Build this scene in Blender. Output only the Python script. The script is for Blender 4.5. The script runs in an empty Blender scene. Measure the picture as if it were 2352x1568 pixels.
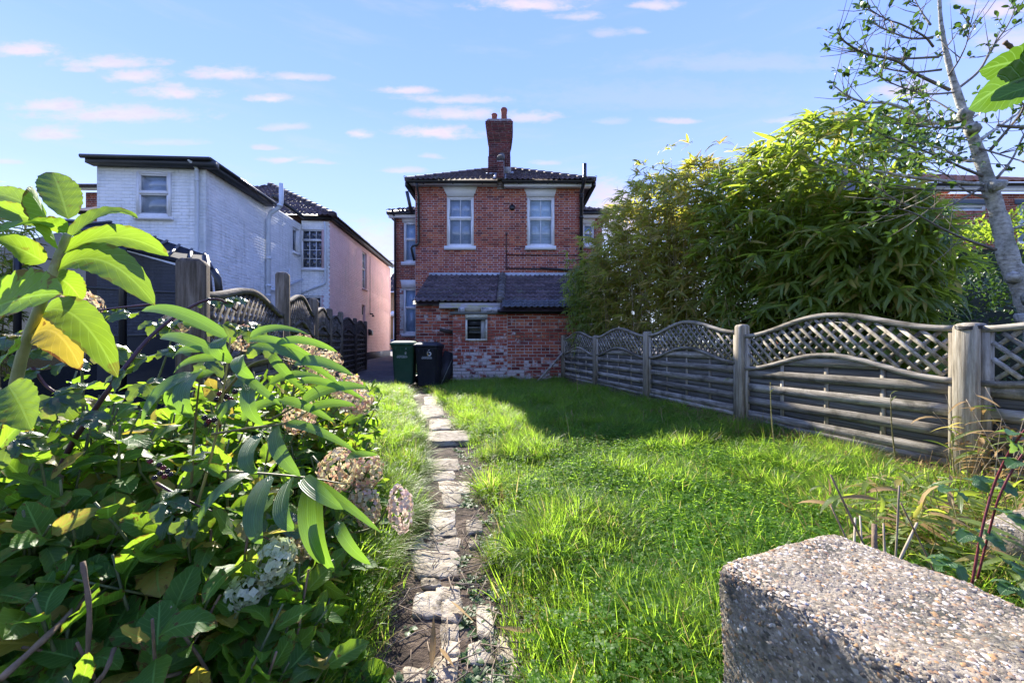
import bpy, math, random
import numpy as np
from mathutils import Vector, Matrix, Euler

random.seed(7)
RS = np.random.RandomState(11)
S = bpy.context.scene
COL = S.collection
EYE = 0.9
F, CX, CY = 935.0, 1176.0, 785.0     # focal length and centre of the photograph used to measure distances


def P(px, py, d):
    """A measured point: photograph position and distance from the camera -> place in the garden."""
    return Vector(((px - CX) / F * d, d, EYE - (py - CY) / F * d))


# ------------------------------------------------------------------ camera
cam_data = bpy.data.cameras.new('camera')
cam = bpy.data.objects.new('camera', cam_data)
COL.objects.link(cam)
cam.location = (0, 0, EYE)
cam.rotation_euler = (math.radians(90), 0, 0)
cam_data.sensor_width = 36
cam_data.lens = 36 * F / 2352
cam_data.clip_start = 0.05
cam_data.clip_end = 2000
S.camera = cam

# ------------------------------------------------------------------ light
SUN_AZ = math.radians(-22.0)     # towards the left of the view axis
SUN_EL = math.radians(31.5)
SUN_STRENGTH = 4.7
SKY_STRENGTH = 0.12
EXPOSURE = 1.65
world = bpy.data.worlds.new('World')
S.world = world
world.use_nodes = True


def N(nt, typ, ins=None, **props):
    n = nt.nodes.new(typ)
    for k, v in props.items():
        setattr(n, k, v)
    for k, v in (ins or {}).items():
        s = n.inputs[k]
        if isinstance(v, bpy.types.NodeSocket):
            nt.links.new(v, s)
        else:
            if s.type == 'RGBA' and len(v) == 3:
                v = (*v, 1)
            s.default_value = v
    return n


def MA(nt, op, a, b=0.0, c=0.0, clamp=False):
    n = N(nt, 'ShaderNodeMath', {0: a, 1: b, 2: c}, operation=op)
    n.use_clamp = clamp
    return n.outputs[0]


def SM(nt, x, lo, hi, a=0.0, b=1.0):
    n = N(nt, 'ShaderNodeMapRange', {0: x, 1: lo, 2: hi, 3: a, 4: b}, interpolation_type='SMOOTHSTEP')
    return n.outputs[0]


def MIX(nt, f, a, b, bt='MIX'):
    n = N(nt, 'ShaderNodeMix', None, data_type='RGBA', blend_type=bt)
    for k, v in ((0, f), (6, a), (7, b)):
        s = n.inputs[k]
        if isinstance(v, bpy.types.NodeSocket):
            nt.links.new(v, s)
        else:
            s.default_value = (*v, 1) if hasattr(v, '__len__') and len(v) == 3 else v
    return n.outputs[2]


def NOISE(nt, vec, scale, detail=4, rough=0.55, dist=0.0):
    n = N(nt, 'ShaderNodeTexNoise', {'Scale': scale, 'Detail': detail, 'Roughness': rough, 'Distortion': dist})
    if vec is not None:
        nt.links.new(vec, n.inputs['Vector'])
    return n


def RAMP(nt, fac, stops, interp='LINEAR'):
    n = N(nt, 'ShaderNodeValToRGB', {0: fac})
    n.color_ramp.interpolation = interp
    el = n.color_ramp.elements
    while len(el) < len(stops):
        el.new(0.5)
    for e, (p, c) in zip(el, stops):
        e.position = p
        e.color = (*c, 1)
    return n.outputs[0]


def VM(nt, op, a, b=(0, 0, 0), c=(0, 0, 0)):
    n = N(nt, 'ShaderNodeVectorMath', {0: a, 1: b, 2: c}, operation=op)
    return n.outputs['Value'] if op in ('LENGTH', 'DOT_PRODUCT', 'DISTANCE') else n.outputs[0]


def build_sky():
    nt = world.node_tree
    nt.nodes.clear()
    out = N(nt, 'ShaderNodeOutputWorld')
    bg = N(nt, 'ShaderNodeBackground', {'Strength': SKY_STRENGTH})
    nt.links.new(bg.outputs[0], out.inputs[0])
    sky = N(nt, 'ShaderNodeTexSky', None, sky_type='NISHITA')
    sky.sun_disc = False
    sky.sun_elevation = SUN_EL
    sky.sun_rotation = SUN_AZ
    sky.altitude = 0
    sky.air_density = 1.0
    sky.dust_density = 0.0
    sky.ozone_density = 3.0
    tc = N(nt, 'ShaderNodeTexCoord')
    d = VM(nt, 'NORMALIZE', tc.outputs['Generated'])
    sep = N(nt, 'ShaderNodeSeparateXYZ', {0: d})
    x, y, z = sep.outputs
    az = MA(nt, 'ARCTAN2', x, y)
    el = MA(nt, 'ARCSINE', z)
    c1 = N(nt, 'ShaderNodeCombineXYZ', {0: az, 1: el, 2: 0.0}).outputs[0]
    stretch = VM(nt, 'MULTIPLY', c1, (1.0, 2.6, 1.0))
    nA = NOISE(nt, stretch, 9.0, 6, 0.6)
    nB = NOISE(nt, stretch, 26.0, 5, 0.6)
    wob = VM(nt, 'MULTIPLY', VM(nt, 'SUBTRACT', nA.outputs['Color'], (0.5, 0.5, 0.5)), (0.10, 0.024, 0.0))
    q = VM(nt, 'ADD', c1, wob)
    clouds = [  # centre x, centre y (photograph), half width, half height
        (1215, 14, 110, 19, 1.), (1510, 16, 58, 12, .8), (1335, 42, 50, 12, .6), (1390, 78, 40, 12, .4), (1455, 75, 28, 9, .4),
        (55, 118, 75, 20, .95), (245, 148, 105, 17, .8), (180, 160, 40, 8, .6), (310, 180, 68, 20, .85), (515, 173, 75, 18, .85),
        (680, 182, 70, 12, .7), (405, 215, 90, 17, .9), (400, 197, 30, 9, .6), (615, 232, 60, 12, .9), (120, 247, 90, 16, .8), (270, 268, 170, 24, .8),
        (115, 312, 70, 19, .75), (380, 330, 90, 10, .35), (655, 294, 50, 10, .5), (938, 211, 62, 12, .9), (1050, 232, 120, 12, .65),
        (1060, 266, 110, 17, .8), (1215, 272, 60, 17, .7), (1000, 310, 80, 18, 1.0), (830, 311, 26, 12, .8), (615, 340, 25, 7, .6), (640, 368, 45, 9, .7),
        (730, 376, 50, 6, .5), (920, 396, 40, 8, .6), (995, 360, 25, 7, .5), (1250, 378, 30, 7, .5), (1565, 280, 50, 10, .7), (1400, 282, 40, 10, .3),
        (1800, 280, 45, 9, .5), (2080, 212, 60, 26, .8), (2300, 25, 70, 28, .9), (2230, 8, 40, 12, .6), (2330, 100, 90, 30, .6), (860, 560, 70, 50, .55), (900, 590, 60, 50, .5),
        (1405, 480, 65, 60, 1.0), (1375, 500, 55, 45, .9), (1430, 520, 60, 60, .9), (1700, 150, 260, 26, .22), (1500, 230, 300, 40, .15), (15, 372, 40, 9, .5),
    ]
    dens = None
    ys = MA(nt, 'MAXIMUM', y, 0.05)
    g = N(nt, 'ShaderNodeCombineXYZ', {0: MA(nt, 'DIVIDE', x, ys), 1: MA(nt, 'DIVIDE', z, ys), 2: 0.0}).outputs[0]
    gs_ = VM(nt, 'MULTIPLY', g, (1.0, 2.4, 1.0))
    gA = NOISE(nt, gs_, 7.0, 6, 0.6)
    nB = NOISE(nt, gs_, 16.0, 7, 0.66)
    q = VM(nt, 'ADD', g, VM(nt, 'MULTIPLY', VM(nt, 'SUBTRACT', gA.outputs['Color'], (0.5, 0.5, 0.5)), (0.12, 0.022, 0.0)))
    ahead = SM(nt, y, 0.1, 0.3)
    for (px, py, hw, hh, op) in clouds:
        a0, e0 = (px - CX) / F, (CY - py) / F
        sa, se = hw / F, hh / F
        v = VM(nt, 'MULTIPLY', VM(nt, 'SUBTRACT', q, (a0, e0, 0.0)), (1 / sa / 1.3, 1 / se / 1.3, 0.0))
        sv = N(nt, 'ShaderNodeSeparateXYZ', {0: v})
        vy = MA(nt, 'MAXIMUM', sv.outputs[1], MA(nt, 'MULTIPLY', sv.outputs[1], -1.7))
        r = VM(nt, 'LENGTH', N(nt, 'ShaderNodeCombineXYZ', {0: sv.outputs[0], 1: vy, 2: 0.0}).outputs[0])
        rr = MA(nt, 'ADD', r, MA(nt, 'MULTIPLY', MA(nt, 'SUBTRACT', nB.outputs['Fac'], 0.5), 2.0))
        k = SM(nt, rr, 0.15, 1.15, op * 0.95, 0.0)
        dens = k if dens is None else MA(nt, 'MAXIMUM', dens, k)
    dens = MA(nt, 'MULTIPLY', dens, ahead)
    # the same kind of small cloud over the rest of the sky
    nC = NOISE(nt, VM(nt, 'MULTIPLY', c1, (1.0, 4.2, 1.0)), 5.0, 6, 0.55)
    rest = SM(nt, nC.outputs['Fac'], 0.62, 0.78, 0.0, 0.8)
    away = SM(nt, MA(nt, 'ABSOLUTE', az), 1.0, 1.25)
    rest = MA(nt, 'MULTIPLY', MA(nt, 'MULTIPLY', rest, away), SM(nt, el, 0.03, 0.12))
    dens = MA(nt, 'MAXIMUM', dens, rest)
    veil = NOISE(nt, VM(nt, 'MULTIPLY', c1, (0.8, 5.0, 1.0)), 4.0, 5, 0.6)
    dens = MA(nt, 'MAXIMUM', dens, SM(nt, veil.outputs['Fac'], 0.5, 0.8, 0.0, 0.18))
    grad = RAMP(nt, SM(nt, el, -0.02, 1.57), [(0.0, (0.70, 0.81, 1.06)), (0.03, (0.59, 0.72, 1.10)), (0.10, (0.41, 0.56, 1.12)), (0.25, (0.28, 0.44, 1.12)), (0.45, (0.22, 0.37, 1.10)), (1.0, (0.18, 0.31, 1.03))])
    grad = MIX(nt, 1.0, grad, (SKY_K, SKY_K, SKY_K), 'MULTIPLY')
    skyc = MIX(nt, 0.92, sky.outputs[0], grad)
    cloudc = RAMP(nt, nB.outputs['Fac'], [(0.3, CLOUD_LO), (0.7, CLOUD_HI)])
    col = MIX(nt, dens, skyc, cloudc)
    nt.links.new(col, bg.inputs['Color'])


SKY_K = 3.9
CLOUD_LO, CLOUD_HI = (2.35, 2.1, 2.75), (2.85, 2.5, 2.75)
build_sky()
sun_data = bpy.data.lights.new('sun', 'SUN')
sun = bpy.data.objects.new('sun', sun_data)
COL.objects.link(sun)
sun_data.energy = SUN_STRENGTH
sun_data.angle = math.radians(0.53)
sun_data.color = (1.0, 0.93, 0.82)
SUN_DIR = Vector((math.sin(SUN_AZ) * math.cos(SUN_EL), math.cos(SUN_AZ) * math.cos(SUN_EL), math.sin(SUN_EL)))
sun.rotation_euler = SUN_DIR.to_track_quat('Z', 'Y').to_euler()
sun.location = (-8, 20, 14)
S.view_settings.view_transform = 'Standard'
S.view_settings.look = 'None'
S.view_settings.exposure = EXPOSURE
S.view_settings.gamma = 1
S.view_settings.use_curve_mapping = False
S.render.engine = 'CYCLES'
cy = S.cycles
cy.use_denoising = True
cy.max_bounces = 8
cy.diffuse_bounces = 5
cy.glossy_bounces = 2
cy.transmission_bounces = 3
cy.transparent_max_bounces = 6
cy.use_adaptive_sampling = True
cy.adaptive_threshold = 0.015
cy.sample_clamp_indirect = 8
cy.caustics_reflective = False
cy.caustics_refractive = False

# ------------------------------------------------------------------ object helpers
WM = {}


def put(name, data, parent=None, M=None):
    o = bpy.data.objects.new(name, data)
    COL.objects.link(o)
    M = M or Matrix.Identity(4)
    if parent is not None:
        o.parent = parent
        o.matrix_parent_inverse = WM[parent.name].inverted()
    o.matrix_basis = M
    WM[o.name] = M
    return o


def tag(o, label=None, cat=None, group=None, kind=None):
    for k, v in (('label', label), ('category', cat), ('group', group), ('kind', kind)):
        if v:
            o[k] = v
    return o


def thing(name, label, cat, loc=(0, 0, 0), group=None):
    return tag(put(name, None, None, Matrix.Translation(Vector(loc))), label, cat, group)


class MB:
    def __init__(s):
        s.V, s.Fc, s.n = [], [], 0

    def add(s, v, f, uv=None, rnd=0.0, mi=0):
        v = np.asarray(v, float).reshape(-1, 3)
        if uv is None:
            uv = np.zeros((len(v), 2))
        if isinstance(f, np.ndarray):
            groups = [f]
        else:
            d = {}
            for q in f:
                d.setdefault(len(q), []).append(q)
            groups = [np.array(g) for g in d.values()]
        for g in groups:
            s.Fc.append((g + s.n, np.broadcast_to(np.asarray(rnd, float), (len(g),)), mi))
        s.V.append((v, np.asarray(uv, float)))
        s.n += len(v)

    def many(s, tv, tf, tuv, R, T, rnd, mi=0):
        """One template at many places: R (n,3,3) columns are the axes, T (n,3)."""
        n, k = len(T), len(tv)
        if n == 0:
            return
        v = np.einsum('nij,kj->nki', R, tv) + np.asarray(T)[:, None, :]
        f = (np.asarray(tf)[None] + (np.arange(n) * k)[:, None, None]).reshape(-1, np.asarray(tf).shape[1])
        s.add(v.reshape(-1, 3), f, np.tile(tuv, (n, 1)) if tuv is not None else None, np.repeat(np.asarray(rnd, float), len(tf)), mi)

    def box(s, a, b, rnd=0.0, mi=0):
        s.obox(((a[0] + b[0]) / 2, (a[1] + b[1]) / 2, (a[2] + b[2]) / 2),
               ((b[0] - a[0]) / 2, 0, 0), (0, (b[1] - a[1]) / 2, 0), (0, 0, (b[2] - a[2]) / 2), rnd, mi)

    def obox(s, c, x, y, z, rnd=0.0, mi=0):
        c, x, y, z = (np.asarray(q, float) for q in (c, x, y, z))
        if np.dot(np.cross(x, y), z) < 0:
            x = -x
        v = [c + i * x + j * y + k * z for k in (-1, 1) for j in (-1, 1) for i in (-1, 1)]
        s.add(v, [(0, 2, 3, 1), (4, 5, 7, 6), (0, 1, 5, 4), (2, 6, 7, 3), (0, 4, 6, 2), (1, 3, 7, 5)], None, rnd, mi)

    def bar(s, a, b, w, h, up=(0, 0, 1), rnd=0.0, mi=0):
        a, b, up = Vector(a), Vector(b), Vector(up)
        d = (b - a).normalized()
        sx = d.cross(up).normalized()
        uz = sx.cross(d)
        s.obox((a + b) / 2, sx * (w / 2), (b - a) / 2, uz * (h / 2), rnd, mi)

    def tube(s, pts, rad, n=6, rnd=0.0, mi=0, caps=True):
        pts = [Vector(p) for p in pts]
        m = len(pts)
        rad = rad if hasattr(rad, '__len__') else [rad] * m
        V, UV = [], []
        ref = None
        for i, p in enumerate(pts):
            d = (pts[min(i + 1, m - 1)] - pts[max(i - 1, 0)]).normalized()
            if ref is None:
                ref = Vector((0, 0, 1)) if abs(d.z) < 0.9 else Vector((1, 0, 0))
            x = d.cross(ref).normalized()
            y = x.cross(d).normalized()
            ref = y
            for k in range(n):
                a = 2 * math.pi * k / n
                V.append(p + (x * math.cos(a) + y * math.sin(a)) * rad[i])
                UV.append((k / n, i / max(m - 1, 1)))
        fs = [(i * n + k, i * n + (k + 1) % n, (i + 1) * n + (k + 1) % n, (i + 1) * n + k) for i in range(m - 1) for k in range(n)]
        if caps:
            fs += [tuple(range(n - 1, -1, -1)), tuple((m - 1) * n + k for k in range(n))]
        s.add([tuple(v) for v in V], fs, UV, rnd, mi)

    def lathe(s, c, prof, n=16, rnd=0.0, mi=0):
        V = [(c[0] + r * math.cos(2 * math.pi * k / n), c[1] + r * math.sin(2 * math.pi * k / n), c[2] + z) for r, z in prof for k in range(n)]
        m = len(prof)
        fs = [(i * n + k, i * n + (k + 1) % n, (i + 1) * n + (k + 1) % n, (i + 1) * n + k) for i in range(m - 1) for k in range(n)]
        fs += [tuple(range(n - 1, -1, -1)), tuple((m - 1) * n + k for k in range(n))]
        s.add(V, fs, None, rnd, mi)

    def prism(s, poly, d, rnd=0.0, mi=0):
        """poly: 3D outline, d: extrusion vector."""
        n = len(poly)
        d = Vector(d)
        V = [tuple(Vector(p)) for p in poly] + [tuple(Vector(p) + d) for p in poly]
        nr = Vector((0, 0, 0))
        for i in range(n):
            nr += Vector(poly[i]).cross(Vector(poly[(i + 1) % n]))
        fs = [tuple(range(n)), tuple(range(2 * n - 1, n - 1, -1))] + [(i, i + n, (i + 1) % n + n, (i + 1) % n) for i in range(n)]
        if nr.dot(d) > 0:
            fs = [tuple(reversed(q)) for q in fs]
        s.add(V, fs, None, rnd, mi)

    def mesh(s, name, mats, smooth=False, origin=None):
        v = np.concatenate([a for a, _ in s.V])
        uv = np.concatenate([b for _, b in s.V])
        if origin is not None:
            v = v - np.asarray(origin)
        me = bpy.data.meshes.new(name)
        li = np.concatenate([f.ravel() for f, _, _ in s.Fc]).astype(np.int32)
        lt = np.concatenate([np.full(len(f), f.shape[1], np.int32) for f, _, _ in s.Fc])
        ls = np.concatenate([[0], np.cumsum(lt)[:-1]]).astype(np.int32)
        me.vertices.add(len(v))
        me.loops.add(len(li))
        me.polygons.add(len(lt))
        me.vertices.foreach_set('co', v.ravel().astype(np.float32))
        me.loops.foreach_set('vertex_index', li)
        me.polygons.foreach_set('loop_start', ls)
        me.polygons.foreach_set('loop_total', lt)
        me.polygons.foreach_set('material_index', np.concatenate([np.full(len(f), m, np.int32) for f, _, m in s.Fc]))
        if smooth:
            me.polygons.foreach_set('use_smooth', np.ones(len(lt), bool))
        ul = me.uv_layers.new(name='UVMap')
        ul.data.foreach_set('uv', uv[li].ravel().astype(np.float32))
        at = me.attributes.new('rnd', 'FLOAT', 'FACE')
        at.data.foreach_set('value', np.concatenate([r for _, r, _ in s.Fc]).astype(np.float32))
        for m in (mats if isinstance(mats, (list, tuple)) else [mats]):
            me.materials.append(m)
        me.update(calc_edges=True)
        return me

    def build(s, name, mats, parent=None, smooth=False):
        v = np.concatenate([a for a, _ in s.V])
        c = (v.min(0) + v.max(0)) / 2
        c[2] = v[:, 2].min()
        return put(name, s.mesh(name, mats, smooth, c), parent, Matrix.Translation(Vector(c)))


def frame(d, nrm):
    """Axes matrix whose columns are (side, d, normal)."""
    y = Vector(d).normalized()
    z = Vector(nrm)
    z = z - y * z.dot(y)
    if z.length < 1e-4:
        z = Vector((0.3, 0.2, 1)) - y * y.dot(Vector((0.3, 0.2, 1)))
    z.normalize()
    x = y.cross(z)
    return Matrix((x, y, z)).transposed()


def frames(D, Nn, sx, sy, sz=None):
    """Batched frame(): (n,3) directions and normals -> (n,3,3) scaled axes."""
    D = D / np.linalg.norm(D, axis=1, keepdims=True)
    Z = Nn - D * np.sum(D * Nn, 1, keepdims=True)
    Z = Z / np.maximum(np.linalg.norm(Z, axis=1, keepdims=True), 1e-5)
    X = np.cross(D, Z)
    sz = sx if sz is None else sz
    return np.stack([X * np.reshape(sx, (-1, 1)), D * np.reshape(sy, (-1, 1)), Z * np.reshape(sz, (-1, 1))], axis=2)


# ------------------------------------------------------------------ materials
def newmat(name):
    m = bpy.data.materials.new(name)
    m.use_nodes = True
    nt = m.node_tree
    nt.nodes.clear()
    return m, nt, N(nt, 'ShaderNodeOutputMaterial')


def pos(nt):
    return N(nt, 'ShaderNodeNewGeometry').outputs['Position']


def rnd(nt):
    a = N(nt, 'ShaderNodeAttribute', None, attribute_name='rnd').outputs['Fac']
    return MA(nt, 'FRACT', MA(nt, 'ADD', a, N(nt, 'ShaderNodeObjectInfo').outputs['Random']))


def surf(name, stops, scale=(4, 4, 4), detail=6, rough=0.7, bump=0.3, bscale=None, bdist=0.01, vary=0.25, spec=0.4, metal=0.0, dirt=None, nrough=0.6, streak=None):
    m, nt, out = newmat(name)
    p = pos(nt)
    v = VM(nt, 'MULTIPLY', p, scale)
    n = NOISE(nt, v, 1.0, detail, nrough)
    c = RAMP(nt, n.outputs['Fac'], stops)
    if vary:
        k = MA(nt, 'MULTIPLY_ADD', rnd(nt), 2 * vary, 1 - vary)
        c = MIX(nt, 1.0, c, N(nt, 'ShaderNodeCombineColor', {0: k, 1: k, 2: k}).outputs[0], 'MULTIPLY')
    if dirt:
        dc, ds, lo, hi, amt = dirt
        dn = NOISE(nt, p, ds, 6, 0.65)
        c = MIX(nt, SM(nt, dn.outputs['Fac'], lo, hi, 0.0, amt), c, dc)
    if streak:
        sn = NOISE(nt, VM(nt, 'MULTIPLY', p, (7, 7, .45)), 1.0, 6, 0.65)
        sb = NOISE(nt, p, 0.9, 4, 0.6)
        sf = MA(nt, 'ADD', MA(nt, 'MULTIPLY', sn.outputs['Fac'], 0.6), MA(nt, 'MULTIPLY', sb.outputs['Fac'], 0.4))
        c = MIX(nt, SM(nt, sf, 0.5, 0.66, 0.0, streak[1]), c, streak[0])
    b = N(nt, 'ShaderNodeBsdfPrincipled', {'Base Color': c, 'Roughness': rough, 'Specular IOR Level': spec, 'Metallic': metal})
    if bump:
        bn = NOISE(nt, VM(nt, 'MULTIPLY', p, bscale or scale), 1.0, 5, 0.65)
        bp = N(nt, 'ShaderNodeBump', {'Height': bn.outputs['Fac'], 'Strength': bump, 'Distance': bdist})
        nt.links.new(bp.outputs[0], b.inputs['Normal'])
    nt.links.new(b.outputs[0], out.inputs[0])
    return m


def brickmat(name, stops, wash=None, soot=None, mortar=False):
    """wash: (colour, low z, high z, amount); soot the same."""
    m, nt, out = newmat(name)
    p = pos(nt)
    r = rnd(nt)
    n = NOISE(nt, p, 38.0, 6, 0.65)
    big = NOISE(nt, p, 2.3, 5, 0.6)
    med = NOISE(nt, p, 9.0, 5, 0.65)
    c = RAMP(nt, r, stops)
    k = MA(nt, 'MULTIPLY_ADD', n.outputs['Fac'], 0.7, 0.65)
    c = MIX(nt, 1.0, c, N(nt, 'ShaderNodeCombineColor', {0: k, 1: k, 2: k}).outputs[0], 'MULTIPLY')
    k2 = MA(nt, 'MULTIPLY_ADD', big.outputs['Fac'], 0.6, 0.7)
    c = MIX(nt, 1.0, c, N(nt, 'ShaderNodeCombineColor', {0: k2, 1: k2, 2: k2}).outputs[0], 'MULTIPLY')
    z = N(nt, 'ShaderNodeSeparateXYZ', {0: p}).outputs[2]
    for lay in (wash, soot):
        if lay:
            colr, z0, z1, amt, thr = lay
            g = SM(nt, z, z0, z1, 1.0, 0.0)
            f = MA(nt, 'ADD', MA(nt, 'MULTIPLY', med.outputs['Fac'], 0.55), MA(nt, 'MULTIPLY', big.outputs['Fac'], 0.45))
            f = MA(nt, 'ADD', f, MA(nt, 'MULTIPLY', g, 0.2))
            f = MA(nt, 'ADD', f, MA(nt, 'MULTIPLY', MA(nt, 'SUBTRACT', r, 0.5), 0.22))
            c = MIX(nt, SM(nt, f, thr, thr + 0.12, 0.0, amt), c, colr)
    b = N(nt, 'ShaderNodeBsdfPrincipled', {'Base Color': c, 'Roughness': 0.85, 'Specular IOR Level': 0.25})
    bp = N(nt, 'ShaderNodeBump', {'Height': n.outputs['Fac'], 'Strength': 0.5, 'Distance': 0.006})
    nt.links.new(bp.outputs[0], b.inputs['Normal'])
    nt.links.new(b.outputs[0], out.inputs[0])
    return m


def leafmat(name, dark, light, trans, tfac=0.45, rough=0.4, veins='net', yellow=None, yamt=0.1, spots=0.0, spec=0.5, vstr=0.35, patch=0.0):
    m, nt, out = newmat(name)
    r = rnd(nt)
    r2 = MA(nt, 'FRACT', MA(nt, 'MULTIPLY', r, 17.31))
    uv = N(nt, 'ShaderNodeUVMap').outputs[0]
    sx = N(nt, 'ShaderNodeSeparateXYZ', {0: uv})
    u, v = sx.outputs[0], sx.outputs[1]
    au = MA(nt, 'MULTIPLY', MA(nt, 'ABSOLUTE', MA(nt, 'SUBTRACT', u, 0.5)), 2.0)
    mid = SM(nt, au, 0.03, 0.09, 1.0, 0.0)
    if veins == 'net':
        q = MA(nt, 'FRACT', MA(nt, 'MULTIPLY', MA(nt, 'SUBTRACT', v, MA(nt, 'MULTIPLY', au, 0.28)), 9.0))
        side = SM(nt, MA(nt, 'ABSOLUTE', MA(nt, 'SUBTRACT', q, 0.5)), 0.0, 0.1, 1.0, 0.0)
        vein = MA(nt, 'MAXIMUM', mid, MA(nt, 'MULTIPLY', side, 0.7))
    elif veins == 'par':
        q = MA(nt, 'FRACT', MA(nt, 'MULTIPLY', u, 9.0))
        vein = MA(nt, 'MAXIMUM', mid, MA(nt, 'MULTIPLY', SM(nt, MA(nt, 'ABSOLUTE', MA(nt, 'SUBTRACT', q, 0.5)), 0.0, 0.3, 1.0, 0.0), 0.4))
    else:
        vein = mid
    p = pos(nt)
    no = NOISE(nt, p, 60.0, 4, 0.6)
    f = MA(nt, 'ADD', MA(nt, 'MULTIPLY', r2, 0.75), MA(nt, 'MULTIPLY', no.outputs['Fac'], 0.3))
    if patch:
        pn_ = NOISE(nt, p, 1.6, 4, 0.6)
        pm = NOISE(nt, p, 6.0, 3, 0.6)
        f = MA(nt, 'ADD', f, MA(nt, 'MULTIPLY', MA(nt, 'SUBTRACT', MA(nt, 'ADD', pn_.outputs['Fac'], pm.outputs['Fac']), 1.0), patch), clamp=True)
    c = MIX(nt, f, dark, light)
    t = MIX(nt, f, tuple(x * (0.75 if not patch else 0.4) for x in trans), trans)
    if yellow is not None:
        yf = SM(nt, MA(nt, 'ADD', r, MA(nt, 'MULTIPLY', MA(nt, 'SUBTRACT', no.outputs['Fac'], 0.5), 0.1)), 1 - yamt - 0.04, 1 - yamt + 0.02)
        c = MIX(nt, yf, c, yellow)
        t = MIX(nt, yf, t, tuple(min(1, x * 1.9) for x in yellow))
    if spots:
        sp = NOISE(nt, p, 45.0, 3, 0.5)
        edge = MA(nt, 'MAXIMUM', SM(nt, au, 0.75, 1.0), SM(nt, v, 0.85, 1.0))
        sf = SM(nt, MA(nt, 'ADD', sp.outputs['Fac'], MA(nt, 'MULTIPLY', edge, 0.14)), 0.63, 0.69, 0.0, spots)
        c = MIX(nt, sf, c, (0.16, 0.07, 0.02))
        t = MIX(nt, sf, t, (0.2, 0.08, 0.02))
    vs = MA(nt, 'MULTIPLY', vein, vstr)
    c = MIX(nt, vs, c, tuple(min(1, x * 2.2 + 0.03) for x in light))
    t = MIX(nt, vs, t, tuple(min(1, x * 1.25 + 0.05) for x in trans))
    b = N(nt, 'ShaderNodeBsdfPrincipled', {'Base Color': c, 'Roughness': rough, 'Specular IOR Level': spec})
    bp = N(nt, 'ShaderNodeBump', {'Height': MA(nt, 'ADD', MA(nt, 'MULTIPLY', vein, -1.0), MA(nt, 'MULTIPLY', no.outputs['Fac'], 0.5)), 'Strength': 0.5, 'Distance': 0.003})
    nt.links.new(bp.outputs[0], b.inputs['Normal'])
    tr = N(nt, 'ShaderNodeBsdfTranslucent', {'Color': t})
    mx = N(nt, 'ShaderNodeMixShader', {0: tfac})
    nt.links.new(b.outputs[0], mx.inputs[1])
    nt.links.new(tr.outputs[0], mx.inputs[2])
    nt.links.new(mx.outputs[0], out.inputs[0])
    return m


def plain(name, col, rough=0.5, spec=0.5, metal=0.0):
    m, nt, out = newmat(name)
    p = pos(nt)
    n = NOISE(nt, p, 14.0, 5, 0.6)
    c = MIX(nt, n.outputs['Fac'], tuple(x * 0.82 for x in col), tuple(min(1, x * 1.12) for x in col))
    b = N(nt, 'ShaderNodeBsdfPrincipled', {'Base Color': c, 'Roughness': rough, 'Specular IOR Level': spec, 'Metallic': metal})
    nt.links.new(b.outputs[0], out.inputs[0])
    return m


def glassmat(name, tint=(0.9, 0.95, 1.0), refl=0.12, rough=0.02):
    m, nt, out = newmat(name)
    fr = N(nt, 'ShaderNodeFresnel', {'IOR': 1.6})
    bf = N(nt, 'ShaderNodeNewGeometry').outputs['Backfacing']
    f = MA(nt, 'ADD', MA(nt, 'MULTIPLY', fr.outputs[0], 0.9), refl, clamp=True)
    f = MA(nt, 'MULTIPLY', f, MA(nt, 'SUBTRACT', 1.0, bf))
    tr = N(nt, 'ShaderNodeBsdfTransparent', {'Color': (*tint, 1)})
    gl = N(nt, 'ShaderNodeBsdfGlossy', {'Color': (1, 1, 1, 1), 'Roughness': rough})
    mx = N(nt, 'ShaderNodeMixShader', {0: f})
    nt.links.new(tr.outputs[0], mx.inputs[1])
    nt.links.new(gl.outputs[0], mx.inputs[2])
    nt.links.new(mx.outputs[0], out.inputs[0])
    return m


def netmat(name, col, cells, alpha):
    m, nt, out = newmat(name)
    d = N(nt, 'ShaderNodeBsdfDiffuse', {'Color': (*col, 1)})
    tr = N(nt, 'ShaderNodeBsdfTransparent')
    mx = N(nt, 'ShaderNodeMixShader', {0: alpha})
    nt.links.new(tr.outputs[0], mx.inputs[1])
    nt.links.new(d.outputs[0], mx.inputs[2])
    nt.links.new(mx.outputs[0], out.inputs[0])
    return m


RED = [(0.0, (0.13, 0.038, 0.035)), (0.2, (0.27, 0.068, 0.045)), (0.65, (0.35, 0.096, 0.057)), (0.88, (0.44, 0.15, 0.075)), (1.0, (0.19, 0.05, 0.042))]
DARKRED = [(0.0, (0.05, 0.02, 0.022)), (0.5, (0.11, 0.03, 0.03)), (1.0, (0.17, 0.045, 0.038))]
WASH = (0.55, 0.52, 0.50)
M_brick = brickmat('red_brick', RED)
M_mortar = surf('mortar', [(0.3, (0.44, 0.39, 0.36)), (0.7, (0.64, 0.58, 0.53))], (20, 20, 20), vary=0, rough=0.9)
M_stackbrick = brickmat('sooty_brick', DARKRED)
M_stackmortar = surf('sooty_mortar', [(0.3, (0.12, 0.10, 0.095)), (0.7, (0.4, 0.35, 0.33))], (14, 14, 14), vary=0, rough=0.9)
M_outbrick = brickmat('washed_brick', RED, wash=(WASH, -0.1, 1.3, 0.85, 0.575), soot=((0.05, 0.045, 0.04), -0.1, 0.35, 0.8, 0.70))
M_outbrick_r = brickmat('old_brick', RED, wash=(WASH, 0.0, 0.8, 0.85, 0.60), soot=((0.05, 0.05, 0.035), -0.1, 0.3, 0.8, 0.70))
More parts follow.
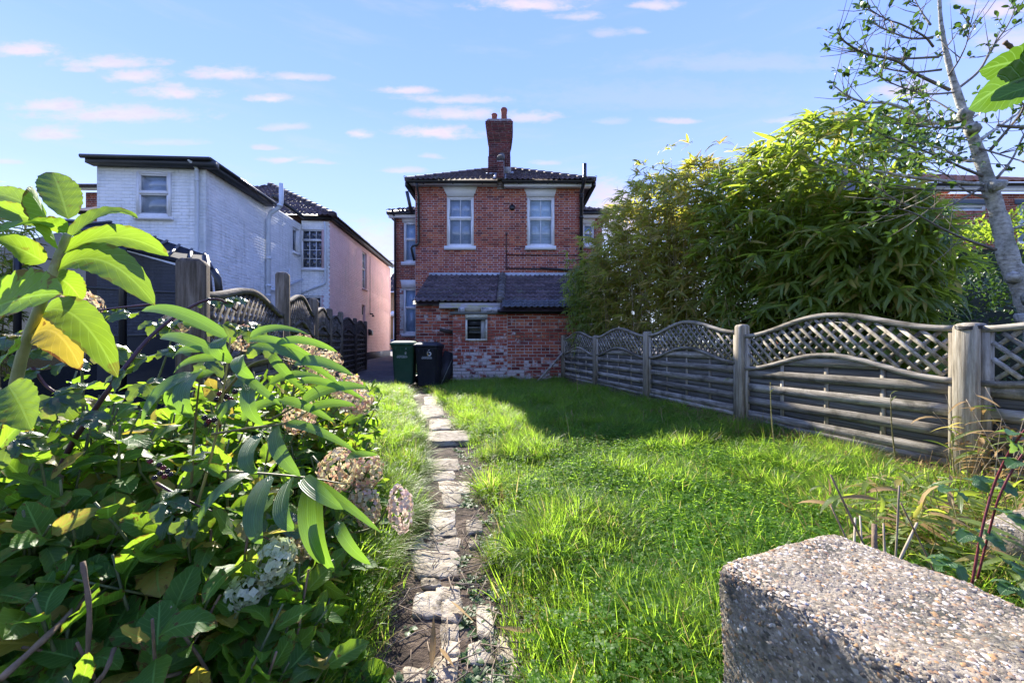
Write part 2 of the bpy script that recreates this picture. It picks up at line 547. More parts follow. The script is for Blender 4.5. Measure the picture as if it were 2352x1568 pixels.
M_outmortar = surf('old_mortar', [(0.3, (0.30, 0.27, 0.23)), (0.7, (0.5, 0.46, 0.40))], (15, 15, 15), vary=0, rough=0.95, dirt=((0.08, 0.08, 0.06), 3.0, 0.5, 0.65, 0.7))
M_wbrick = surf('white_painted_brick', [(0.3, (0.74, 0.77, 0.78)), (0.6, (0.84, 0.85, 0.85)), (0.8, (0.87, 0.87, 0.87))], (1.5, 1.5, 3), vary=0.03, rough=0.6, bump=0.25, bscale=(40, 40, 40), bdist=0.004,
               dirt=((0.42, 0.46, 0.46), 1.2, 0.5, 0.75, 0.5), streak=((0.36, 0.40, 0.36), .45))
M_wmortar = surf('white_painted_joint', [(0.3, (0.6, 0.63, 0.65)), (0.7, (0.74, 0.76, 0.77))], (3, 3, 6), vary=0, rough=0.7)
M_pbrick = surf('pink_painted_brick', [(0.3, (0.84, 0.54, 0.50)), (0.7, (0.92, 0.63, 0.58))], (1.2, 1.2, 2), vary=0.03, rough=0.65, bump=0.25, bscale=(40, 40, 40), bdist=0.004,
               dirt=((0.6, 0.5, 0.42), 1.5, 0.55, 0.75, 0.4), streak=((0.5, 0.42, 0.33), .4))
M_pmortar = surf('pink_painted_joint', [(0.3, (0.62, 0.40, 0.38)), (0.7, (0.76, 0.52, 0.48))], (3, 3, 6), vary=0, rough=0.7)
M_tanbrick = brickmat('tan_brick', [(0, (0.34, 0.2, 0.1)), (0.6, (0.45, 0.28, 0.14)), (1, (0.5, 0.33, 0.18))])
M_white = surf('white_paint', [(0.3, (0.72, 0.74, 0.75)), (0.7, (0.82, 0.82, 0.82))], (6, 6, 6), vary=0, rough=0.5, bump=0.1, dirt=((0.45, 0.45, 0.42), 6, 0.6, 0.75, 0.5))
M_upvc = plain('white_plastic', (0.8, 0.81, 0.82), 0.3)
M_black = plain('black_plastic', (0.018, 0.019, 0.022), 0.35)
M_fascia = plain('dark_painted_fascia', (0.035, 0.04, 0.048), 0.5)
M_lead = surf('lead', [(0.3, (0.28, 0.31, 0.35)), (0.7, (0.5, 0.53, 0.57))], (6, 6, 6), rough=0.5, bump=0.3, vary=0)
M_tile = surf('concrete_tile', [(0.3, (0.045, 0.03, 0.033)), (0.55, (0.09, 0.065, 0.068)), (0.8, (0.16, 0.14, 0.135))], (9, 9, 9), rough=0.65, vary=0.4, bump=0.5, bscale=(60, 60, 60), bdist=0.004,
              dirt=((0.09, 0.11, 0.06), 2.2, 0.55, 0.7, 0.6))
M_tile2 = surf('newer_tile', [(0.3, (0.045, 0.05, 0.06)), (0.7, (0.10, 0.11, 0.13))], (9, 9, 9), rough=0.45, vary=0.3, bump=0.3, bscale=(60, 60, 60), bdist=0.004)
M_ridge = surf('mossy_ridge', [(0.3, (0.05, 0.045, 0.04)), (0.6, (0.13, 0.12, 0.11)), (0.8, (0.32, 0.31, 0.28))], (14, 14, 14), rough=0.9, vary=0.3, bump=0.6, bdist=0.01)
M_pot = surf('clay_pot', [(0.3, (0.26, 0.075, 0.05)), (0.7, (0.40, 0.13, 0.085))], (9, 9, 9), rough=0.8, vary=0.1, dirt=((0.08, 0.05, 0.045), 7, 0.5, 0.7, 0.6))
M_lichen = surf('lichen_cement', [(0.35, (0.07, 0.065, 0.055)), (0.5, (0.16, 0.14, 0.05)), (0.7, (0.28, 0.24, 0.08))], (18, 18, 18), rough=0.95, vary=0.2, bump=0.6)
M_cement = surf('cement', [(0.3, (0.25, 0.24, 0.21)), (0.7, (0.48, 0.46, 0.41))], (14, 14, 14), rough=0.9, vary=0.1, bump=0.5)
M_curtain = plain('pale_blind', (0.62, 0.66, 0.70), 0.8, 0.1)
M_room = plain('dim_room', (0.10, 0.11, 0.13), 0.9, 0.1)
M_glass = glassmat('window_glass', refl=0.03)
M_glassd = glassmat('dark_window_glass', (0.75, 0.8, 0.85), refl=0.05)
GREYW = [(0.28, (0.06, 0.05, 0.037)), (0.45, (0.22, 0.195, 0.15)), (0.6, (0.38, 0.345, 0.275)), (0.75, (0.53, 0.49, 0.40))]
M_woodh = surf('weathered_board', GREYW, (3.0, 3.0, 34), 9, 0.9, 0.8, (4, 4, 110), 0.006, 0.3, 0.1, dirt=((0.07, 0.065, 0.045), 5, 0.48, 0.68, 0.75), nrough=0.72)
M_woodv = surf('weathered_post', [(0.28, (0.075, 0.06, 0.042)), (0.45, (0.25, 0.215, 0.155)), (0.6, (0.41, 0.365, 0.28)), (0.75, (0.54, 0.49, 0.39))], (38, 38, 3.0), 9, 0.9, 0.6, (160, 160, 4), 0.004, 0.2, 0.2, dirt=((0.12, 0.09, 0.06), 3, 0.55, 0.75, 0.5), nrough=0.7)
M_woodd = surf('weathered_lattice', GREYW, (18, 18, 18), 7, 0.9, 0.6, (60, 60, 60), 0.004, 0.3, 0.2)
M_woodrec = surf('shaded_recessed_board', [(0.25, (0.05, 0.048, 0.044)), (0.52, (0.13, 0.125, 0.115)), (0.75, (0.26, 0.25, 0.225))], (2.5, 2.5, 90), 7, 0.9, 0.6, (4, 4, 160), 0.004, 0.2, 0.2)  # darker than the front boards: shade between slats put into the colour
M_browns = surf('stained_board', [(0.3, (0.035, 0.026, 0.022)), (0.7, (0.085, 0.062, 0.05))], (3, 3, 80), 6, 0.8, 0.4, (4, 4, 120), 0.004, 0.3)
M_shadeh = surf('shaded_weathered_board', [(0.28, (0.03, 0.025, 0.02)), (0.48, (0.11, 0.095, 0.075)), (0.62, (0.20, 0.175, 0.145)), (0.75, (0.32, 0.29, 0.25))], (3.0, 3.0, 34), 9, 0.9, 0.8, (4, 4, 110), 0.006, 0.3, 0.1, nrough=0.72)  # weathered wood made darker; the left fence's shade is in the colour
M_shadev = surf('shaded_weathered_post', [(0.28, (0.03, 0.024, 0.018)), (0.45, (0.10, 0.082, 0.062)), (0.6, (0.19, 0.16, 0.13)), (0.75, (0.33, 0.30, 0.26))], (38, 38, 3.0), 9, 0.9, 0.8, (110, 110, 4), 0.006, 0.2, 0.1, nrough=0.72)  # left fence posts, weathered, with their shade put into the colour too
M_gravelboard = surf('gravel_board', [(0.3, (0.08, 0.06, 0.045)), (0.7, (0.2, 0.15, 0.11))], (3, 3, 50), 6, 0.9, 0.5, (4, 4, 100), 0.004, 0.2)

# ------------------------------------------------------------------ building helpers
def brick_tpl(bev=0.06):
    """Unit brick: x along the wall 0..1, y outward -1..1 (1 = face), z 0..1; bevelled face."""
    bx, bz = 0.022 * 1.0, bev
    v = [(0, -1, 0), (1, -1, 0), (1, -1, 1), (0, -1, 1), (0, 0.6, 0), (1, 0.6, 0), (1, 0.6, 1), (0, 0.6, 1),
         (bx, 1, bz), (1 - bx, 1, bz), (1 - bx, 1, 1 - bz), (bx, 1, 1 - bz)]
    f = [(8, 9, 10, 11), (4, 5, 9, 8), (5, 6, 10, 9), (6, 7, 11, 10), (7, 4, 8, 11), (0, 1, 5, 4), (1, 2, 6, 5), (2, 3, 7, 6), (3, 0, 4, 7)]
    v = np.array(v, float)
    j = RS.uniform(-1, 1, v.shape) * np.array([0.010, 0.12, 0.035])
    j[:4] = 0
    return v + j, np.array(f)


BRICK_TPLS = [brick_tpl() for _ in range(5)]
BRICK_MESH = {}


def brick_mesh(mat, k):
    key = (mat.name, k)
    if key not in BRICK_MESH:
        mb = MB()
        mb.add(BRICK_TPLS[k][0], BRICK_TPLS[k][1])
        BRICK_MESH[key] = mb.mesh('brick', mat)
    return BRICK_MESH[key]


def brick_rows(W, H, course, L, joint, holes, bond='flemish', z0=0.0):
    Sx, Hx = L, L / 2
    out = []
    r = 0
    z = z0
    while z + course * 0.6 < H:
        z1 = min(z + course, H)
        zm = (z + z1) / 2
        forb = []
        for h in holes:
            if h[0] == 'trap':
                _, b0, b1, t0, t1, za, zb = h
                if za < zm < zb:
                    t = (zm - za) / (zb - za)
                    forb.append((b0 + (t0 - b0) * t, b1 + (t1 - b1) * t))
            elif h[1] < zm < h[3]:
                forb.append((h[0], h[2]))
        forb.sort()
        free, x = [], 0.0
        for a, b in forb:
            if a > x:
                free.append((x, min(a, W)))
            x = max(x, b)
        if x < W:
            free.append((x, W))
        if bond == 'flemish':
            seq, off = [Sx, Hx], (0 if r % 2 == 0 else -(Sx + Hx) / 2)
        elif bond == 'header3':
            seq, off = ([Hx], 0) if r % 4 == 3 else ([Sx], 0 if r % 2 == 0 else -Sx / 2)
        else:
            seq, off = [Sx], (0 if r % 2 == 0 else -Sx / 2)
        x, i = off, 0
        while x < W:
            w = seq[i % len(seq)]
            a, b = x, x + w
            for fa, fb in free:
                p, q = max(a, fa), min(b, fb)
                if q - p > 0.035:
                    out.append((p + joint / 2, q - joint / 2, z + joint / 2, z1 - joint / 2))
            x += w
            i += 1
        z += course
        r += 1
    return out


def brickwork(parent, O, U, Nn, W, H, holes, mat, course, L, cap=300, proud=0.006, joint=0.011, bond='flemish', z0=0.0, skip=None, name='brick'):
    O, U, Nn = Vector(O), Vector(U).normalized(), Vector(Nn).normalized()
    rows = brick_rows(W, H, course, L, joint, holes, bond, z0)
    items = []
    for (a, b, c, d) in rows:
        ctr = O + U * ((a + b) / 2) + Vector((0, 0, (c + d) / 2))
        if skip and skip((a + b) / 2, (c + d) / 2):
            continue
        sc = (ctr - Vector((0, 0, EYE))).length
        if ctr.y > 0 and abs(ctr.x / ctr.y) > 1.26:
            sc += 50
        items.append((sc, a, b, c, d))
    items.sort()
    mb = MB()
    for i, (sc, a, b, c, d) in enumerate(items):
        k = random.randrange(5)
        pr = proud * random.uniform(0.5, 1.5)
        if random.random() < 0.03:
            pr *= 0.3
        T = O + U * a + Vector((0, 0, c))
        R = Matrix((U * (b - a), Nn * max(pr, 0.002), Vector((0, 0, d - c)))).transposed()
        if U.cross(Nn).dot(Vector((0, 0, 1))) < 0:    # keep faces outward
            T = T + U * (b - a)
            R = Matrix((-U * (b - a), Nn * max(pr, 0.002), Vector((0, 0, d - c)))).transposed()
        if i < cap:
            put(name, brick_mesh(mat, k), parent, Matrix.Translation(T) @ R.to_4x4())
        else:
            mb.many(BRICK_TPLS[k][0], BRICK_TPLS[k][1], None, np.array(R)[None], np.array(T)[None], [random.random()])
    if mb.n:
        tag(mb.build(name + 's', mat, parent), kind='stuff')


def wall_core(mb, O, U, Nn, W, H, thick, holes, z0=0.0):
    O, U, Nn = Vector(O), Vector(U).normalized(), Vector(Nn).normalized()
    zs = sorted(set([z0, H] + [q for h in holes for q in (h[1], h[3]) if z0 < q < H]))
    for za, zb in zip(zs[:-1], zs[1:]):
        zm = (za + zb) / 2
        forb = sorted((h[0], h[2]) for h in holes if h[1] < zm < h[3])
        x = 0.0
        segs = []
        for a, b in forb:
            if a > x:
                segs.append((x, a))
            x = max(x, b)
        if x < W:
            segs.append((x, W))
        for a, b in segs:
            c = O + U * ((a + b) / 2) - Nn * (thick / 2) + Vector((0, 0, zm))
            mb.obox(c, U * ((b - a) / 2), Nn * (thick / 2), (0, 0, (zb - za) / 2))


def window(parent, O, U, Nn, w, h, rows=(0.42, 0.58), cols=2, bars=True, fw=0.05, back=M_curtain, glass=M_glass, inset=0.05, hb=None, slats=False, fmat=None):
    """uPVC window: O is the bottom-left corner of the opening on the wall face."""
    O, U, Nn = Vector(O), Vector(U).normalized(), Vector(Nn).normalized()
    Zv = Vector((0, 0, 1))
    fmat = fmat or M_upvc
    B = O - Nn * inset

    def bx(mb, a, b, c, d, t0, t1):
        mb.obox(B + U * ((a + b) / 2) + Zv * ((c + d) / 2) + Nn * ((t0 + t1) / 2), U * ((b - a) / 2), Nn * ((t1 - t0) / 2), Zv * ((d - c) / 2))
    mb = MB()
    bx(mb, 0, fw, 0, h, -0.03, 0.03)
    bx(mb, w - fw, w, 0, h, -0.03, 0.03)
    bx(mb, fw, w - fw, 0, fw, -0.03, 0.03)
    bx(mb, fw, w - fw, h - fw, h, -0.03, 0.03)
    z = h - fw
    panes = []
    inner = h - 2 * fw
    for i, r in enumerate(rows):
        zb = z - inner * r
        if i < len(rows) - 1:
            bx(mb, fw, w - fw, zb - fw * 0.4, zb + fw * 0.4, -0.028, 0.036)
        s = fw * 0.55
        e = 0.4 if len(rows) > 1 else 0
        za, zc = zb + (fw * 0.4 if i < len(rows) - 1 else 0), z - (fw * 0.4 if i else 0)
        bx(mb, fw, fw + s, za, zc, -0.02, 0.022)
        bx(mb, w - fw - s, w - fw, za, zc, -0.02, 0.022)
        bx(mb, fw + s, w - fw - s, za, za + s, -0.02, 0.022)
        bx(mb, fw + s, w - fw - s, zc - s, zc, -0.02, 0.022)
        panes.append((fw + s, w - fw - s, za + s, zc - s))
        z = zb
    fr = mb.build('window', fmat, parent)
    for i, (a, b, c, d) in enumerate(panes):
        nr = hb[i] if hb else 1
        for ci in range(cols):
            for ri in range(nr):
                xa, xb = a + (b - a) * ci / cols, a + (b - a) * (ci + 1) / cols
                ya, yb = c + (d - c) * ri / nr, c + (d - c) * (ri + 1) / nr
                m2 = MB()
                bx(m2, xa + 0.004, xb - 0.004, ya + 0.004, yb - 0.004, -0.004, 0.0)
                m2.build('pane', glass, fr)
        if bars:
            m2 = MB()
            for ci in range(1, cols):
                x = a + (b - a) * ci / cols
                bx(m2, x - 0.009, x + 0.009, c, d, -0.008, 0.008)
            for ri in range(1, nr):
                zz = c + (d - c) * ri / nr
                bx(m2, a, b, zz - 0.009, zz + 0.009, -0.0075, 0.0075)
            if m2.n:
                m2.build('glazing_bar', fmat, fr)
    if slats:
        m2 = MB()
        a, b, c, d = panes[-1]
        k = 0
        zz = c
        while zz < d:
            m2.obox(B + U * ((a + b) / 2) + Zv * (zz + 0.02) - Nn * 0.014, U * ((b - a) / 2), (Nn + Zv * 0.5) * 0.005, (Zv - Nn * 0.5) * 0.004)
            zz += 0.045
        m2.build('blind', M_upvc, fr)
    m3 = MB()
    bx(m3, fw * .8, w - fw * .8, fw * .8, h - fw * .8, -0.026, -0.022)
    m3.build('curtain', back, fr)
    return fr


def roll_tile(w, g, rolls, rh=0.028, mat=None):
    """Interlocking tile: x across 0..w, y up-slope 0..g*1.1, z normal; lower edge lifted."""
    xs, zs = [], []
    for r in range(rolls):
        x0 = w * r / rolls
        rw = w / rolls
        for t, z in ((0, 0), (0.12, 0.006), (0.24, 0.75), (0.38, 1.0), (0.52, 0.75), (0.64, 0.006), (0.8, 0.0)):
            xs.append(x0 + rw * t)
            zs.append(z * rh)
    xs.append(w)
    zs.append(0)
    n = len(xs)
    lift, th = 0.024, 0.018
    V = [(x, 0, z + lift) for x, z in zip(xs, zs)] + [(x, g * 1.12, z + 0.002) for x, z in zip(xs, zs)] + [(x, 0.002, z + lift - th) for x, z in zip(xs, zs)]
    Fq = [(i, i + 1, n + i + 1, n + i) for i in range(n - 1)] + [(2 * n + i, 2 * n + i + 1, i + 1, i) for i in range(n - 1)]
    return np.array(V), np.array(Fq)


def tile_roof(parent, O, U, D, inside, W, Ln, tw, gauge, rolls, mat, cap, seed=1, name='roof_tile', rh=0.028):
    rr = random.Random(seed)
    O, U, D = Vector(O), Vector(U).normalized(), Vector(D).normalized()
    Nn = U.cross(D).normalized()
    tpl = roll_tile(tw, gauge, rolls, rh)
    mb0 = MB()
    mb0.add(*tpl)
    me = mb0.mesh(name, mat)
    its = []
    for j in range(int(Ln / gauge + 0.5)):
        for i in range(int(W / tw + 0.5)):
            u, v = i * tw, j * gauge
            if not inside(u + tw / 2, v + gauge / 2):
                continue
            T = O + U * (u + rr.uniform(-.004, .004)) + D * (v + rr.uniform(-.006, .006)) + Nn * rr.uniform(0, 0.006)
            its.append(((T - Vector((0, 0, EYE))).length, T, rr.uniform(-0.012, 0.012)))
    its.sort(key=lambda q: q[0])
    mb = MB()
    for k, (d, T, a) in enumerate(its):
        R = Matrix.Rotation(a, 3, Nn) @ Matrix((U, D, Nn)).transposed()
        if k < cap:
            put(name, me, parent, Matrix.Translation(T) @ R.to_4x4())
        else:
            mb.many(tpl[0], tpl[1], None, np.array(R)[None], np.array(T)[None], [rr.random()])
    if mb.n:
        tag(mb.build(name + 's', mat, parent), kind='stuff')


def text_part(name, txt, size, M, mat, parent, depth=0.0006):
    cu = bpy.data.curves.new('lettering', 'FONT')
    cu.body = txt
    cu.size = size
    cu.extrude = depth
    cu.align_x = 'CENTER'
    cu.align_y = 'CENTER'
    tmp = bpy.data.objects.new('lettering_tmp', cu)
    me = bpy.data.meshes.new_from_object(tmp)
    bpy.data.objects.remove(tmp)
    me.name = name
    me.materials.clear()
    me.materials.append(mat)
    return put(name, me, parent, M)


# ------------------------------------------------------------------ red brick house
ZM = 12.0
KM = ZM / F
hx = lambda px: (px - CX) * KM
hz = lambda py: EYE + (CY - py) * KM
XL, XR, WTOP = hx(954), hx(1336), hz(429)
house = thing('brick_house', 'red brick house with hipped tile roof, two tall white windows and a central chimney', 'house', (hx(1145), 14, 0))
UX, NY = Vector((1, 0, 0)), Vector((0, -1, 0))
O = Vector((XL, ZM, 0))
wl = [(hx(1026.6) - XL, hz(567.5), hx(1088) - XL, hz(453)), (hx(1211) - XL, hz(567.5), hx(1273.4) - XL, hz(453.7))]
lint = [('trap', hx(1028) - XL, hx(1087) - XL, hx(1016.3) - XL, hx(1097.3) - XL, hz(453), WTOP + .1), ('trap', hx(1211) - XL, hx(1273) - XL, hx(1204) - XL, hx(1278.7) - XL, hz(453.7), WTOP + .1)]
sills = [(hx(1020.8) - XL, hz(575.5), hx(1093.3) - XL, hz(567)), (hx(1206.7) - XL, hz(575.5), hx(1277) - XL, hz(567))]
mb = MB()
wall_core(mb, O, UX, NY, XR - XL, WTOP, 0.25, wl)
mb.box((XL, ZM + .25, 0), (XL + .25, 14.8, WTOP))
mb.box((XR - .25, ZM + .25, 0), (XR, 14.8, WTOP))
mb.box((XL + .25, ZM + 1.2, 0.1), (XR - .25, ZM + 1.25, WTOP - .02))
wall = mb.build('wall', M_mortar, house)
brickwork(wall, O, UX, NY, XR - XL, WTOP, wl + lint + sills, M_brick, 0.0665, 0.215, cap=165, z0=1.33,
          skip=lambda x, z: z < 2.55 and x > 0.5)
for i, w in enumerate(wl):
    fr = window(house, O + UX * w[0] + Vector((0, 0, w[1])), UX, NY, w[2] - w[0], w[3] - w[1], slats=(i == 1), fw=0.055,
                back=plain('blind_grey', (0.42, 0.45, 0.50), 0.8, 0.1) if i == 0 else plain('blind_pale', (0.60, 0.66, 0.66), 0.8, 0.1))
    t = lint[i]
    mb = MB()
    zt = WTOP - 0.002 if i == 0 else hz(435)
    p = [O + UX * t[1] + NY * -.05 + Vector((0, 0, t[5] + .004)), O + UX * t[2] + NY * -.05 + Vector((0, 0, t[5] + .004)), O + UX * t[4] + NY * -.05 + Vector((0, 0, zt)), O + UX * t[3] + NY * -.05 + Vector((0, 0, zt))]
    mb.prism(p, NY * 0.066)
    mb.build('lintel', M_white, house)
    s = sills[i]
    mb = MB()
    mb.obox(O + UX * ((s[0] + s[2]) / 2) + Vector((0, 0, (s[1] + s[3]) / 2)) + NY * 0.02, UX * ((s[2] - s[0]) / 2), NY * 0.055, (0, 0, (s[3] - s[1]) / 2))
    mb.build('sill', M_white, house)
# fascia boards, soffit and gutters
EY = ZM - 0.28
ez = EYE + (CY - 420) * EY / F
xl, xr, xm = (932.5 - CX) / F * EY, (1366 - CX) / F * EY, hx(1141)
for a, b, zb in ((xl + .08, xm, hz(429.5)), (hx(1158), xr - .08, hz(435.5))):
    mb = MB()
    mb.box((a, EY + .07, zb), (b, EY + .09, ez + .02))
    mb.box((a, EY + .09, zb + .01), (b, ZM - 0.018, zb + .03))
    mb.build('fascia', M_upvc, house)
    mb = MB()
    pts = [(a - .06, EY, ez), (b + .02, EY, ez - .005)]
    n = 9
    V, Fc = [], []
    for p in pts:
        for k in range(n):
            an = math.pi * k / (n - 1)
            V.append((p[0], p[1] + .055 * math.cos(an), p[2] + .045 - .065 * math.sin(an)))
    V += [(v[0], v[1], v[2] - 0.006 if 0 else v[2]) for v in []]
    Fc = [(k, k + 1, n + k + 1, n + k) for k in range(n - 1)]
    mb.add(V, Fc)
    mb.add([(v[0], EY + (v[1] - EY) * .9, ez + .045 + (v[2] - ez - .045) * .9) for v in V], [tuple(reversed(q)) for q in Fc])
    x = a + .4
    while x < b:
        mb.box((x, EY - .06, ez - .028), (x + .03, EY + .07, ez - .022))
        x += 0.85
    mb.build('gutter', M_black, house)
# hipped roof
eave = ez + 0.06
run = (xr - xl) / 2
rise = run * math.tan(math.radians(28.7))
apx = (xl + xr) / 2
ridge_y = EY + run
mb = MB()
A, B, C, D2 = (xl, EY, eave), (xr, EY, eave), (xr, 20, eave), (xl, 20, eave)
Rg0, Rg1 = (apx, ridge_y, eave + rise), (apx, 19, eave + rise)
mb.add([A, B, C, D2, Rg0, Rg1], [(0, 1, 4), (1, 2, 5, 4), (3, 0, 4, 5), (2, 3, 5)])
roof = mb.build('roof', M_tile, house)
Dn = Vector((0, run, rise)).normalized()
SL = math.hypot(run, rise)
chx0, chx1 = (1120 - CX) * 12.94 / F, (1173 - CX) * 12.94 / F
tile_roof(roof, Vector((xl, EY - .03, eave + .01)), UX, Dn,
          lambda u, v: (v / SL) * run < u < 2 * run - (v / SL) * run and not (chx0 - xl - .0 < u < chx1 - xl + .0 and v > 1.35) and not (hx(1141) - xl - .02 < u < hx(1158) - xl + .02 and v < 1.3),
          2 * run, SL, 0.30, 0.26, 2, M_tile, 120, 3)
mb = MB()
for e in ((xl, EY, eave), (xr, EY, eave)):
    a, b = Vector(e), Vector(Rg0)
    k = 12
    for i in range(k):
        p, q = a.lerp(b, i / k), a.lerp(b, (i + 1.08) / k)
        mb.tube([p + Vector((0, 0, .02)), q + Vector((0, 0, .012))], [0.085, 0.075], 8, random.random())
mb.build('hip_tile', M_tile, roof)
for e, s in ((xl, -1), (xr, 1)):
    mb = MB()
    mb.tube([(e, EY, eave + .05), (e + s * .04, EY - .02, eave + .06), (e + s * .06, EY - .02, eave + .11), (e + s * .02, EY, eave + .13)], 0.008, 5)
    # side gutters and fascia running back
    x = e - s * .05
    mb.box((min(x, x + s * .1), EY + .08, eave - .14), (max(x, x + s * .1), 20, eave - .02))
    mb.build('side_gutter', M_black, house)
# party wall pier at the eaves
mb = MB()
px0, px1 = hx(1142), hx(1158)
mb.box((px0 + .008, EY - .06, hz(420)), (px1 - .008, ZM + .02, hz(381)))
mb.add([(px0 + .01, ZM, hz(381) - .12), (px1 - .01, ZM, hz(381) - .12), (px1 - .01, 13, 6.75), (px0 + .01, 13, 6.75), (px0 + .01, ZM, 5.4), (px1 - .01, ZM, 5.4), (px1 - .01, 13, 5.9), (px0 + .01, 13, 5.9)],
       [(0, 1, 2, 3), (0, 3, 7, 4), (1, 5, 6, 2), (3, 2, 6, 7)])
for k in range(4):
    mb.box((px0 + .004, ZM - .05 - .05 * k, hz(437 - 4.2 * k)), (px1 - .004, ZM + .01, hz(433 - 4.2 * k)))
pier = mb.build('parapet_pier', M_stackmortar, house)
brickwork(pier, (px0, EY - .06, hz(420)), UX, NY, px1 - px0, hz(381) - hz(420), [], M_stackbrick, .066, .2, cap=99)
mb = MB()
for k in range(5):
    y0 = EY - .05 + .26 * k
    z0 = hz(381) + .02 + .26 * k * .52
    mb.tube([((px0 + px1) / 2, y0, z0), ((px0 + px1) / 2, y0 + .3, z0 + .155)], [(px1 - px0) / 2 + .015] * 2, 12, random.random())
mb.build('coping_tile', M_ridge, house)
mb = MB()
mb.box((px0 - .09, EY + .1, eave - .02), (px0 - .01, EY + .3, eave + .1))
mb.box((px1 + .01, EY + .1, eave - .02), (px1 + .1, EY + .34, eave + .12))
mb.obox((px0 - .06, EY + .6, eave + .36), (.05, 0, 0), Dn * .6, (0, -.01, .02))
mb.obox((px1 + .06, EY + .6, eave + .36), (.05, 0, 0), Dn * .6, (0, -.01, .02))
mb.build('lead_flashing', M_lead, house)
# chimney
CYD = 12.94
kc = CYD / F
cx = lambda px: (px - CX) * kc
cz = lambda py: EYE + (CY - py) * kc
mb = MB()
steps = [(1120.5, 1172.8, 6.2, cz(360))]
pz = cz(360)
prof = [(1122, 1172.2, 326), (1120.8, 1173.3, 321), (1119.6, 1174.5, 316), (1118.4, 1175.3, 311), (1117.3, 1176.2, 303), (1116.4, 1177.0, 296), (1115.3, 1177.8, 290), (1114.6, 1178.4, 281.5),
        (1116.8, 1176.4, 277.5), (1119.5, 1173.8, 274)]
for (a, b, yt) in prof:
    steps.append((a, b, pz, cz(yt)))
    pz = cz(yt)
for (a, b, za, zb) in steps:
    e = (b - a) * kc / 2 - .012
    xc = cx((a + b) / 2)
    mb.box((xc - e, CYD + .36 - e - .0, za), (xc + e, CYD + .36 + e, zb))
chim = mb.build('chimney', M_stackmortar, house)
n_b = 0
for (a, b, za, zb) in steps[:-2]:
    w = (b - a) * kc
    hgt = zb - za
    k = max(1, round(hgt / .068))
    brickwork(chim, (cx(a), CYD + .36 - w / 2 + .011, za), UX, NY, w, hgt, [], M_stackbrick if za > 6.6 or 1 else M_brick, hgt / k, .2, cap=40, bond='stretch')
    brickwork(chim, (cx(b) - .011, CYD + .36 - w / 2, za), Vector((0, 1, 0)), UX, w, hgt, [], M_stackbrick, hgt / k, .2, cap=0, bond='stretch')
mb = MB()
xc = cx(1146.5)
for (a, b, z0, z1, o) in ((1120, 1173.5, cz(275.2), cz(273), .3), (1141, 1177.6, cz(292), cz(282), .375), (1139, 1173.5, cz(281), cz(274), .335)):
    w = (b - a) * kc
    mb.box((cx(a), CYD + .36 - o - .008, z0), (cx(b), CYD + .36 + o, z1))
mb.build('lichen_cement_cap', M_lichen, chim)
for (pxc, py0, r, py1) in ((1134.5, 251, .088, 273.5), (1157.2, 237.5, .098, 274.5)):
    mb = MB()
    h = cz(py0) - cz(py1)
    mb.lathe((cx(pxc), CYD + .3, cz(py1)), [(r * 1.06, 0), (r * 0.98, h * .4), (r * .92, h * .62), (r * 1.02, h * .66), (r * .98, h * .7), (r * 1.15, h * .86), (r * 1.15, h * .9), (r * .9, h * .98), (r * .7, h), (r * .62, h * .9)], 18)
    mb.build('chimney_pot', M_pot, chim, True)
mb = MB()
mb.box((cx(1141.5), CYD - .035, cz(372)), (cx(1155), CYD - .008, cz(361)))
mb.box((cx(1158), CYD - .05, cz(404)), (cx(1174), CYD - .006, cz(386)))
mb.build('cement_patch', M_cement, chim)
mb = MB()
mb.obox((cx(1131), CYD - .06, cz(402)), (.2, 0, 0), Dn * .09, (0, -.012, .02))
mb.obox((cx(1175.5), CYD + .0, cz(398)), (.05, 0, 0), Dn * .2, (0, -.012, .02))
mb.build('flashing', M_lead, chim)
# pipes, vent
mb = MB()
yy = ZM - .07
mb.tube([(hx(962.5), EY, ez - .02), (hx(962.5), EY + .03, ez - .12), (hx(962.5), yy, ez - .3), (hx(962.5), yy, hz(560)), (hx(960), yy, hz(564)), (hx(949), yy - .02, hz(568)), (hx(946), yy, hz(572)), (hx(952), yy + .05, hz(600))], 0.035, 8)
for py in (470, 520, 555):
    mb.tube([(hx(962.5), yy, hz(py)), (hx(962.5), yy, hz(py + 3))], .045, 8)
mb.build('downpipe', M_black, house, True)
mb = MB()
mb.tube([(hx(1337), EY - .16, hz(392)), (hx(1337), EY - .16, hz(424)), (hx(1335.5), EY - .1, hz(433)), (hx(1334.5), yy, hz(446)), (hx(1334.5), yy, 0.2)], .052, 10)
for py in (420, 449, 454, 500):
    mb.tube([(hx(1334.5 + (2.5 if py < 430 else 0)), yy if py > 430 else EY - .16, hz(py)), (hx(1334.5 + (2.5 if py < 430 else 0)), yy if py > 430 else EY - .16, hz(py + 4))], .066, 10)
mb.build('soil_pipe', M_black, house, True)
mb = MB()
mb.tube([(hx(1163), ZM - .03, hz(535)), (hx(1163), ZM - .03, hz(587))], .012, 6)
mb.tube([(hx(1163), ZM - .03, hz(587)), (hx(1163), ZM - .03, hz(617.5)), (hx(1340), ZM - .03, hz(620.5))], .02, 6)
mb.tube([(hx(1163), ZM - .025, hz(586.5)), (hx(1335), ZM - .025, hz(587.5))], .011, 6)
mb.tube([(hx(1240), ZM - .06, hz(617)), (hx(1345), ZM - .1, hz(625))], .032, 8)
mb.tube([(hx(1161), ZM - .03, hz(541)), (hx(1166), ZM - .03, hz(539))], .02, 6)
mb.build('waste_pipe', M_black, house, True)
vm = MB()
V = [(hx(1176.4) + .085 * math.cos(t), hz(478) + .085 * math.sin(t)) for t in np.linspace(0, 2 * math.pi, 21)[:-1]]
vm.prism([(x, ZM + .05, z) for x, z in V], (0, -.075, 0))
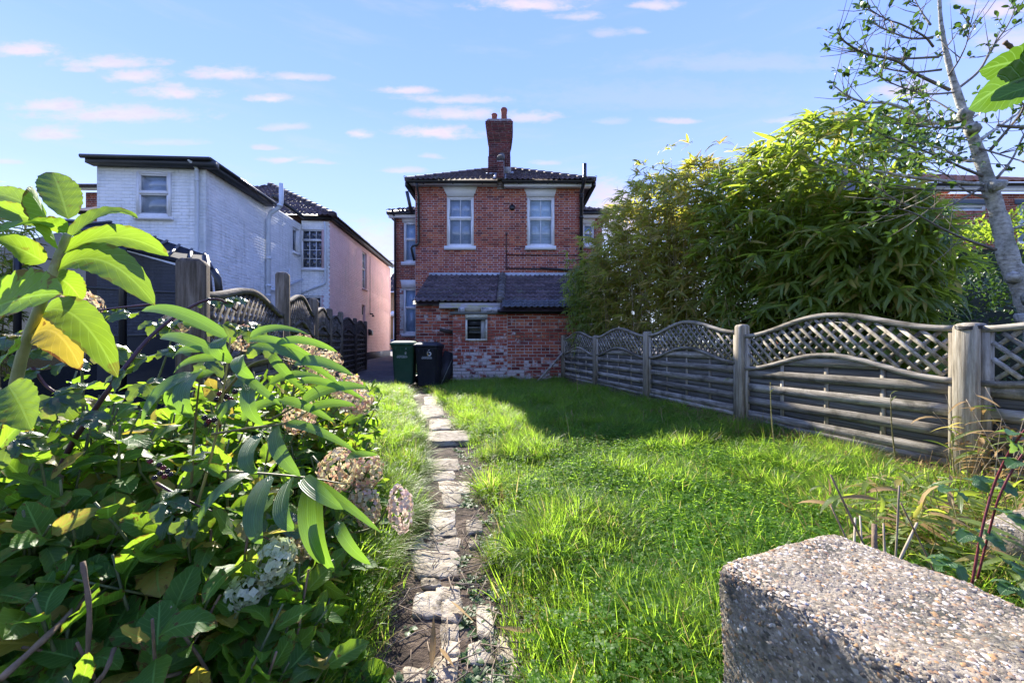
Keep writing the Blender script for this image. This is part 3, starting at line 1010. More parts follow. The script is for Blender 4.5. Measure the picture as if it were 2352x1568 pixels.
vent = vm.build('wall_vent', M_black, house)
# wings set back on both sides
ZW = 14.8
KW = ZW / F
wx = lambda px: (px - CX) * KW
wz = lambda py: EYE + (CY - py) * KW
wl0, wr1 = wx(908), wx(1383)
WT = wz(489.5)
Ow = Vector((wl0, ZW, 0))
hl = [(wx(927.7) - wl0, wz(603), wx(960) - wl0, wz(511)), (wx(927) - wl0, wz(767), wx(960) - wl0, wz(663))]
hl_l = [('trap', wx(925) - wl0, wx(960) - wl0, wx(919) - wl0, wx(965) - wl0, wz(511), WT), ('trap', wx(923) - wl0, wx(960) - wl0, wx(920) - wl0, wx(965) - wl0, wz(663), wz(644)),
        (wx(923) - wl0, wz(611), wx(962) - wl0, wz(603)), (wx(923) - wl0, wz(774), wx(962) - wl0, wz(767)), ]
mb = MB()
wall_core(mb, Ow, UX, NY, XL + .3 - wl0, WT, .25, hl)
Or = Vector((XR - .3, ZW, 0))
hr = [(wx(1338) - Or.x, wz(563), wx(1364) - Or.x, wz(515))]
mb.box((wl0, ZW + .25, 0), (wl0 + .25, 22, WT))
wing = mb.build('wing_wall', M_mortar, house)
mb = MB()
wall_core(mb, Or, UX, NY, wr1 - Or.x, WT, .25, hr)
mb.box((wr1 - .25, ZW + .25, 0), (wr1, 22, WT))
wing2 = mb.build('wing_wall', M_mortar, house)
brickwork(wing, Ow, UX, NY, XL + .3 - wl0, WT, hl + hl_l + [(wx(919) - wl0, wz(769), wx(927) - wl0, wz(664))], M_brick, .0665, .215, cap=20, z0=.75)
M_paintedb = brickmat('half_painted_brick', [(0, (.5, .48, .47)), (.6, (.66, .64, .63)), (.85, (.3, .12, .1)), (1, (.6, .58, .56))])
brickwork(wing, (wx(918.5), ZW, wz(769)), UX, NY, wx(927) - wx(918.5), wz(664) - wz(769), [], M_paintedb, .0665, .215, cap=0, name='painted_brick')
brickwork(wing, (wx(908), ZW, 0), UX, NY, wx(962) - wx(908), .75, [], M_paintedb, .0665, .215, cap=40, name='painted_brick')
brickwork(wing2, Or, UX, NY, wr1 - Or.x, WT, hr + [('trap', hr[0][0], hr[0][2], hr[0][0] - .1, hr[0][2] + .1, wz(515), WT)], M_brick, .0665, .215, cap=10, z0=3)
for (O2, h2) in ((Ow, hl[0]), (Ow, hl[1]), (Or, hr[0])):
    window(house, O2 + UX * h2[0] + Vector((0, 0, h2[1])), UX, NY, h2[2] - h2[0], h2[3] - h2[1], cols=1, bars=False, back=plain('net_curtain', (.42, .5, .6), .8, .1))
for (b0, b1, t0, t1, za, zb) in ((925, 962, 919, 966, 511, 490), (923, 962, 920, 966, 663, 644), (1330, 1364, 1326, 1369, 515, 498)):
    mb = MB()
    mb.prism([(wx(b0), ZW + .05, wz(za)), (wx(b1), ZW + .05, wz(za)), (wx(t1), ZW + .05, wz(zb)), (wx(t0), ZW + .05, wz(zb))], (0, -.066, 0))
    mb.build('lintel', M_white, house)
for (a, b, za, zb) in ((922, 962, 611, 603), (923, 962, 774, 767), (1335, 1366, 571, 563)):
    mb = MB()
    mb.box((wx(a), ZW - .08, wz(za)), (wx(b), ZW + .05, wz(zb)))
    mb.build('sill', M_white, house)
gw = ZW - .25
for (a, b, s) in ((wl0 - .25, XL - .02, -1), (XR + .02, wr1 + .25, 1)):
    mb = MB()
    z0 = EYE + (CY - 490) * gw / F
    mb.box((a, gw, z0 - .03), (b, gw + .09, z0 + .06))
    e = a if s < 0 else b
    mb.box((min(e, e - s * .09), gw + .09, z0 - .03), (max(e, e - s * .09), 22, z0 + .06))
    mb.build('gutter', M_black, house)
    mb = MB()
    mb.box((a + .05, gw + .09, z0 - .14), (b, gw + .11, z0 + .05))
    mb.box((a + .05, gw + .11, z0 - .13), (b, ZW - .012, z0 - .11))
    mb.build('fascia', M_upvc, house)
    mb = MB()
    rr_ = (b - a)
    q = 2.6
    e0, e1 = (a, b) if s < 0 else (b, a)
    mb.add([(e0, gw, z0 + .06), (e1 - s * 1.5, gw, z0 + .06), (e1 - s * 1.5, gw + q, z0 + .06 + q * .5), (e0 - s * q, gw + q, z0 + .06 + q * .5), (e0, gw + 7, z0 + .06), (e0 - s * q, gw + 7, z0 + .06 + q * .5)],
           [(0, 1, 2, 3), (0, 3, 5, 4)])
    rw = mb.build('wing_roof', M_tile, house)
    tile_roof(rw, (min(e0, e1 - s * 1.5), gw - .02, z0 + .075), UX, (0, 1, .5), (lambda u, v, s=s, a=a: (u > v * .9 if s < 0 else (b - (e1 - s * 1.5)) - u > v * .9)), abs(e1 - s * 1.5 - e0), 2.2, .30, .26, 2, M_tile, 30, 5)
mb = MB()
mb.tube([(wx(905), gw + .03, WT + .05), (wx(909), ZW - .1, WT - .25), (wx(909), ZW - .08, 0)], .04, 8)
mb.build('downpipe', M_black, house, True)
mb = MB()
mb.tube([(wx(941), ZW - .4, wz(450)), (wx(950), ZW - .3, wz(496))], .06, 8)
mb.build('flue_pipe', M_black, house, True)

# ------------------------------------------------------------------ brick outhouse with the lean-to roof
ZO, ZR = 9.8, 10.1
ko = ZO / F
ox = lambda px: (px - CX) * ko
oz = lambda py: EYE + (CY - py) * ko
out = thing('brick_outhouse', 'low lean-to brick outhouse with dark tile roof, peeling boards and small square window', 'outhouse', (-.4, 10.5, 0))
rx0, rx1, rx2 = (955 - CX) / F * ZR, ox(1040), 1.62
zt_l, zt_r = EYE + (CY - 697) * ZR / F, oz(719)
mb = MB()
wh = [(ox(1070.5) - rx1, oz(782), ox(1118.4) - rx1, oz(723.3))]
wall_core(mb, (rx1, ZO, 0), UX, NY, rx2 - rx1, zt_r, .23, wh, -.25)
mb.box((rx0, ZR, -.3), (rx1 + .2, ZR + .2, zt_l))
mb.box((rx0, ZR + .2, -.3), (rx0 + .2, ZM - .01, 1.9))
mb.box((rx1, ZO + .23, -.3), (rx1 + .2, ZR, zt_r))
mb.box((rx1 + .2, ZR + .5, -.3), (rx2, ZR + .55, 1.6))
ow = mb.build('wall', M_outmortar, out)
xs_ = ox(1165) - rx1
brickwork(ow, (rx1, ZO, 0), UX, NY, xs_, zt_r, wh, M_outbrick, .0765, .205, cap=150, z0=-.2, bond='header3', joint=.013)
brickwork(ow, (rx1 + xs_, ZO, .03), UX, NY, rx2 - rx1 - xs_, zt_r - .03, [], M_outbrick_r, .0765, .205, cap=150, z0=-.2, bond='header3', joint=.015)
brickwork(ow, (rx0, ZR, 0), UX, NY, rx1 - rx0, zt_l - .06, [], M_outbrick, .0755, .205, cap=0, z0=-.25, bond='header3', joint=.012)
# roof
sl = 0.484
TZ = 1.95 + EYE


def rz(y):
    return TZ - sl * (ZM - y)


vx, vy0 = -2.43, 9.95
Dl = Vector((0, 1, sl)).normalized()
split = (1151 - CX) / F * 10.3
mb = MB()
mb.add([(vx, vy0, rz(vy0)), (split, vy0, rz(vy0)), (split, 9.55, rz(9.55)), (rx2 + .2, 9.55, rz(9.55)), (rx2 + .2, ZM - .02, rz(ZM - .02)), (vx, ZM - .02, rz(ZM - .02))], [(0, 1, 2, 3, 4, 5)])
mb.add([(vx, vy0, rz(vy0) - .05), (split, vy0, rz(vy0) - .05), (split, 9.55, rz(9.55) - .05), (rx2 + .2, 9.55, rz(9.55) - .05), (rx2 + .2, ZM - .02, rz(ZM - .02) - .05), (vx, ZM - .02, rz(ZM - .02) - .05)], [(5, 4, 3, 2, 1, 0)])
oroof = mb.build('roof', M_tile, out)
Ll = (ZM - .06 - vy0) * math.sqrt(1 + sl * sl)
tile_roof(oroof, (vx, vy0 - .02, rz(vy0) + .005), UX, Dl, lambda u, v: True, split - vx, Ll, .3, Ll / 8, 2, M_tile, 200, 8, rh=.034)
tile_roof(oroof, (split + .06, 9.98, rz(9.98) + .005), UX, Dl, lambda u, v: True, rx2 + .2 - split, Ll, .28, Ll / 8, 2, M_tile, 200, 9, rh=.026)
tile_roof(oroof, (split + .04, 9.52, rz(9.55) + .03), UX, Dl, lambda u, v: True, rx2 + .2 - split, .46, .26, .155, 2, M_tile2, 60, 10, name='newer_roof_tile', rh=.022)
for i in range(8):
    a = Vector((split, 9.93 + .245 * i, rz(9.93 + .245 * i) + .05))
    mb = MB()
    mb.tube([a, a + Dl * .30 + Vector((0, 0, -.014))], [.105, .095], 14, random.random())
    mb.build('ridge_tile', M_ridge, oroof, True)
mb = MB()
mb.box((vx, ZM - .06, TZ - .10), (rx2 + .2, ZM - .014, TZ + .065))
mb.obox(((vx + rx2 + .2) / 2, ZM - .14, TZ - .07), ((rx2 + .2 - vx) / 2, 0, 0), Dl * .1, (0, -.006, .014))
mb.build('lead_flashing', M_lead, out)
M_peel = surf('peeling_paint', [(0.30, (0.08, 0.13, 0.09)), (0.42, (0.42, 0.40, 0.22)), (0.55, (0.40, 0.37, 0.40)), (0.66, (0.48, 0.46, 0.34)), (0.74, (0.12, 0.10, 0.08))], (3, 3, 14), rough=.8, bump=.5, bdist=.006, vary=0)
M_greyboard = surf('grey_green_board', [(0.3, (0.05, 0.055, 0.045)), (0.6, (0.16, 0.17, 0.14)), (0.8, (0.3, 0.29, 0.25))], (3, 3, 40), rough=.85, bump=.5, bdist=.004)
kb = 9.86 / F
bxx = lambda px: (px - CX) * kb
bzz = lambda py: EYE + (CY - py) * kb
mb = MB()
mb.box((bxx(1007.8), 9.93, bzz(708)), (bxx(1163.5), 10.02, bzz(696)))
mb.box((bxx(1007.8), 9.90, bzz(709)), (bxx(1163.5), 9.93, bzz(704)))
mb.build('peeling_fascia_board', M_peel, out)
mb = MB()
mb.box((ox(1034), 9.74, oz(723)), (ox(1164), ZO - .008, oz(717.5)))
mb.build('dark_board', M_greyboard, out)
mb = MB()
mb.box((ox(1053), 9.78, oz(717.5)), (ox(1066.5), 9.98, oz(707)))
mb.box((ox(1105.5), 9.78, oz(717.5)), (ox(1163), 9.98, oz(707)))
mb.build('painted_block', surf('flaked_white', [(0.38, (0.12, 0.12, 0.12)), (0.5, (0.4, 0.4, 0.4)), (0.7, (0.6, 0.59, 0.57))], (9, 9, 9), vary=0, rough=.8, bump=.4), out)
mb = MB()
mb.box((ox(1066.5), 9.84, oz(717.5)), (ox(1105.5), 9.98, oz(707)))
mb.build('ply_patch', surf('ply', [(0.3, (0.3, 0.26, 0.16)), (0.7, (0.46, 0.41, 0.28))], (4, 4, 10), vary=0), out)
mb = MB()
mb.box((ox(1143), 9.62, oz(719.5)), (rx2 + .2, 9.72, oz(713)))
mb.box((ox(1162), 9.72, oz(722)), (rx2 + .15, 9.79, oz(712)))
mb.build('gutter', M_black, out)
# the small square window with a makeshift filling
w0, w1, z0, z1 = ox(1070.5), ox(1118.4), oz(782), oz(723.3)
M_cream = surf('flaked_cream', [(0.3, (0.35, 0.33, 0.25)), (0.5, (0.66, 0.65, 0.52)), (0.7, (0.75, 0.74, 0.65))], (16, 16, 16), vary=0, rough=.7, bump=.4)
mb = MB()
t = .03
mb.box((w0 - .01, 9.77, z0), (w0 + t, 9.87, z1 - .11))
mb.box((w1 - t, 9.77, z0), (w1 + .01, 9.87, z1 - .11))
mb.box((w0 - .01, 9.765, z0 - .015), (w1 + .01, 9.87, z0 + .03))
mb.box((w0 - .015, 9.76, z1 - .075), (w1 + .015, 9.87, z1 + .005))
ofr = mb.build('window_frame', M_cream, out)
mb = MB()
mb.box((w0 - .005, 9.765, z1 - .125), (w1 + .005, 9.87, z1 - .077))
mb.build('lower_rail', M_greyboard, ofr)
mb = MB()
mb.box((w0 + t + .02, 9.86, z1 - .26), (w1 - t - .13, 9.9, z1 - .125))
mb.build('slate_panel', M_fascia, ofr)
mb = MB()
mb.box((w1 - t - .12, 9.85, z0 + .03), (w1 - t - .002, 9.93, z1 - .13))
mb.build('side_board', surf('pale_board', [(0.3, (0.25, 0.25, 0.24)), (0.7, (0.45, 0.45, 0.43))], (20, 20, 4), vary=0), ofr)
mb = MB()
for (a, b, c, d, yy2) in ((w0 + t + .01, w1 - t - .13, z1 - .335, z1 - .295, 9.84), (w0 + t + .02, w1 - t - .12, z1 - .385, z1 - .34, 9.9), (w0 + t + .03, w1 - t - .08, z1 - .45, z1 - .40, 9.86), (w0 + t + .2, w1 - t - .06, z1 - .40, z1 - .37, 9.95)):
    mb.box((a, yy2, c), (b, yy2 + .25, d))
mb.build('timber_ledge', M_greyboard, ofr)
mb = MB()
mb.box((w0 - .2, 10.2, z0 - .3), (w1 + .2, 10.23, z1 + .1))
mb.build('dark_interior', M_room, ofr)
# timber and odds against the recess wall
lb = MB()
lb.bar((ox(1012) - .05, 9.98, oz(757)), (ox(1036), 10.0, oz(763)), .09, .03, (0, -1, 0))
tag(lb.build('wall_plank', M_browns), 'short dark plank fixed aslant on the brick wall above the wheelie bins', 'plank')
lb = MB()
lb.bar((ox(1014), 9.62, -.08), (ox(1034), 10.02, .62), .35, .02, (0.2, -1, .3))
tag(lb.build('leaning_board', plain('black_board', (.02, .02, .02), .6)), 'wide black board leaning in the corner beside the dark wheelie bin', 'board')
lb = MB()
lb.tube([(ox(1018), 9.5, -.1), (ox(1036), 9.93, .45)], .012, 6)
tag(lb.build('thin_rod', M_greyboard), 'thin grey rod leaning on the black board beside the dark wheelie bin', 'rod')
lb = MB()
lb.bar(P(1232, 880, 9.3), P(1294, 810, 9.62), .045, .045, rnd=.6)
tag(lb.build('prop_timber', M_woodd), 'thin grey timber prop slanting from the grass up to the far fence post', 'prop')

# ------------------------------------------------------------------ white and pink painted house
ang = math.radians(4.0)
U4 = Vector((math.cos(ang), math.sin(ang), 0))
D4 = Vector((-math.sin(ang), math.cos(ang), 0))
C0 = Vector((-6.17, 8.2, 0))
wh_house = thing('painted_house', 'long painted house, white brick rear and pink side wall beyond the left fence', 'house', C0 + D4 * 5 - U4 * 2)
N4 = -D4


def at_line(px, py, A, d):
    """Where the photograph's column px meets the vertical wall through A along d; returns (distance along, z)."""
    u = (px - CX) / F
    s = (u * A.y - A.x) / (d.x - u * d.y)
    y = A.y + d.y * s
    return s, EYE + (CY - py) * y / F


fl = 2.05
Of = C0 - U4 * fl
ET = 4.37
wa = [at_line(315.6, 499.5, C0, U4), at_line(394, 398, C0, U4)]
fh = [(wa[0][0] + fl, wa[0][1], wa[1][0] + fl, wa[1][1])]
mb = MB()
wall_core(mb, Of, U4, N4, fl, ET, .25, fh)
LB = 4.32
m0 = at_line(672.6, 578.6, C0, D4)
m1 = at_line(682, 527, C0, D4)
mh = [(m0[0], m0[1], m1[0] + .1, m1[1])]
wall_core(mb, C0 + D4 * .002, D4, U4, LB, ET + .12, .25, mh)
JW = 0.85
CJ = C0 + D4 * LB
CP = CJ + U4 * JW
ETJ = 4.62
ja, jb = at_line(690.7, 618, CJ, U4), at_line(744, 527.5, CJ, U4)
ka, kb2 = at_line(692, 712, CJ, U4), at_line(741, 679, CJ, U4)
jh = [(ja[0] + .0, ja[1], jb[0], jb[1]), (max(ka[0], .02), ka[1], kb2[0], kb2[1])]
wall_core(mb, CJ + U4 * .002, U4, N4, JW - .002, ETJ, .25, jh)
whw = mb.build('white_wall', M_wmortar, wh_house)
brickwork(whw, Of, U4, N4, fl, ET, fh, M_wbrick, .0655, .205, cap=120, proud=.003, joint=.006, z0=1.0)
brickwork(whw, C0, D4, U4, LB, ET + .12, mh, M_wbrick, .0655, .205, cap=90, proud=.003, joint=.006, z0=1.0)
brickwork(whw, CJ, U4, N4, JW, ETJ, jh, M_wbrick, .0655, .205, cap=0, proud=.003, joint=.006, z0=1.0)
PL = 7.95
p0, p1 = at_line(832, 662.6, CP, D4), at_line(842, 583.5, CP, D4)
d0, d1 = at_line(831, 823, CP, D4), at_line(839, 702, CP, D4)
ph = [(p0[0], p0[1], p1[0], p1[1]), (d0[0], 0.05, d1[0], d1[1])]
mb = MB()
wall_core(mb, CP, D4, U4, PL, ETJ, .25, ph)
Xb = -7
mb.obox(CP + D4 * (PL + .12) - U4 * 3.6 + Vector((0, 0, ETJ / 2)), U4 * 3.6, D4 * .12, (0, 0, ETJ / 2))
pw = mb.build('pink_wall', M_pmortar, wh_house)
brickwork(pw, CP, D4, U4, PL, ETJ, ph, M_pbrick, .0655, .205, cap=85, proud=.003, joint=.006, z0=.45)
mb = MB()
mb.obox(CP + D4 * (d1[0] + (PL - d1[0]) / 2 + .15) + U4 * .02 + Vector((0, 0, .2)), D4 * ((PL - d1[0]) / 2 - .1), U4 * .02, (0, 0, .26))
mb.build('plinth', plain('black_paint', (.03, .03, .035), .6), wh_house)
window(wh_house, Of + U4 * fh[0][0] + Vector((0, 0, fh[0][1])), U4, N4, fh[0][2] - fh[0][0], fh[0][3] - fh[0][1], rows=(.46, .54), cols=1, bars=False, fw=.05, inset=.0, back=plain('blind_mid', (.45, .47, .5), .8, .1))
window(wh_house, C0 + D4 * mh[0][0] + Vector((0, 0, mh[0][1])), D4, U4, mh[0][2] - mh[0][0], mh[0][3] - mh[0][1], rows=(1,), cols=1, bars=False, fw=.04, back=M_room)
window(wh_house, CJ + U4 * jh[0][0] + Vector((0, 0, jh[0][1])), U4, N4, jh[0][2] - jh[0][0], jh[0][3] - jh[0][1], rows=(.26, .74), cols=3, hb=(1, 3), fw=.035, back=plain('dim_blind', (.13, .14, .17), .8, .1), glass=M_glassd)
window(wh_house, CJ + U4 * jh[1][0] + Vector((0, 0, jh[1][1])), U4, N4, jh[1][2] - jh[1][0], jh[1][3] - jh[1][1], rows=(1,), cols=1, bars=False, fw=.05, back=M_room, glass=M_glassd)
window(wh_house, CP + D4 * ph[0][0] + Vector((0, 0, ph[0][1])), D4, U4, ph[0][2] - ph[0][0], ph[0][3] - ph[0][1], rows=(.45, .55), cols=2, hb=(2, 2), fw=.04, back=M_room, inset=.08)
mb = MB()
for (base, d, n, h_) in ((Of, U4, N4, fh[0]), (CJ, U4, N4, jh[0]), (CP, D4, U4, ph[0]), (C0, D4, U4, mh[0])):
    mb = MB()
    mb.obox(base + d * ((h_[0] + h_[2]) / 2) + n * .02 + Vector((0, 0, h_[1] - .03)), d * ((h_[2] - h_[0]) / 2 + .04), n * .05, (0, 0, .028))
    mb.build('sill', M_white if base is not CP else M_pmortar, wh_house)
mb = MB()
dc = CP + D4 * ((d0[0] + d1[0]) / 2) - U4 * .1
mb.obox(dc + Vector((0, 0, .05 + (d1[1] - .05) / 2)), D4 * ((d1[0] - d0[0]) / 2), U4 * .03, (0, 0, (d1[1] - .05) / 2))
door = mb.build('door', surf('door_paint', [(0.3, (.7, .52, .5)), (.7, (.8, .62, .6))], (5, 5, 5), vary=0, rough=.4), wh_house)
mb = MB()
mb.obox(dc + U4 * .032 + Vector((0, 0, d1[1] - .22)), D4 * ((d1[0] - d0[0]) / 2 - .08), U4 * .006, (0, 0, .16))
mb.build('door_glass', M_room, door)
mb = MB()
for s in (-1, 1):
    for (zc, hh) in ((.55, .35), (1.35, .35)):
        mb.obox(dc + U4 * .034 + D4 * (s * .13) + Vector((0, 0, zc)), D4 * .09, U4 * .006, (0, 0, hh))
mb.build('door_panel', M_pmortar, door)
# fascia, gutters, roofs
mb = MB()
mb.obox(C0 - U4 * (fl / 2 - .1) + N4 * .09 + Vector((0, 0, 4.42)), U4 * (fl / 2 + .16), N4 * .09, (0, 0, .06))
mb.obox(C0 + U4 * .09 + D4 * 1.15 + Vector((0, 0, 4.42)), D4 * 1.13, U4 * .088, (0, 0, .0595))
mb.obox(C0 - U4 * .95 + D4 * 1.2 + Vector((0, 0, 4.50)), U4 * 1.15, D4 * 1.35, (0, 0, .015))
mb.build('fascia', M_fascia, wh_house)
mb = MB()
for (a, b) in ((C0 - U4 * (fl + .12) + N4 * .2 + Vector((0, 0, 4.475)), C0 + U4 * .2 + N4 * .2 + Vector((0, 0, 4.49))),
               (C0 + U4 * .2 + N4 * .2 + Vector((0, 0, 4.49)), C0 + U4 * .2 + D4 * 2.35 + Vector((0, 0, 4.47)))):
    mb.tube([a, b], .042, 8)
a, b, c, d = C0 + U4 * .12 + D4 * 2.4, C0 + U4 * .12 + D4 * (LB - .1), CP + U4 * .12 + N4 * .12, CP + U4 * .12 + D4 * (PL + .2)
for q in (a, b, c, d):
    q.z = ETJ + .06
mb.tube([a, b, c, d], .055, 8)
mb.build('gutter', M_black, wh_house)
mb = MB()
hp = ETJ + .1
e0, e1 = CP + U4 * .2 + N4 * .2, CP + U4 * .2 + D4 * (PL + .2)
w8 = 7.6
rs = .6
e2, e3 = e1 - U4 * w8, e0 - U4 * w8
rg0, rg1 = e0 - U4 * (w8 / 2) + D4 * (w8 / 2), e1 - U4 * (w8 / 2) - D4 * (w8 / 2 - .2)
V = [(*e0.xy, hp), (*e1.xy, hp), (*e2.xy, hp), (*e3.xy, hp), (*rg0.xy, hp + rs * w8 / 2), (*rg1.xy, hp + rs * w8 / 2)]
mb.add(V, [(0, 1, 5, 4), (2, 3, 4, 5), (3, 0, 4), (1, 2, 5)])
wr = mb.build('roof', M_tile, wh_house)
tile_roof(wr, e3 + Vector((0, 0, hp + .01)), U4, (D4 + Vector((0, 0, rs))), lambda u, v: v * .857 < u < w8 - v * .857 and u > 3.0, w8, 4.4, .3, .27, 2, M_tile, 140, 15)
tile_roof(wr, e0 + Vector((0, 0, hp + .01)), D4, (-U4 + Vector((0, 0, rs))), lambda u, v: v * .857 < u, PL + .4, .9, .3, .27, 2, M_tile, 0, 16)
mb = MB()
a, b = Vector(V[0]), Vector(V[4])
for i in range(14):
    mb.tube([a.lerp(b, i / 14) + Vector((0, 0, .03)), a.lerp(b, (i + 1.1) / 14) + Vector((0, 0, .02))], [.095, .085], 8, random.random())
mb.build('hip_tile', M_tile, wr)
M_wpipe = plain('painted_pipe', (.62, .67, .72), .4)


def onw(px, py, A, d, n, off=.07):
    s, z = at_line(px, py, A, d)
    q = A + d * s + n * off
    return Vector((q.x, q.y, z))


mb = MB()
q = onw(457, 384, C0, U4, N4)
mb.tube([onw(451, 374, C0, U4, N4, .2), onw(451, 378, C0, U4, N4, .2), onw(455, 386, C0, U4, N4, .12), onw(457.5, 392, C0, U4, N4), onw(457.5, 592, C0, U4, N4), onw(458, 700, C0, U4, N4)], .034, 10)
for py in (395, 417, 580):
    mb.tube([onw(457.5, py, C0, U4, N4), onw(457.5, py + 3, C0, U4, N4)], .044, 10)
mb.build('downpipe', M_wpipe, wh_house, True)
mb = MB()
b0 = onw(609, 640, C0, D4, U4, .08)
sx_ = [Vector((b0.x + .32, b0.y + .02, 4.95)), Vector((b0.x + .32, b0.y + .02, 4.45)), Vector((b0.x + .27, b0.y, 4.33)), Vector((b0.x + .05, b0.y, 4.18)), Vector((b0.x, b0.y, 4.0)), Vector((b0.x, b0.y, .2))]
mb.tube(sx_, .055, 12)
for z in (4.35, 3.0, 2.3, 2.05):
    mb.tube([(b0.x + (.29 if z > 4.3 else 0), b0.y, z), (b0.x + (.29 if z > 4.3 else 0), b0.y, z + .06)], .068, 12)
mb.tube([(b0.x, b0.y, 2.25), (b0.x, b0.y + .2, 2.24), onw(688, 643, C0, D4, U4, .08)], .04, 10)
mb.tube([onw(660, 617, C0, D4, U4, .05), onw(660, 640, C0, D4, U4, .05)], .02, 8)
mb.build('soil_pipe', M_wpipe, wh_house, True)
mb = MB()
mb.tube([onw(748, 512, CJ, U4, N4, .1), onw(749, 530, CJ, U4, N4, .05), onw(749, 650, CJ, U4, N4, .05), onw(745, 654, CJ, U4, N4, .05), onw(700, 671, CJ, U4, N4, .05), onw(690, 675, CJ, U4, N4, .05)], .03, 8)
mb.build('bay_downpipe', M_wpipe, wh_house, True)
mb = MB()
mb.tube([onw(849, 590, CP, D4, U4, .02), onw(849, 722, CP, D4, U4, .02)], .008, 5)
mb.tube([onw(848, 722, CP, D4, U4, .03), onw(849, 722, CP, D4, U4, .14)], .03, 6)
mb.tube([onw(849, 724, CP, D4, U4, .14), onw(849, 728, CP, D4, U4, .14)], [.03, .06], 8)
mb.build('wall_lamp', M_black, wh_house)
mb = MB()
s0, za = at_line(845.6, 770.7, CP, D4)
s1, zb = at_line(855.5, 757.5, CP, D4)
mb.prism([CP + D4 * s0 + U4 * .005 + Vector((0, 0, za)), CP + D4 * s0 + U4 * .12 + Vector((0, 0, za)), CP + D4 * s0 + U4 * .12 + Vector((0, 0, zb - .06)), CP + D4 * s0 + U4 * .005 + Vector((0, 0, zb))], D4 * .3)
tag(mb.build('letter_box', M_black), 'small black letter box on the pink wall', 'letter box')
# dark lean-to roof and the netted shelter behind the left fence
sh = thing('netted_shelter', 'dark netted garden shelter with padded poles behind the left fence', 'shelter', (-4.2, 4.6, 0))
K = lambda px, py, d: P(px, py, d)
mb = MB()
ra, rb = K(120, 525, 5.2), K(487, 621, 4.4)
rc, rd = K(255, 512, 7.0), K(470, 585, 6.3)
mb.add([ra, rb, rd, rc], [(0, 1, 2, 3)])
mb.add([ra - Vector((0, 0, .03)), rb - Vector((0, 0, .03)), rd - Vector((0, 0, .03)), rc - Vector((0, 0, .03))], [(3, 2, 1, 0)])
mb.tube([ra, rb], .03, 8)
mb.tube([rb, rd], .025, 8)
mb.build('roof_sheet', surf('dark_sheet', [(0.3, (.012, .014, .02)), (.7, (.03, .034, .042))], (8, 8, 8), rough=.9, vary=0, spec=.1), sh)
mb = MB()
for i in range(9):
    f = i / 8
    a, b = ra.lerp(rb, f), rc.lerp(rd, f)
    mb.tube([a + Vector((0, 0, .015)), b + Vector((0, 0, .015))], .02, 6)
mb.build('roof_rib', M_fascia, sh)
M_net = netmat('dark_net', (.012, .015, .024), 400, .90)
net0, net1 = ra + Vector((.02, .05, 0)), rb + Vector((-.1, .05, 0))
mb = MB()
V = []
for i in range(13):
    f = i / 12
    p = net0.lerp(net1, f)
    V += [(p.x, p.y + .15 * math.sin(f * 3.1), ra.lerp(rb, min(max(f, 0), 1)).z - .04), (p.x, p.y + .2 * math.sin(f * 3.1), .1)]
mb.add(V, [(2 * i, 2 * i + 1, 2 * i + 3, 2 * i + 2) for i in range(12)])
mb.build('net', M_net, sh)
mb = MB()
q0, q1 = K(-190, 470, 5.6), ra + Vector((.02, .05, 0))
mb.add([(q0.x, q0.y, 1.9), (q0.x, q0.y, .1), (q1.x, q1.y, .1), (q1.x, q1.y, ra.z - .04)], [(0, 1, 2, 3)])
mb.build('net', M_net, sh)
mb = MB()
for (za_, zb_) in ((1.62, 1.42), (1.30, 1.30), (.95, 1.0)):
    mb.tube([(net0.x, net0.y - .04, za_), net0.lerp(net1, .5) + Vector((0, .13, (za_ + zb_) / 2 - net0.lerp(net1, .5).z)), (net1.x, net1.y - .02, zb_)], .018, 6)
mb.build('strap', M_fascia, sh)
for (a, b, c) in ((K(472, 590, 4.5), K(478, 640, 4.4), K(484, 720, 4.4)), (K(490, 622, 4.3), K(500, 640, 4.3), K(507, 700, 4.3)), (K(282, 570, 4.7), K(282, 640, 4.7), K(282, 900, 4.7)), (K(40, 560, 4.9), K(40, 640, 4.9), K(40, 900, 4.9))):
    mb = MB()
    mb.tube([a, b, c], .035, 8)
    mb.build('padded_pole', M_black, sh, True)
mb = MB()
mb.tube([K(60, 590, 5.4), K(300, 617, 5.0)], .012, 6)
mb.build('rail', M_upvc, sh)
lean = MB()
a, b = K(120, 525, 7.2), K(275, 530, 7.4)
for i in range(6):
    q = i / 6
    lean.prism([K(110 + 10 * i, 500 + 6 * i, 7.6), K(190 + 18 * i, 506 + 6 * i, 7.6), K(200 + 18 * i, 512 + 6 * i, 7.4), K(110 + 10 * i, 506 + 6 * i, 7.4)], (0, .35, .05), random.random())
tag(lean.build('lean_to_roof', M_tile2), 'stepped dark tiled lean-to roof against the white rear wall', 'roof')

# ------------------------------------------------------------------ other houses
nb = thing('terrace_house', 'red brick house end with dark roof behind the white house', 'house', (-16, 14.5, 0))
mb = MB()
kx = 15.0 / F
x0n, x1n = (197 - CX) * kx, (330 - CX) * kx
mb.box((x0n, 15, 0), (x1n, 19, EYE + (CY - 443) * kx))
nw = mb.build('wall', M_mortar, nb)
brickwork(nw, (x0n, 15, 0), UX, NY, 1.5, EYE + (CY - 443) * kx, [], M_brick, .075, .225, cap=30, z0=4.2)
mb = MB()
mb.box((x0n - .35, 14.7, EYE + (CY - 443) * kx), (x1n, 14.8, EYE + (CY - 438) * kx))
mb.build('fascia', M_upvc, nb)
mb = MB()
mb.add([(x0n - .45, 14.6, EYE + (CY - 437) * kx), (x1n, 14.6, EYE + (CY - 437) * kx), (x1n, 18, EYE + (CY - 437) * kx + .9), (x0n - .1, 18, EYE + (CY - 437) * kx + .9)], [(0, 1, 2, 3)])
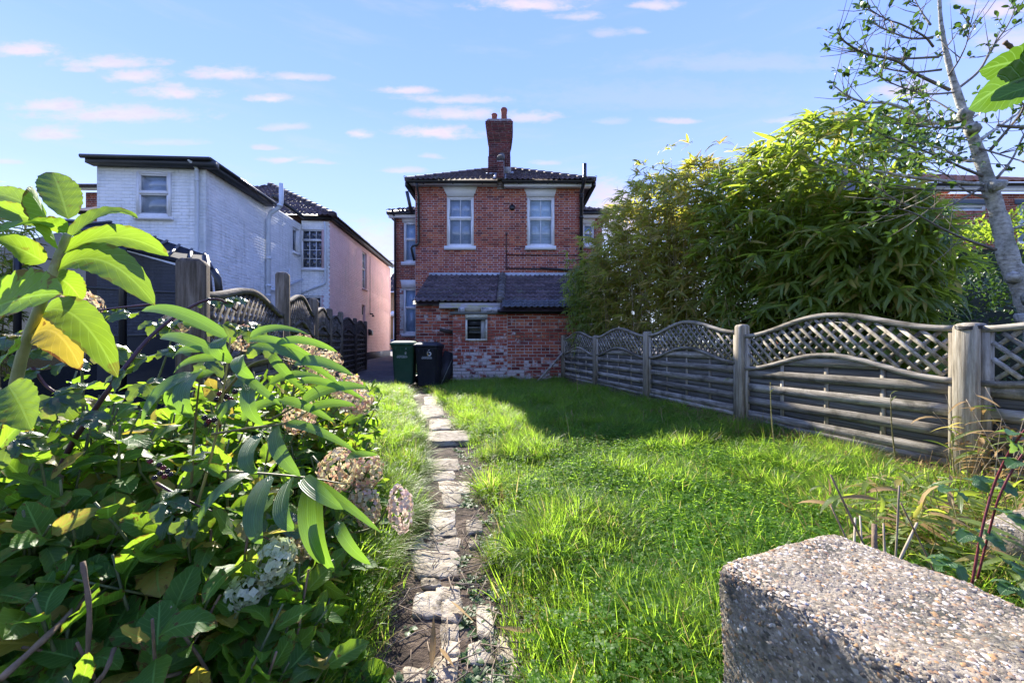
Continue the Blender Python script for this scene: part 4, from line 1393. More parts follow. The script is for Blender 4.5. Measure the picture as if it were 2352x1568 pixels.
mb.box((x0n - .45, 14.55, EYE + (CY - 439) * kx), (x1n, 14.65, EYE + (CY - 434) * kx))
mb.build('roof', M_tile, nb)

tan = thing('tan_house', 'tan brick house with brown tile roof far down the driveway', 'house', (-11, 40, 0))
kt = 38.0 / F
tx = lambda px: (px - CX) * kt
tz = lambda py: EYE + (CY - py) * kt
mb = MB()
mb.box((tx(820), 38, 0), (tx(930), 44, tz(672)))
tw = mb.build('wall', M_tanbrick, tan)
mb = MB()
mb.add([(tx(815), 37.7, tz(672)), (tx(935), 37.7, tz(672)), (tx(935), 41, tz(618)), (tx(815), 41, tz(618)), (tx(935), 44.4, tz(672)), (tx(815), 44.4, tz(672))], [(0, 1, 2, 3), (3, 2, 4, 5)])
trf = mb.build('roof', M_tile, tan)
tile_roof(trf, (tx(880), 37.68, tz(672)), UX, (0, 3.3, tz(618) - tz(672)), lambda u, v: True, 2.2, 3.9, .33, .33, 1, M_tile, 0, 21)
window(tan, (tx(886), 38, tz(698)), UX, NY, tx(897) - tx(886), tz(676) - tz(698), rows=(1,), cols=1, bars=False)
mb = MB()
mb.prism([(tx(898), 37.9, tz(728)), (tx(914), 37.9, tz(728)), (tx(914), 37.9, tz(717)), (tx(906), 37.9, tz(717))], (0, -.8, 0))
mb.build('porch', M_upvc, tan)
mb = MB()
mb.box((tx(904), 37.9, .2), (tx(914), 37.98, tz(729)))
mb.build('door', M_upvc, tan)
mb = MB()
mb.box((tx(815), 37.6, tz(674)), (tx(935), 37.68, tz(671)))
mb.build('gutter', M_upvc, tan)

car = thing('parked_car', 'grey hatchback parked across the end of the driveway', 'car', (-11.6, 33, .22))
mb = MB()
M_car = plain('grey_car_paint', (.12, .125, .13), .25, .6)
side = [(0, .35), (.1, .62), (.25, .78), (1.0, .9), (1.5, 1.4), (2.1, 1.5), (3.0, 1.47), (3.6, 1.15), (3.95, 1.0), (4.1, .7), (4.1, .35)]
cxr = -9.2
mb.prism([(cxr - x, 32.2, .22 + z) for x, z in side], (0, 1.7, 0))
mb.build('body', M_car, car)
mb = MB()
mb.prism([(cxr - x, 32.19, .22 + z) for x, z in ((1.15, .95), (1.55, 1.36), (2.1, 1.43), (2.9, 1.4), (3.4, 1.05))], (0, -.01, 0))
mb.build('side_window', M_glassd, car)
for x in (.8, 3.3):
    mb = MB()
    mb.tube([(cxr - x, 32.12, .22 + .33), (cxr - x, 32.4, .22 + .33)], .33, 20)
    wv = mb.build('wheel', M_black, car)
    mb = MB()
    mb.tube([(cxr - x, 32.10, .55), (cxr - x, 32.14, .55)], .2, 20)
    for k in range(5):
        t_ = 2 * math.pi * k / 5
        mb.bar((cxr - x, 32.09, .55), (cxr - x + .22 * math.cos(t_), 32.09, .55 + .22 * math.sin(t_)), .05, .02, (0, 1, 0))
    mb.build('rim', plain('alloy', (.5, .5, .52), .3, .5, .8), wv)
mb = MB()
mb.box((cxr - .12, 32.16, .9), (cxr - .02, 32.5, 1.0))
mb.build('headlight', M_upvc, car)

for i, (ya, yb) in enumerate(((597.5, 598.5), (609, 611), (612, 611.5))):
    mb = MB()
    a, b = P(780, ya, 30), P(990, yb, 30)
    mb.tube([a, a.lerp(b, .5) - Vector((0, 0, .06)), b], .016, 5)
    tag(mb.build('overhead_wire', plain('cable', (.25, .22, .12), .6)), ['topmost overhead wire across the gap between the houses', 'middle overhead wire, sagging just above the lowest one', 'lowest overhead wire between the pink house and brick house'][i], 'wire', 'overhead wires')

rh = thing('brick_villa', 'red brick house with white fascia seen behind the grey trunked tree', 'house', (15, 14, 0))
kr = 13.0 / F
qx = lambda px: (px - CX) * kr
qz = lambda py: EYE + (CY - py) * kr
rw0, rw1 = qx(2120), qx(2560)
wo = [(qx(2174) - rw0, qz(487), qx(2264) - rw0, qz(471)), (qx(2337) - rw0, qz(560), qx(2400) - rw0, qz(471))]
mb = MB()
wall_core(mb, (rw0, 13, 0), UX, NY, rw1 - rw0, qz(446), .25, wo)
rww = mb.build('wall', M_mortar, rh)
brickwork(rww, (rw0, 13, 0), UX, NY, 4.2, qz(446), wo + [(qx(2170) - rw0, qz(471), qx(2270) - rw0, qz(460)), (qx(2330) - rw0, qz(471), qx(2410) - rw0, qz(460))], M_brick, .075, .225, cap=150, z0=3.2)
for (a, b, c, d) in wo:
    window(rh, (rw0 + a, 13, b), UX, NY, c - a, d - b, rows=(1,), cols=2, bars=False, back=M_curtain)
for (a, b) in ((2170, 2270), (2330, 2410)):
    mb = MB()
    mb.box((qx(a), 12.97, qz(471)), (qx(b), 13.02, qz(460)))
    mb.build('lintel', plain('blue_grey_paint', (.10, .14, .2), .6), rh)
mb = MB()
mb.box((qx(2112), 12.8, qz(446)), (rw1, 12.84, qz(435)))
mb.build('fascia', M_upvc, rh)
mb = MB()
mb.tube([(qx(2110), 12.74, qz(432)), (rw1, 12.74, qz(432))], .06, 8)
mb.build('gutter', M_black, rh)
mb = MB()
mb.add([(qx(2108), 12.6, qz(430)), (rw1, 12.6, qz(430)), (rw1, 17, qz(430) + 2.0), (qx(2290), 17, qz(430) + 2.0)], [(0, 1, 2, 3)])
rrf = mb.build('roof', plain('clay_roof', (.32, .14, .09), .8), rh)
tile_roof(rrf, (qx(2108), 12.58, qz(430) + .01), UX, (0, 4.4, 2.0), lambda u, v: u > v * .55, 4.6, 4.8, .3, .3, 1, plain('clay_tile', (.34, .16, .1), .8), 80, 22)
mb = MB()
mb.box((qx(2214), 13.6, qz(428)), (qx(2228), 14.2, qz(418)))
mb.build('chimney', M_brick, rh)
fh_ = thing('slate_roofed_house', 'grey slate roof of a house showing just above the bamboo', 'house', (8.3, 13, 0))
mb = MB()
mb.box((9.0, 12.0, 0), (11.6, 14.2, 5.2))
mb.build('wall', M_brick, fh_)
mb = MB()
ap = P(1800, 356, 13)
mb.add([(8.7, 11.8, 5.2), (11.9, 11.8, 5.2), (11.9, 14.4, 5.2), (8.7, 14.4, 5.2), (ap.x - .2, 13, ap.z), (ap.x + 1.0, 13, ap.z)], [(0, 1, 5, 4), (2, 3, 4, 5), (3, 0, 4), (1, 2, 5)])
mb.build('roof', surf('slate', [(0.3, (.09, .085, .085)), (.7, (.17, .16, .155))], (4, 4, 20)), fh_)

# ------------------------------------------------------------------ wheelie bins
M_bing = surf('green_bin_plastic', [(0.3, (0.028, 0.085, 0.045)), (0.7, (0.04, 0.11, 0.06))], (5, 5, 5), rough=.7, vary=0, bump=.1, bscale=(60, 60, 60), dirt=((.06, .08, .055), 3, .5, .7, .5))
M_bink = surf('black_bin_plastic', [(0.3, (0.018, 0.02, 0.026)), (0.7, (0.028, 0.03, 0.036))], (5, 5, 5), rough=.65, vary=0, bump=.1, bscale=(60, 60, 60), dirt=((.06, .06, .055), 3, .55, .75, .4))
M_print = plain('white_print', (.72, .74, .76), .5)
M_yel = plain('yellow_print', (.75, .5, .06), .5)


def wheelie_bin(label, loc, rot, mat, H=1.0):
    t = thing('wheelie_bin', label, 'bin', loc, 'wheelie bins by the outhouse')
    R = Matrix.Translation(Vector(loc)) @ Matrix.Rotation(rot, 4, 'Z')
    g = lambda q: R @ Vector(q)

    def ring(w, d0, d1, z, r=.05):
        pts = []
        for (sx, y, a0) in ((1, d0, -90), (1, d1, 0), (-1, d1, 90), (-1, d0, 180)):
            cxx, cyy = sx * (w - r), y + (r if y == d0 else -r)
            for k in range(4):
                a = math.radians(a0 + 30 * k)
                pts.append((cxx + r * math.cos(a), cyy + r * math.sin(a), z))
        return pts
    mb = MB()
    lv = [ring(.205, -.23, .27, .02), ring(.21, -.24, .28, .06), ring(.25, -.31, .33, H * .84), ring(.265, -.33, .35, H * .86), ring(.265, -.33, .35, H * .905)]
    V = [tuple(g(p)) for l in lv for p in l]
    n = 16
    mb.add(V, [(i * n + k, i * n + (k + 1) % n, (i + 1) * n + (k + 1) % n, (i + 1) * n + k) for i in range(len(lv) - 1) for k in range(n)] + [tuple(range(n - 1, -1, -1)), tuple((len(lv) - 1) * n + k for k in range(n))])
    for x in (-.16, -.055, .055, .16):
        mb.obox(g((x, -.318, H * .80)), R.to_3x3() @ Vector((.008, 0, 0)), R.to_3x3() @ Vector((0, .012, 0)), (0, 0, .05))
    mb.build('body', mat, t)
    mb = MB()
    lv = [ring(.285, -.365, .36, H * .905), ring(.29, -.375, .36, H * .92), ring(.29, -.375, .36, H * .945), ring(.26, -.34, .34, H * .965), ring(.2, -.27, .30, H * .995, .08), ring(.17, -.2, .25, H * 1.0, .08)]
    V = [tuple(g(p)) for l in lv for p in l]
    mb.add(V, [(i * n + k, i * n + (k + 1) % n, (i + 1) * n + (k + 1) % n, (i + 1) * n + k) for i in range(len(lv) - 1) for k in range(n)] + [tuple(range(n - 1, -1, -1)), tuple((len(lv) - 1) * n + k for k in range(n))])
    mb.obox(g((0, .2, H * 1.0)), R.to_3x3() @ Vector((.16, 0, 0)), R.to_3x3() @ Vector((0, .06, 0)), (0, 0, .012))
    mb.build('lid', mat, t, False)
    mb = MB()
    mb.tube([g((-.24, .41, H * .93)), g((.24, .41, H * .93))], .016, 8)
    for s in (-1, 1):
        mb.tube([g((s * .24, .33, H * .93)), g((s * .24, .41, H * .93))], .02, 8)
    mb.build('handle', mat, t)
    for s in (-1, 1):
        mb = MB()
        mb.tube([g((s * .22, .26, .1)), g((s * .27, .26, .1))], .1, 16)
        mb.build('wheel', M_black, t)
    face = R @ Matrix.Translation(Vector((0, -.279, H * .6)))
    tilt = math.atan2(.07, H * .78)
    FM = Matrix.Translation(R @ Vector((0, 0, 0))) @ Matrix.Rotation(rot, 4, 'Z')

    def onface(x, z):
        y = -.24 - .07 * (z - .06) / (H * .84 - .06) - .003
        return FM @ Matrix.Translation(Vector((x, y, z))) @ Matrix.Rotation(math.radians(90) + tilt, 4, 'X')
    return t, onface


gb, onf = wheelie_bin('green wheelie bin with a worn off number, left beside the black one', (-2.53, 9.62, -.115), math.radians(6), M_bing, 1.03)
text_part('lettering', 'EASTLEIGH', .048, onf(-.02, .655), M_print, gb)
mb = MB()
for (a, b) in (((-.13, .690), (.09, .690)),):
    M_ = onf(-.02, .69)
    me_ = MB()
    me_.box((-.11, -.003, 0), (.11, .003, .001))
    put('label_line', me_.mesh('label_line', M_print), gb, M_)
sc_ = MB()
for (x, y, w, h) in ((0, .0, .012, .03), (.02, -.01, .012, .025), (.008, .02, .02, .008), (.01, -.03, .03, .008), (.02, .09, .012, .012)):
    sc_.box((x - w / 2, y - h, 0), (x + w / 2, y + h, .001))
put('number_scrap', sc_.mesh('number_scrap', M_print), gb, onf(.05, .76))
kb_, onf = wheelie_bin('black wheelie bin with a white figure 6 on its front', (-1.93, 9.5, -.145), math.radians(-3), M_bink, 1.02)
text_part('lettering', 'EASTLEIGH', .048, onf(.02, .665), M_print, kb_)
me_ = MB()
me_.box((-.11, -.003, 0), (.11, .003, .001))
put('label_line', me_.mesh('label_line', M_print), kb_, onf(.02, .70))
six = text_part('number', '6', .235, onf(.075, .79), M_print, kb_)
me_ = MB()
me_.box((-.018, -.03, 0.0008), (.004, .03, .0016))
put('yellow_patch', me_.mesh('yellow_patch', M_yel), kb_, onf(.05, .755))

# ------------------------------------------------------------------ ground
PATHC = np.array([(.75, -.19), (1.1, -.217), (1.32, -.234), (1.71, -.31), (2.12, -.33), (2.79, -.436), (4.09, -.68), (5.1, -1.0), (6.28, -1.35), (7.5, -1.72), (8.6, -2.0), (9.4, -2.2), (12, -3.3)])
FR0, FRD = np.array([2.85, 2.53]), np.array([-0.405, 1.797])
FL0, FLD = np.array([-1.59, 2.03]), np.array([-0.64, 1.93])


def path_x(y):
    return np.interp(y, PATHC[:, 0], PATHC[:, 1])


def fr_x(y):
    return FR0[0] + (y - FR0[1]) * FRD[0] / FRD[1]


def fl_x(y):
    return FL0[0] + (y - FL0[1]) * FLD[0] / FLD[1]


def sstep(x, a, b):
    t = np.clip((x - a) / (b - a), 0, 1)
    return t * t * (3 - 2 * t)


_w = [(RS.uniform(.6, 3.2), RS.uniform(0, 6.3), RS.uniform(0, 6.3)) for _ in range(14)]


def bumps(x, y):
    s = 0
    for k, (f, a, p) in enumerate(_w):
        s = s + np.sin(f * (x * math.cos(a) + y * math.sin(a)) * 2.2 + p) / (1 + f)
    return s / 5


def gh(x, y):
    x, y = np.asarray(x, float), np.asarray(y, float)
    d = x - path_x(y)
    strip = sstep(d, -.34, -.16) * (1 - sstep(d, .22, .5))
    near = (y > .2) & (y < 11) & (np.abs(x) < 6)
    h = (0.03 * bumps(x, y) + 0.018 * np.sin(7.1 * x + 1.5 * np.sin(3 * y)) * np.sin(6.3 * y + 1.2 * np.sin(4 * x))) * (1 - strip) * sstep(np.abs(y), 0, 1.0) * (1 - sstep(y, 8, 10))
    h = h - 0.055 * strip * (1 - sstep(y, 8.5, 10))
    h = h + 0.05 * sstep(-d, .2, .7) * (1 - sstep(y, 6.5, 9))
    h = h - 0.13 * sstep(y, 6.8, 9.0) * (1 - sstep(x, -1.6, -.2)) - 0.05 * sstep(y, 6, 9.5) * sstep(x, -1.6, -.2)
    h = h + 0.30 * sstep(y, 9.5, 17.5)
    return h


def gline(lo, hi, fine0, fine1, step):
    f = np.arange(fine0, fine1, step)
    a = -np.geomspace(.4, fine0 - lo, 14)[::-1] + fine0
    b = np.geomspace(.4, hi - fine1, 14) + fine1
    return np.concatenate([a, f, b])


gx, gy = gline(-400, 400, -7, 5, .09), gline(-60, 600, .2, 13, .09)
GX, GY = np.meshgrid(gx, gy)
GZ = gh(GX, GY)
mb = MB()
nx, ny = len(gx), len(gy)
idx = np.arange(nx * ny).reshape(ny, nx)
mb.add(np.stack([GX, GY, GZ], -1).reshape(-1, 3), np.stack([idx[:-1, :-1], idx[:-1, 1:], idx[1:, 1:], idx[1:, :-1]], -1).reshape(-1, 4), np.stack([GX, GY], -1).reshape(-1, 2))
M_soil = surf('soil', [(0.3, (0.030, 0.030, 0.012)), (0.55, (0.055, 0.06, 0.02)), (0.75, (0.08, 0.085, 0.03))], (7, 7, 7), 8, .95, .6, (40, 40, 40), .02, 0, .1)
tag(mb.build('ground', M_soil, smooth=True), kind='structure')


def sheet(name, xs, ys, xof, mat, lift):
    mb = MB()
    V, n = [], len(xs)
    for y in ys:
        for x in xs:
            X = xof(x, y)
            V.append((X, y, float(gh(X, y)) + lift))
    V = np.array(V)
    ii = np.arange(len(V)).reshape(len(ys), n)
    mb.add(V, np.stack([ii[:-1, :-1], ii[:-1, 1:], ii[1:, 1:], ii[1:, :-1]], -1).reshape(-1, 4), V[:, :2])
    return tag(mb.build(name, mat, smooth=True), kind='structure')


M_mud = surf('damp_mud', [(0.3, (0.022, 0.016, 0.012)), (0.48, (0.065, 0.046, 0.033)), (0.62, (0.13, 0.095, 0.068)), (0.75, (0.22, 0.17, 0.125))], (16, 16, 16), 9, .85, .9, (55, 55, 55), .02, 0, .15)
path = sheet('path', np.linspace(-.30, .36, 14), np.arange(.5, 9.4, .07), lambda u, y: float(path_x(y)) + u * (1 if y < 5 else .8), M_mud, .004)
M_tarmac = surf('old_tarmac', [(0.3, (0.075, 0.07, 0.07)), (0.6, (0.13, 0.12, 0.12)), (0.8, (0.24, 0.20, 0.19))], (5, 5, 5), 9, .9, .6, (120, 120, 120), .006, 0, .2, dirt=((.25, .17, .14), 1.2, .5, .7, .6))
sheet('driveway', np.linspace(0, 1, 12), np.arange(8.7, 40, .5), lambda u, y: -7.5 + u * (7.5 - (2.35 if y < 14.9 else 4.2)) if y < 21 else -30 + u * 60, M_tarmac, .006)

# paving stones of the path (photograph columns/rows on the ground plane)
M_stone = surf('sandstone', [(0.25, (0.20, 0.165, 0.12)), (0.5, (0.36, 0.31, 0.235)), (0.75, (0.50, 0.44, 0.35))], (12, 12, 12), 9, .85, .8, (60, 60, 60), .012, .3, .15, dirt=((.07, .055, .035), 13, .52, .64, .8))
STONES = [(275, 385, 225, 270), (240, 340, 150, 205), (250, 330, 110, 145), (295, 475, 300, 347), (290, 430, 420, 475), (340, 470, 530, 585), (345, 440, 588, 650), (300, 400, 480, 525), (280, 410, 680, 755), (300, 418, 765, 803),
          (205, 415, 806, 878), (205, 412, 882, 945), (215, 415, 948, 1012), (320, 430, 1065, 1128), (205, 330, 1095, 1200), (333, 435, 1132, 1240), (340, 425, 1243, 1332), (340, 420, 1340, 1402),
          (310, 420, 1410, 1525), (150, 255, 1470, 1530), (470, 600, 1330, 1430), (625, 725, 1310, 1420), (515, 610, 1170, 1310), (465, 540, 730, 790), (480, 530, 830, 862), (560, 650, 1500, 1560), (690, 750, 1455, 1520), (240, 330, 1020, 1062), (310, 415, 1535, 1600), (430, 540, 1560, 1640)]
for k, (xa, xb, ya, yb) in enumerate(STONES):
    rr = random.Random(k)
    ga = lambda px, py: (lambda d: ((861.3 + px * .451 - CX) / F * d, d))((EYE + .03) * F / (861.3 + py * .451 - CY))
    jx, jy = (xb - xa) * .09, (yb - ya) * .10
    jj = lambda: (rr.uniform(-jx, jx), rr.uniform(-jy, jy))
    q = [ga(xx + j[0], yy + j[1]) for (xx, yy), j in zip(((xa, yb), (xb, yb), (xb, ya), (xa, ya)), (jj(), jj(), jj(), jj()))]
    # round the outline a little and roughen it
    pts = []
    for i in range(4):
        a, b = np.array(q[i]), np.array(q[(i + 1) % 4])
        for t in (0.08, 0.3, 0.5, 0.7, 0.92):
            c = a + (b - a) * t
            ctr = np.mean(q, 0)
            c = ctr + (c - ctr) * (1.17 - rr.uniform(0, .11) - (.03 if t in (.08, .92) else 0))
            pts.append(c)
    ctr = np.mean(pts, 0)
    gz = float(gh(*ctr))
    th = .05
    top = gz + rr.uniform(.008, .016) + (.035 if k == 3 else 0)
    V, n = [], len(pts)
    for s, z in ((1.0, gz - .03), (1.0, top - .003), (.975, top), (.5, top + rr.uniform(-.004, .004))):
        V += [(*(ctr + (p - ctr) * s), z + rr.uniform(-.003, .003) * (z > gz)) for p in pts]
    V.append((*ctr, top + rr.uniform(-.004, .003)))
    Fq = [(i * n + j, i * n + (j + 1) % n, (i + 1) * n + (j + 1) % n, (i + 1) * n + j) for i in range(3) for j in range(n)]
    Fq += [(3 * n + j, 3 * n + (j + 1) % n, 4 * n) for j in range(n)]
    mb = MB()
    mb.add(V, Fq, None, rr.random())
    mb.build('paving_stone', M_stone, path)

# ------------------------------------------------------------------ fences
def arch(t, rise):
    return rise * (0.5 - 0.5 * math.cos(2 * math.pi * t)) if 0 <= t <= 1 else 0.0


def fence_panel(fence, A, B, zend, rise, lat, zbot, side, wood=(None,) * 4, pitch=.138, slat=.076, lpitch=.105, battens=3, zdrop=0.0, cap=None):
    """A, B ground points of the two ends (x, y); side = unit normal towards the viewer."""
    mh, mrec, ml, mf = wood
    A, B = Vector((*A, 0)), Vector((*B, 0))
    d = (B - A)
    Wd = d.length
    d.normalize()
    n = Vector((*side, 0))
    Z = Vector((0, 0, 1))
    pt = lambda s, z, o=0: A + d * s + n * o + Z * (z + zdrop * s / Wd)
    top = lambda s: zend + arch(s / Wd, rise)
    low = lambda s: zend - lat + arch(s / Wd, rise)

    def rail(f, h, t0, t1):
        mb = MB()
        k = 28
        V = []
        for i in range(k + 1):
            s = Wd * i / k
            for (o, z) in ((t0, -h / 2), (t1, -h / 2), (t1, h / 2), (t0, h / 2)):
                V.append(tuple(pt(s, f(s) + z, o)))
        Fq = [(4 * i + a, 4 * i + (a + 1) % 4, 4 * i + 4 + (a + 1) % 4, 4 * i + 4 + a) for i in range(k) for a in range(4)] + [(3, 2, 1, 0), (4 * k, 4 * k + 1, 4 * k + 2, 4 * k + 3)]
        mb.add(V, Fq, None, random.random())
        return mb
    m = rail(top, .038, -.022, .024)
    panel = m.build('fence_panel', mh, fence)
    rail(low, .037, -.021, .026).build('arched_rail', mh, panel)
    # side stiles and bottom rail
    for s in (.018, Wd - .018):
        mb = MB()
        mb.bar(pt(s, zbot), pt(s, top(s) - .02), .036, .042, n, random.random())
        mb.build('stile', mf, panel)
    mb = MB()
    mb.bar(pt(.036, zbot + .02, .002), pt(Wd - .036, zbot + .02, .002), .048, .045, Z, random.random())
    mb.build('bottom_rail', mh, panel)
    # woven boards
    z, k = zbot + .045, 0
    while z < zend - lat + rise - .03:
        h = slat
        mb = MB()
        o = .010 if k % 2 == 0 else -.012
        V = []
        S_ = [s for s in np.linspace(.037, Wd - .037, 13) if z < low(s) - .012]
        if len(S_) >= 2:
            j = random.uniform(-.004, .004)
            for s in S_:
                zt = min(z + h, low(s) - .004)
                V += [tuple(pt(s, z + j, o + .004)), tuple(pt(s, zt + j, o + .004)), tuple(pt(s, zt + j, o - .004)), tuple(pt(s, z + j, o - .004))]
            c = len(S_)
            Fq = [(4 * i + a, 4 * i + 4 + a, 4 * i + 4 + (a + 1) % 4, 4 * i + (a + 1) % 4) for i in range(c - 1) for a in range(4)] + [(0, 1, 2, 3), (4 * c - 1, 4 * c - 2, 4 * c - 3, 4 * c - 4)]
            mb.add(V, Fq, None, random.random())
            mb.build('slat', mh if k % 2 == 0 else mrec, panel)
        z += pitch / 2
        k += 1
    for i in range(battens):
        s = Wd * (i + 1) / (battens + 1)
        mb = MB()
        mb.bar(pt(s, zbot + .045, -.001), pt(s, low(s) - .02, -.001), .034, .010, n, random.random())
        mb.build('batten', mf, panel)
    # lattice, two layers of diagonal strips
    for sg, o in ((1, .007), (-1, -.007)):
        c0 = -0.6
        while c0 < Wd + .6:
            run = []
            for q in np.linspace(-.3, .75, 71):
                s = c0 + sg * (q - .2)
                zz = zend - lat + q * .92
                if .036 < s < Wd - .036 and low(s) + .018 < zz < top(s) - .018:
                    run.append((s, zz))
            if len(run) > 3:
                mb = MB()
                mb.bar(pt(*run[0], o), pt(*run[-1], o), .024, .012, n, random.random())
                mb.build('lattice_strip', ml, panel)
            c0 += lpitch * 1.0
    return panel


def fence_post(fence, x, y, z0, z1, w, d, mat, rnd_top=True):
    mb = MB()
    ax = Vector((*d, 0)).normalized()
    ay = Vector((-ax.y, ax.x, 0))
    h = w / 2
    prof = [(1, z0), (1, z1 - .03), (.93, z1 - .015), (.72, z1 - .003), (.3, z1 + .002)] if rnd_top else [(1, z0), (1, z1)]
    b = .88
    V = []
    for s, z in prof:
        for (i, j) in ((-1, -b), (-b, -1), (b, -1), (1, -b), (1, b), (b, 1), (-b, 1), (-1, b)):
            V.append(tuple(Vector((x, y, z)) + ax * (i * h * s) + ay * (j * h * s)))
    n, m = 8, len(prof)
    mb.add(V, [(i * n + k, i * n + (k + 1) % n, (i + 1) * n + (k + 1) % n, (i + 1) * n + k) for i in range(m - 1) for k in range(n)] + [tuple(range(n - 1, -1, -1)), tuple((m - 1) * n + k for k in range(n))], None, random.random())
    return mb.build('post', mat, fence)


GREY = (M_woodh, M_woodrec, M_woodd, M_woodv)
fd = Vector((FRD[0], FRD[1])).normalized()
sideR = (-fd.y, fd.x)
fr = thing('wooden_fence', 'weathered grey wooden fence with arched lattice tops on the right of the lawn', 'fence', (*FR0, 0))
POSTS_R = [(FR0 + FRD * i) for i in range(-1, 5)]
hts = [1.0, .955, 1.08, 1.05, 1.02, 1.05]
for i, p in enumerate(POSTS_R):
    fence_post(fr, p[0], p[1], -.2, hts[i] + (.06 if i < 2 else 0), .105 if i > 1 else .118, fd, M_woodv)
ends = [(.985, .13), (.965, .14), (1.0, .155), (.985, .14), (.965, .14)]
for i in range(5):
    A, B = POSTS_R[i], POSTS_R[i + 1]
    q = FRD / np.linalg.norm(FRD)
    off = .062
    zb = [.12, .10, .10, .08, .06][i]
    if i == 1:
        ends_i = (.985, .155)
        fence_panel(fr, A + q * off, B - q * off, .985, .15, .335, zb, sideR, GREY, zdrop=-.03)
    else:
        fence_panel(fr, A + q * off, B - q * off, ends[i][0], ends[i][1], .33, zb, sideR, GREY, zdrop=-.01)
    mb = MB()
    a, b = A + q * .06, B - q * .06
    mb.bar((*a, zb - .09), (*b, zb - .09), .03, .2, (0, 0, 1), random.random())
    mb.build('gravel_board', M_gravelboard, fr)
mb = MB()
p = POSTS_R[1]
for z in (.985, .993, .978):
    mb.tube([(p[0] + .064 * math.cos(t) * 1.12, p[1] + .064 * math.sin(t) * 1.12, z + .004 * math.sin(3 * t)) for t in np.linspace(0, 2 * math.pi, 17)], .0035, 5)
a = Vector((*(p + FRD / np.linalg.norm(FRD) * .06), .985))
mb.tube([a, a + Vector((-.03, .25, .012)), a + Vector((-.09, .6, .05)), a + Vector((-.15, .9, .085))], .0035, 5)
tag(mb.build('wire_loop', M_black), 'black wire wound round the near fence post and along the rail', 'wire')

fdl = Vector((FLD[0], FLD[1])).normalized()
sideL = (fdl.y, -fdl.x)
fl_ = thing('lattice_fence', 'tall weathered grey fence with arched lattice tops on the left, before the white house', 'fence', (*FL0, 0))
POSTS_L = [FL0 + FLD * i for i in range(-1, 4)] + [np.array([-4.0, 9.5])]
hl_ = [1.3, 1.31, 1.57, 1.52, 1.53, 1.59]
for i, p in enumerate(POSTS_L):
    if i == 0:
        continue
    fence_post(fl_, p[0], p[1], -.2, hl_[i], .11, fdl, M_shadev)
pe = [(1.10, .12, .42), (1.145, .115, .40), (1.30, .15, .30), (1.33, .12, .30), (1.33, .10, .30)]
for i in range(1, 5):
    A, B = POSTS_L[i], POSTS_L[i + 1]
    q = (B - A) / np.linalg.norm(B - A)
    fence_panel(fl_, A + q * .06, B - q * .06, pe[i][0], pe[i][1], pe[i][2], .12, sideL, (M_shadeh, M_woodrec, M_shadeh, M_shadev), zdrop=-.03 if i == 2 else 0)
    mb = MB()
    mb.bar((*(A + q * .06), .03), (*(B - q * .06), .03), .03, .2, (0, 0, 1), random.random())
    mb.build('gravel_board', M_gravelboard, fl_)
BR = (M_browns, M_browns, M_browns, M_browns)
df = thing('stained_fence', 'dark brown stained fence with arched lattice beside the driveway', 'fence', (-4.4, 11, 0))
PB = [np.array([-4.12, 9.75]), np.array([-4.4, 11.4]), np.array([-4.72, 13.1])]
for p in PB:
    fence_post(df, p[0], p[1], -.2, 1.55, .1, (PB[1] - PB[0]) / np.linalg.norm(PB[1] - PB[0]), M_browns)
for A, B in zip(PB[:-1], PB[1:]):
    q = (B - A) / np.linalg.norm(B - A)
    fence_panel(df, A + q * .055, B - q * .055, 1.38, .13, .3, .02, (q[1], -q[0]), BR)

# ------------------------------------------------------------------ concrete blocks
M_conc = surf('pebbly_concrete', [(0.3, (0.09, 0.075, 0.052)), (0.5, (0.29, 0.245, 0.175)), (0.7, (0.44, 0.38, 0.28))], (60, 60, 60), 8, .85, .9, (140, 140, 140), .008, 0, .3, dirt=((.045, .05, .035), 5, .45, .62, .85))
PEB = [(0.0, (.06, .05, .038)), (.22, (.20, .165, .12)), (.5, (.37, .31, .215)), (.64, (.34, .19, .08)), (.74, (.46, .40, .30)), (.88, (.64, .59, .50)), (.94, (.18, .11, .07)), (1.0, (.44, .25, .09))]


def pebmat():
    m, nt, out = newmat('pebble')
    c = RAMP(nt, rnd(nt), PEB)
    n = NOISE(nt, pos(nt), 300, 3, .5)
    k = MA(nt, 'MULTIPLY_ADD', n.outputs['Fac'], .6, .7)
    c = MIX(nt, 1.0, c, N(nt, 'ShaderNodeCombineColor', {0: k, 1: k, 2: k}).outputs[0], 'MULTIPLY')
    st = NOISE(nt, pos(nt), 9, 5, .65)
    c = MIX(nt, SM(nt, st.outputs['Fac'], .5, .66, 0.0, .6), c, (.06, .06, .04))
    b = N(nt, 'ShaderNodeBsdfPrincipled', {'Base Color': c, 'Roughness': .7})
    nt.links.new(b.outputs[0], out.inputs[0])
    return m


M_peb = pebmat()


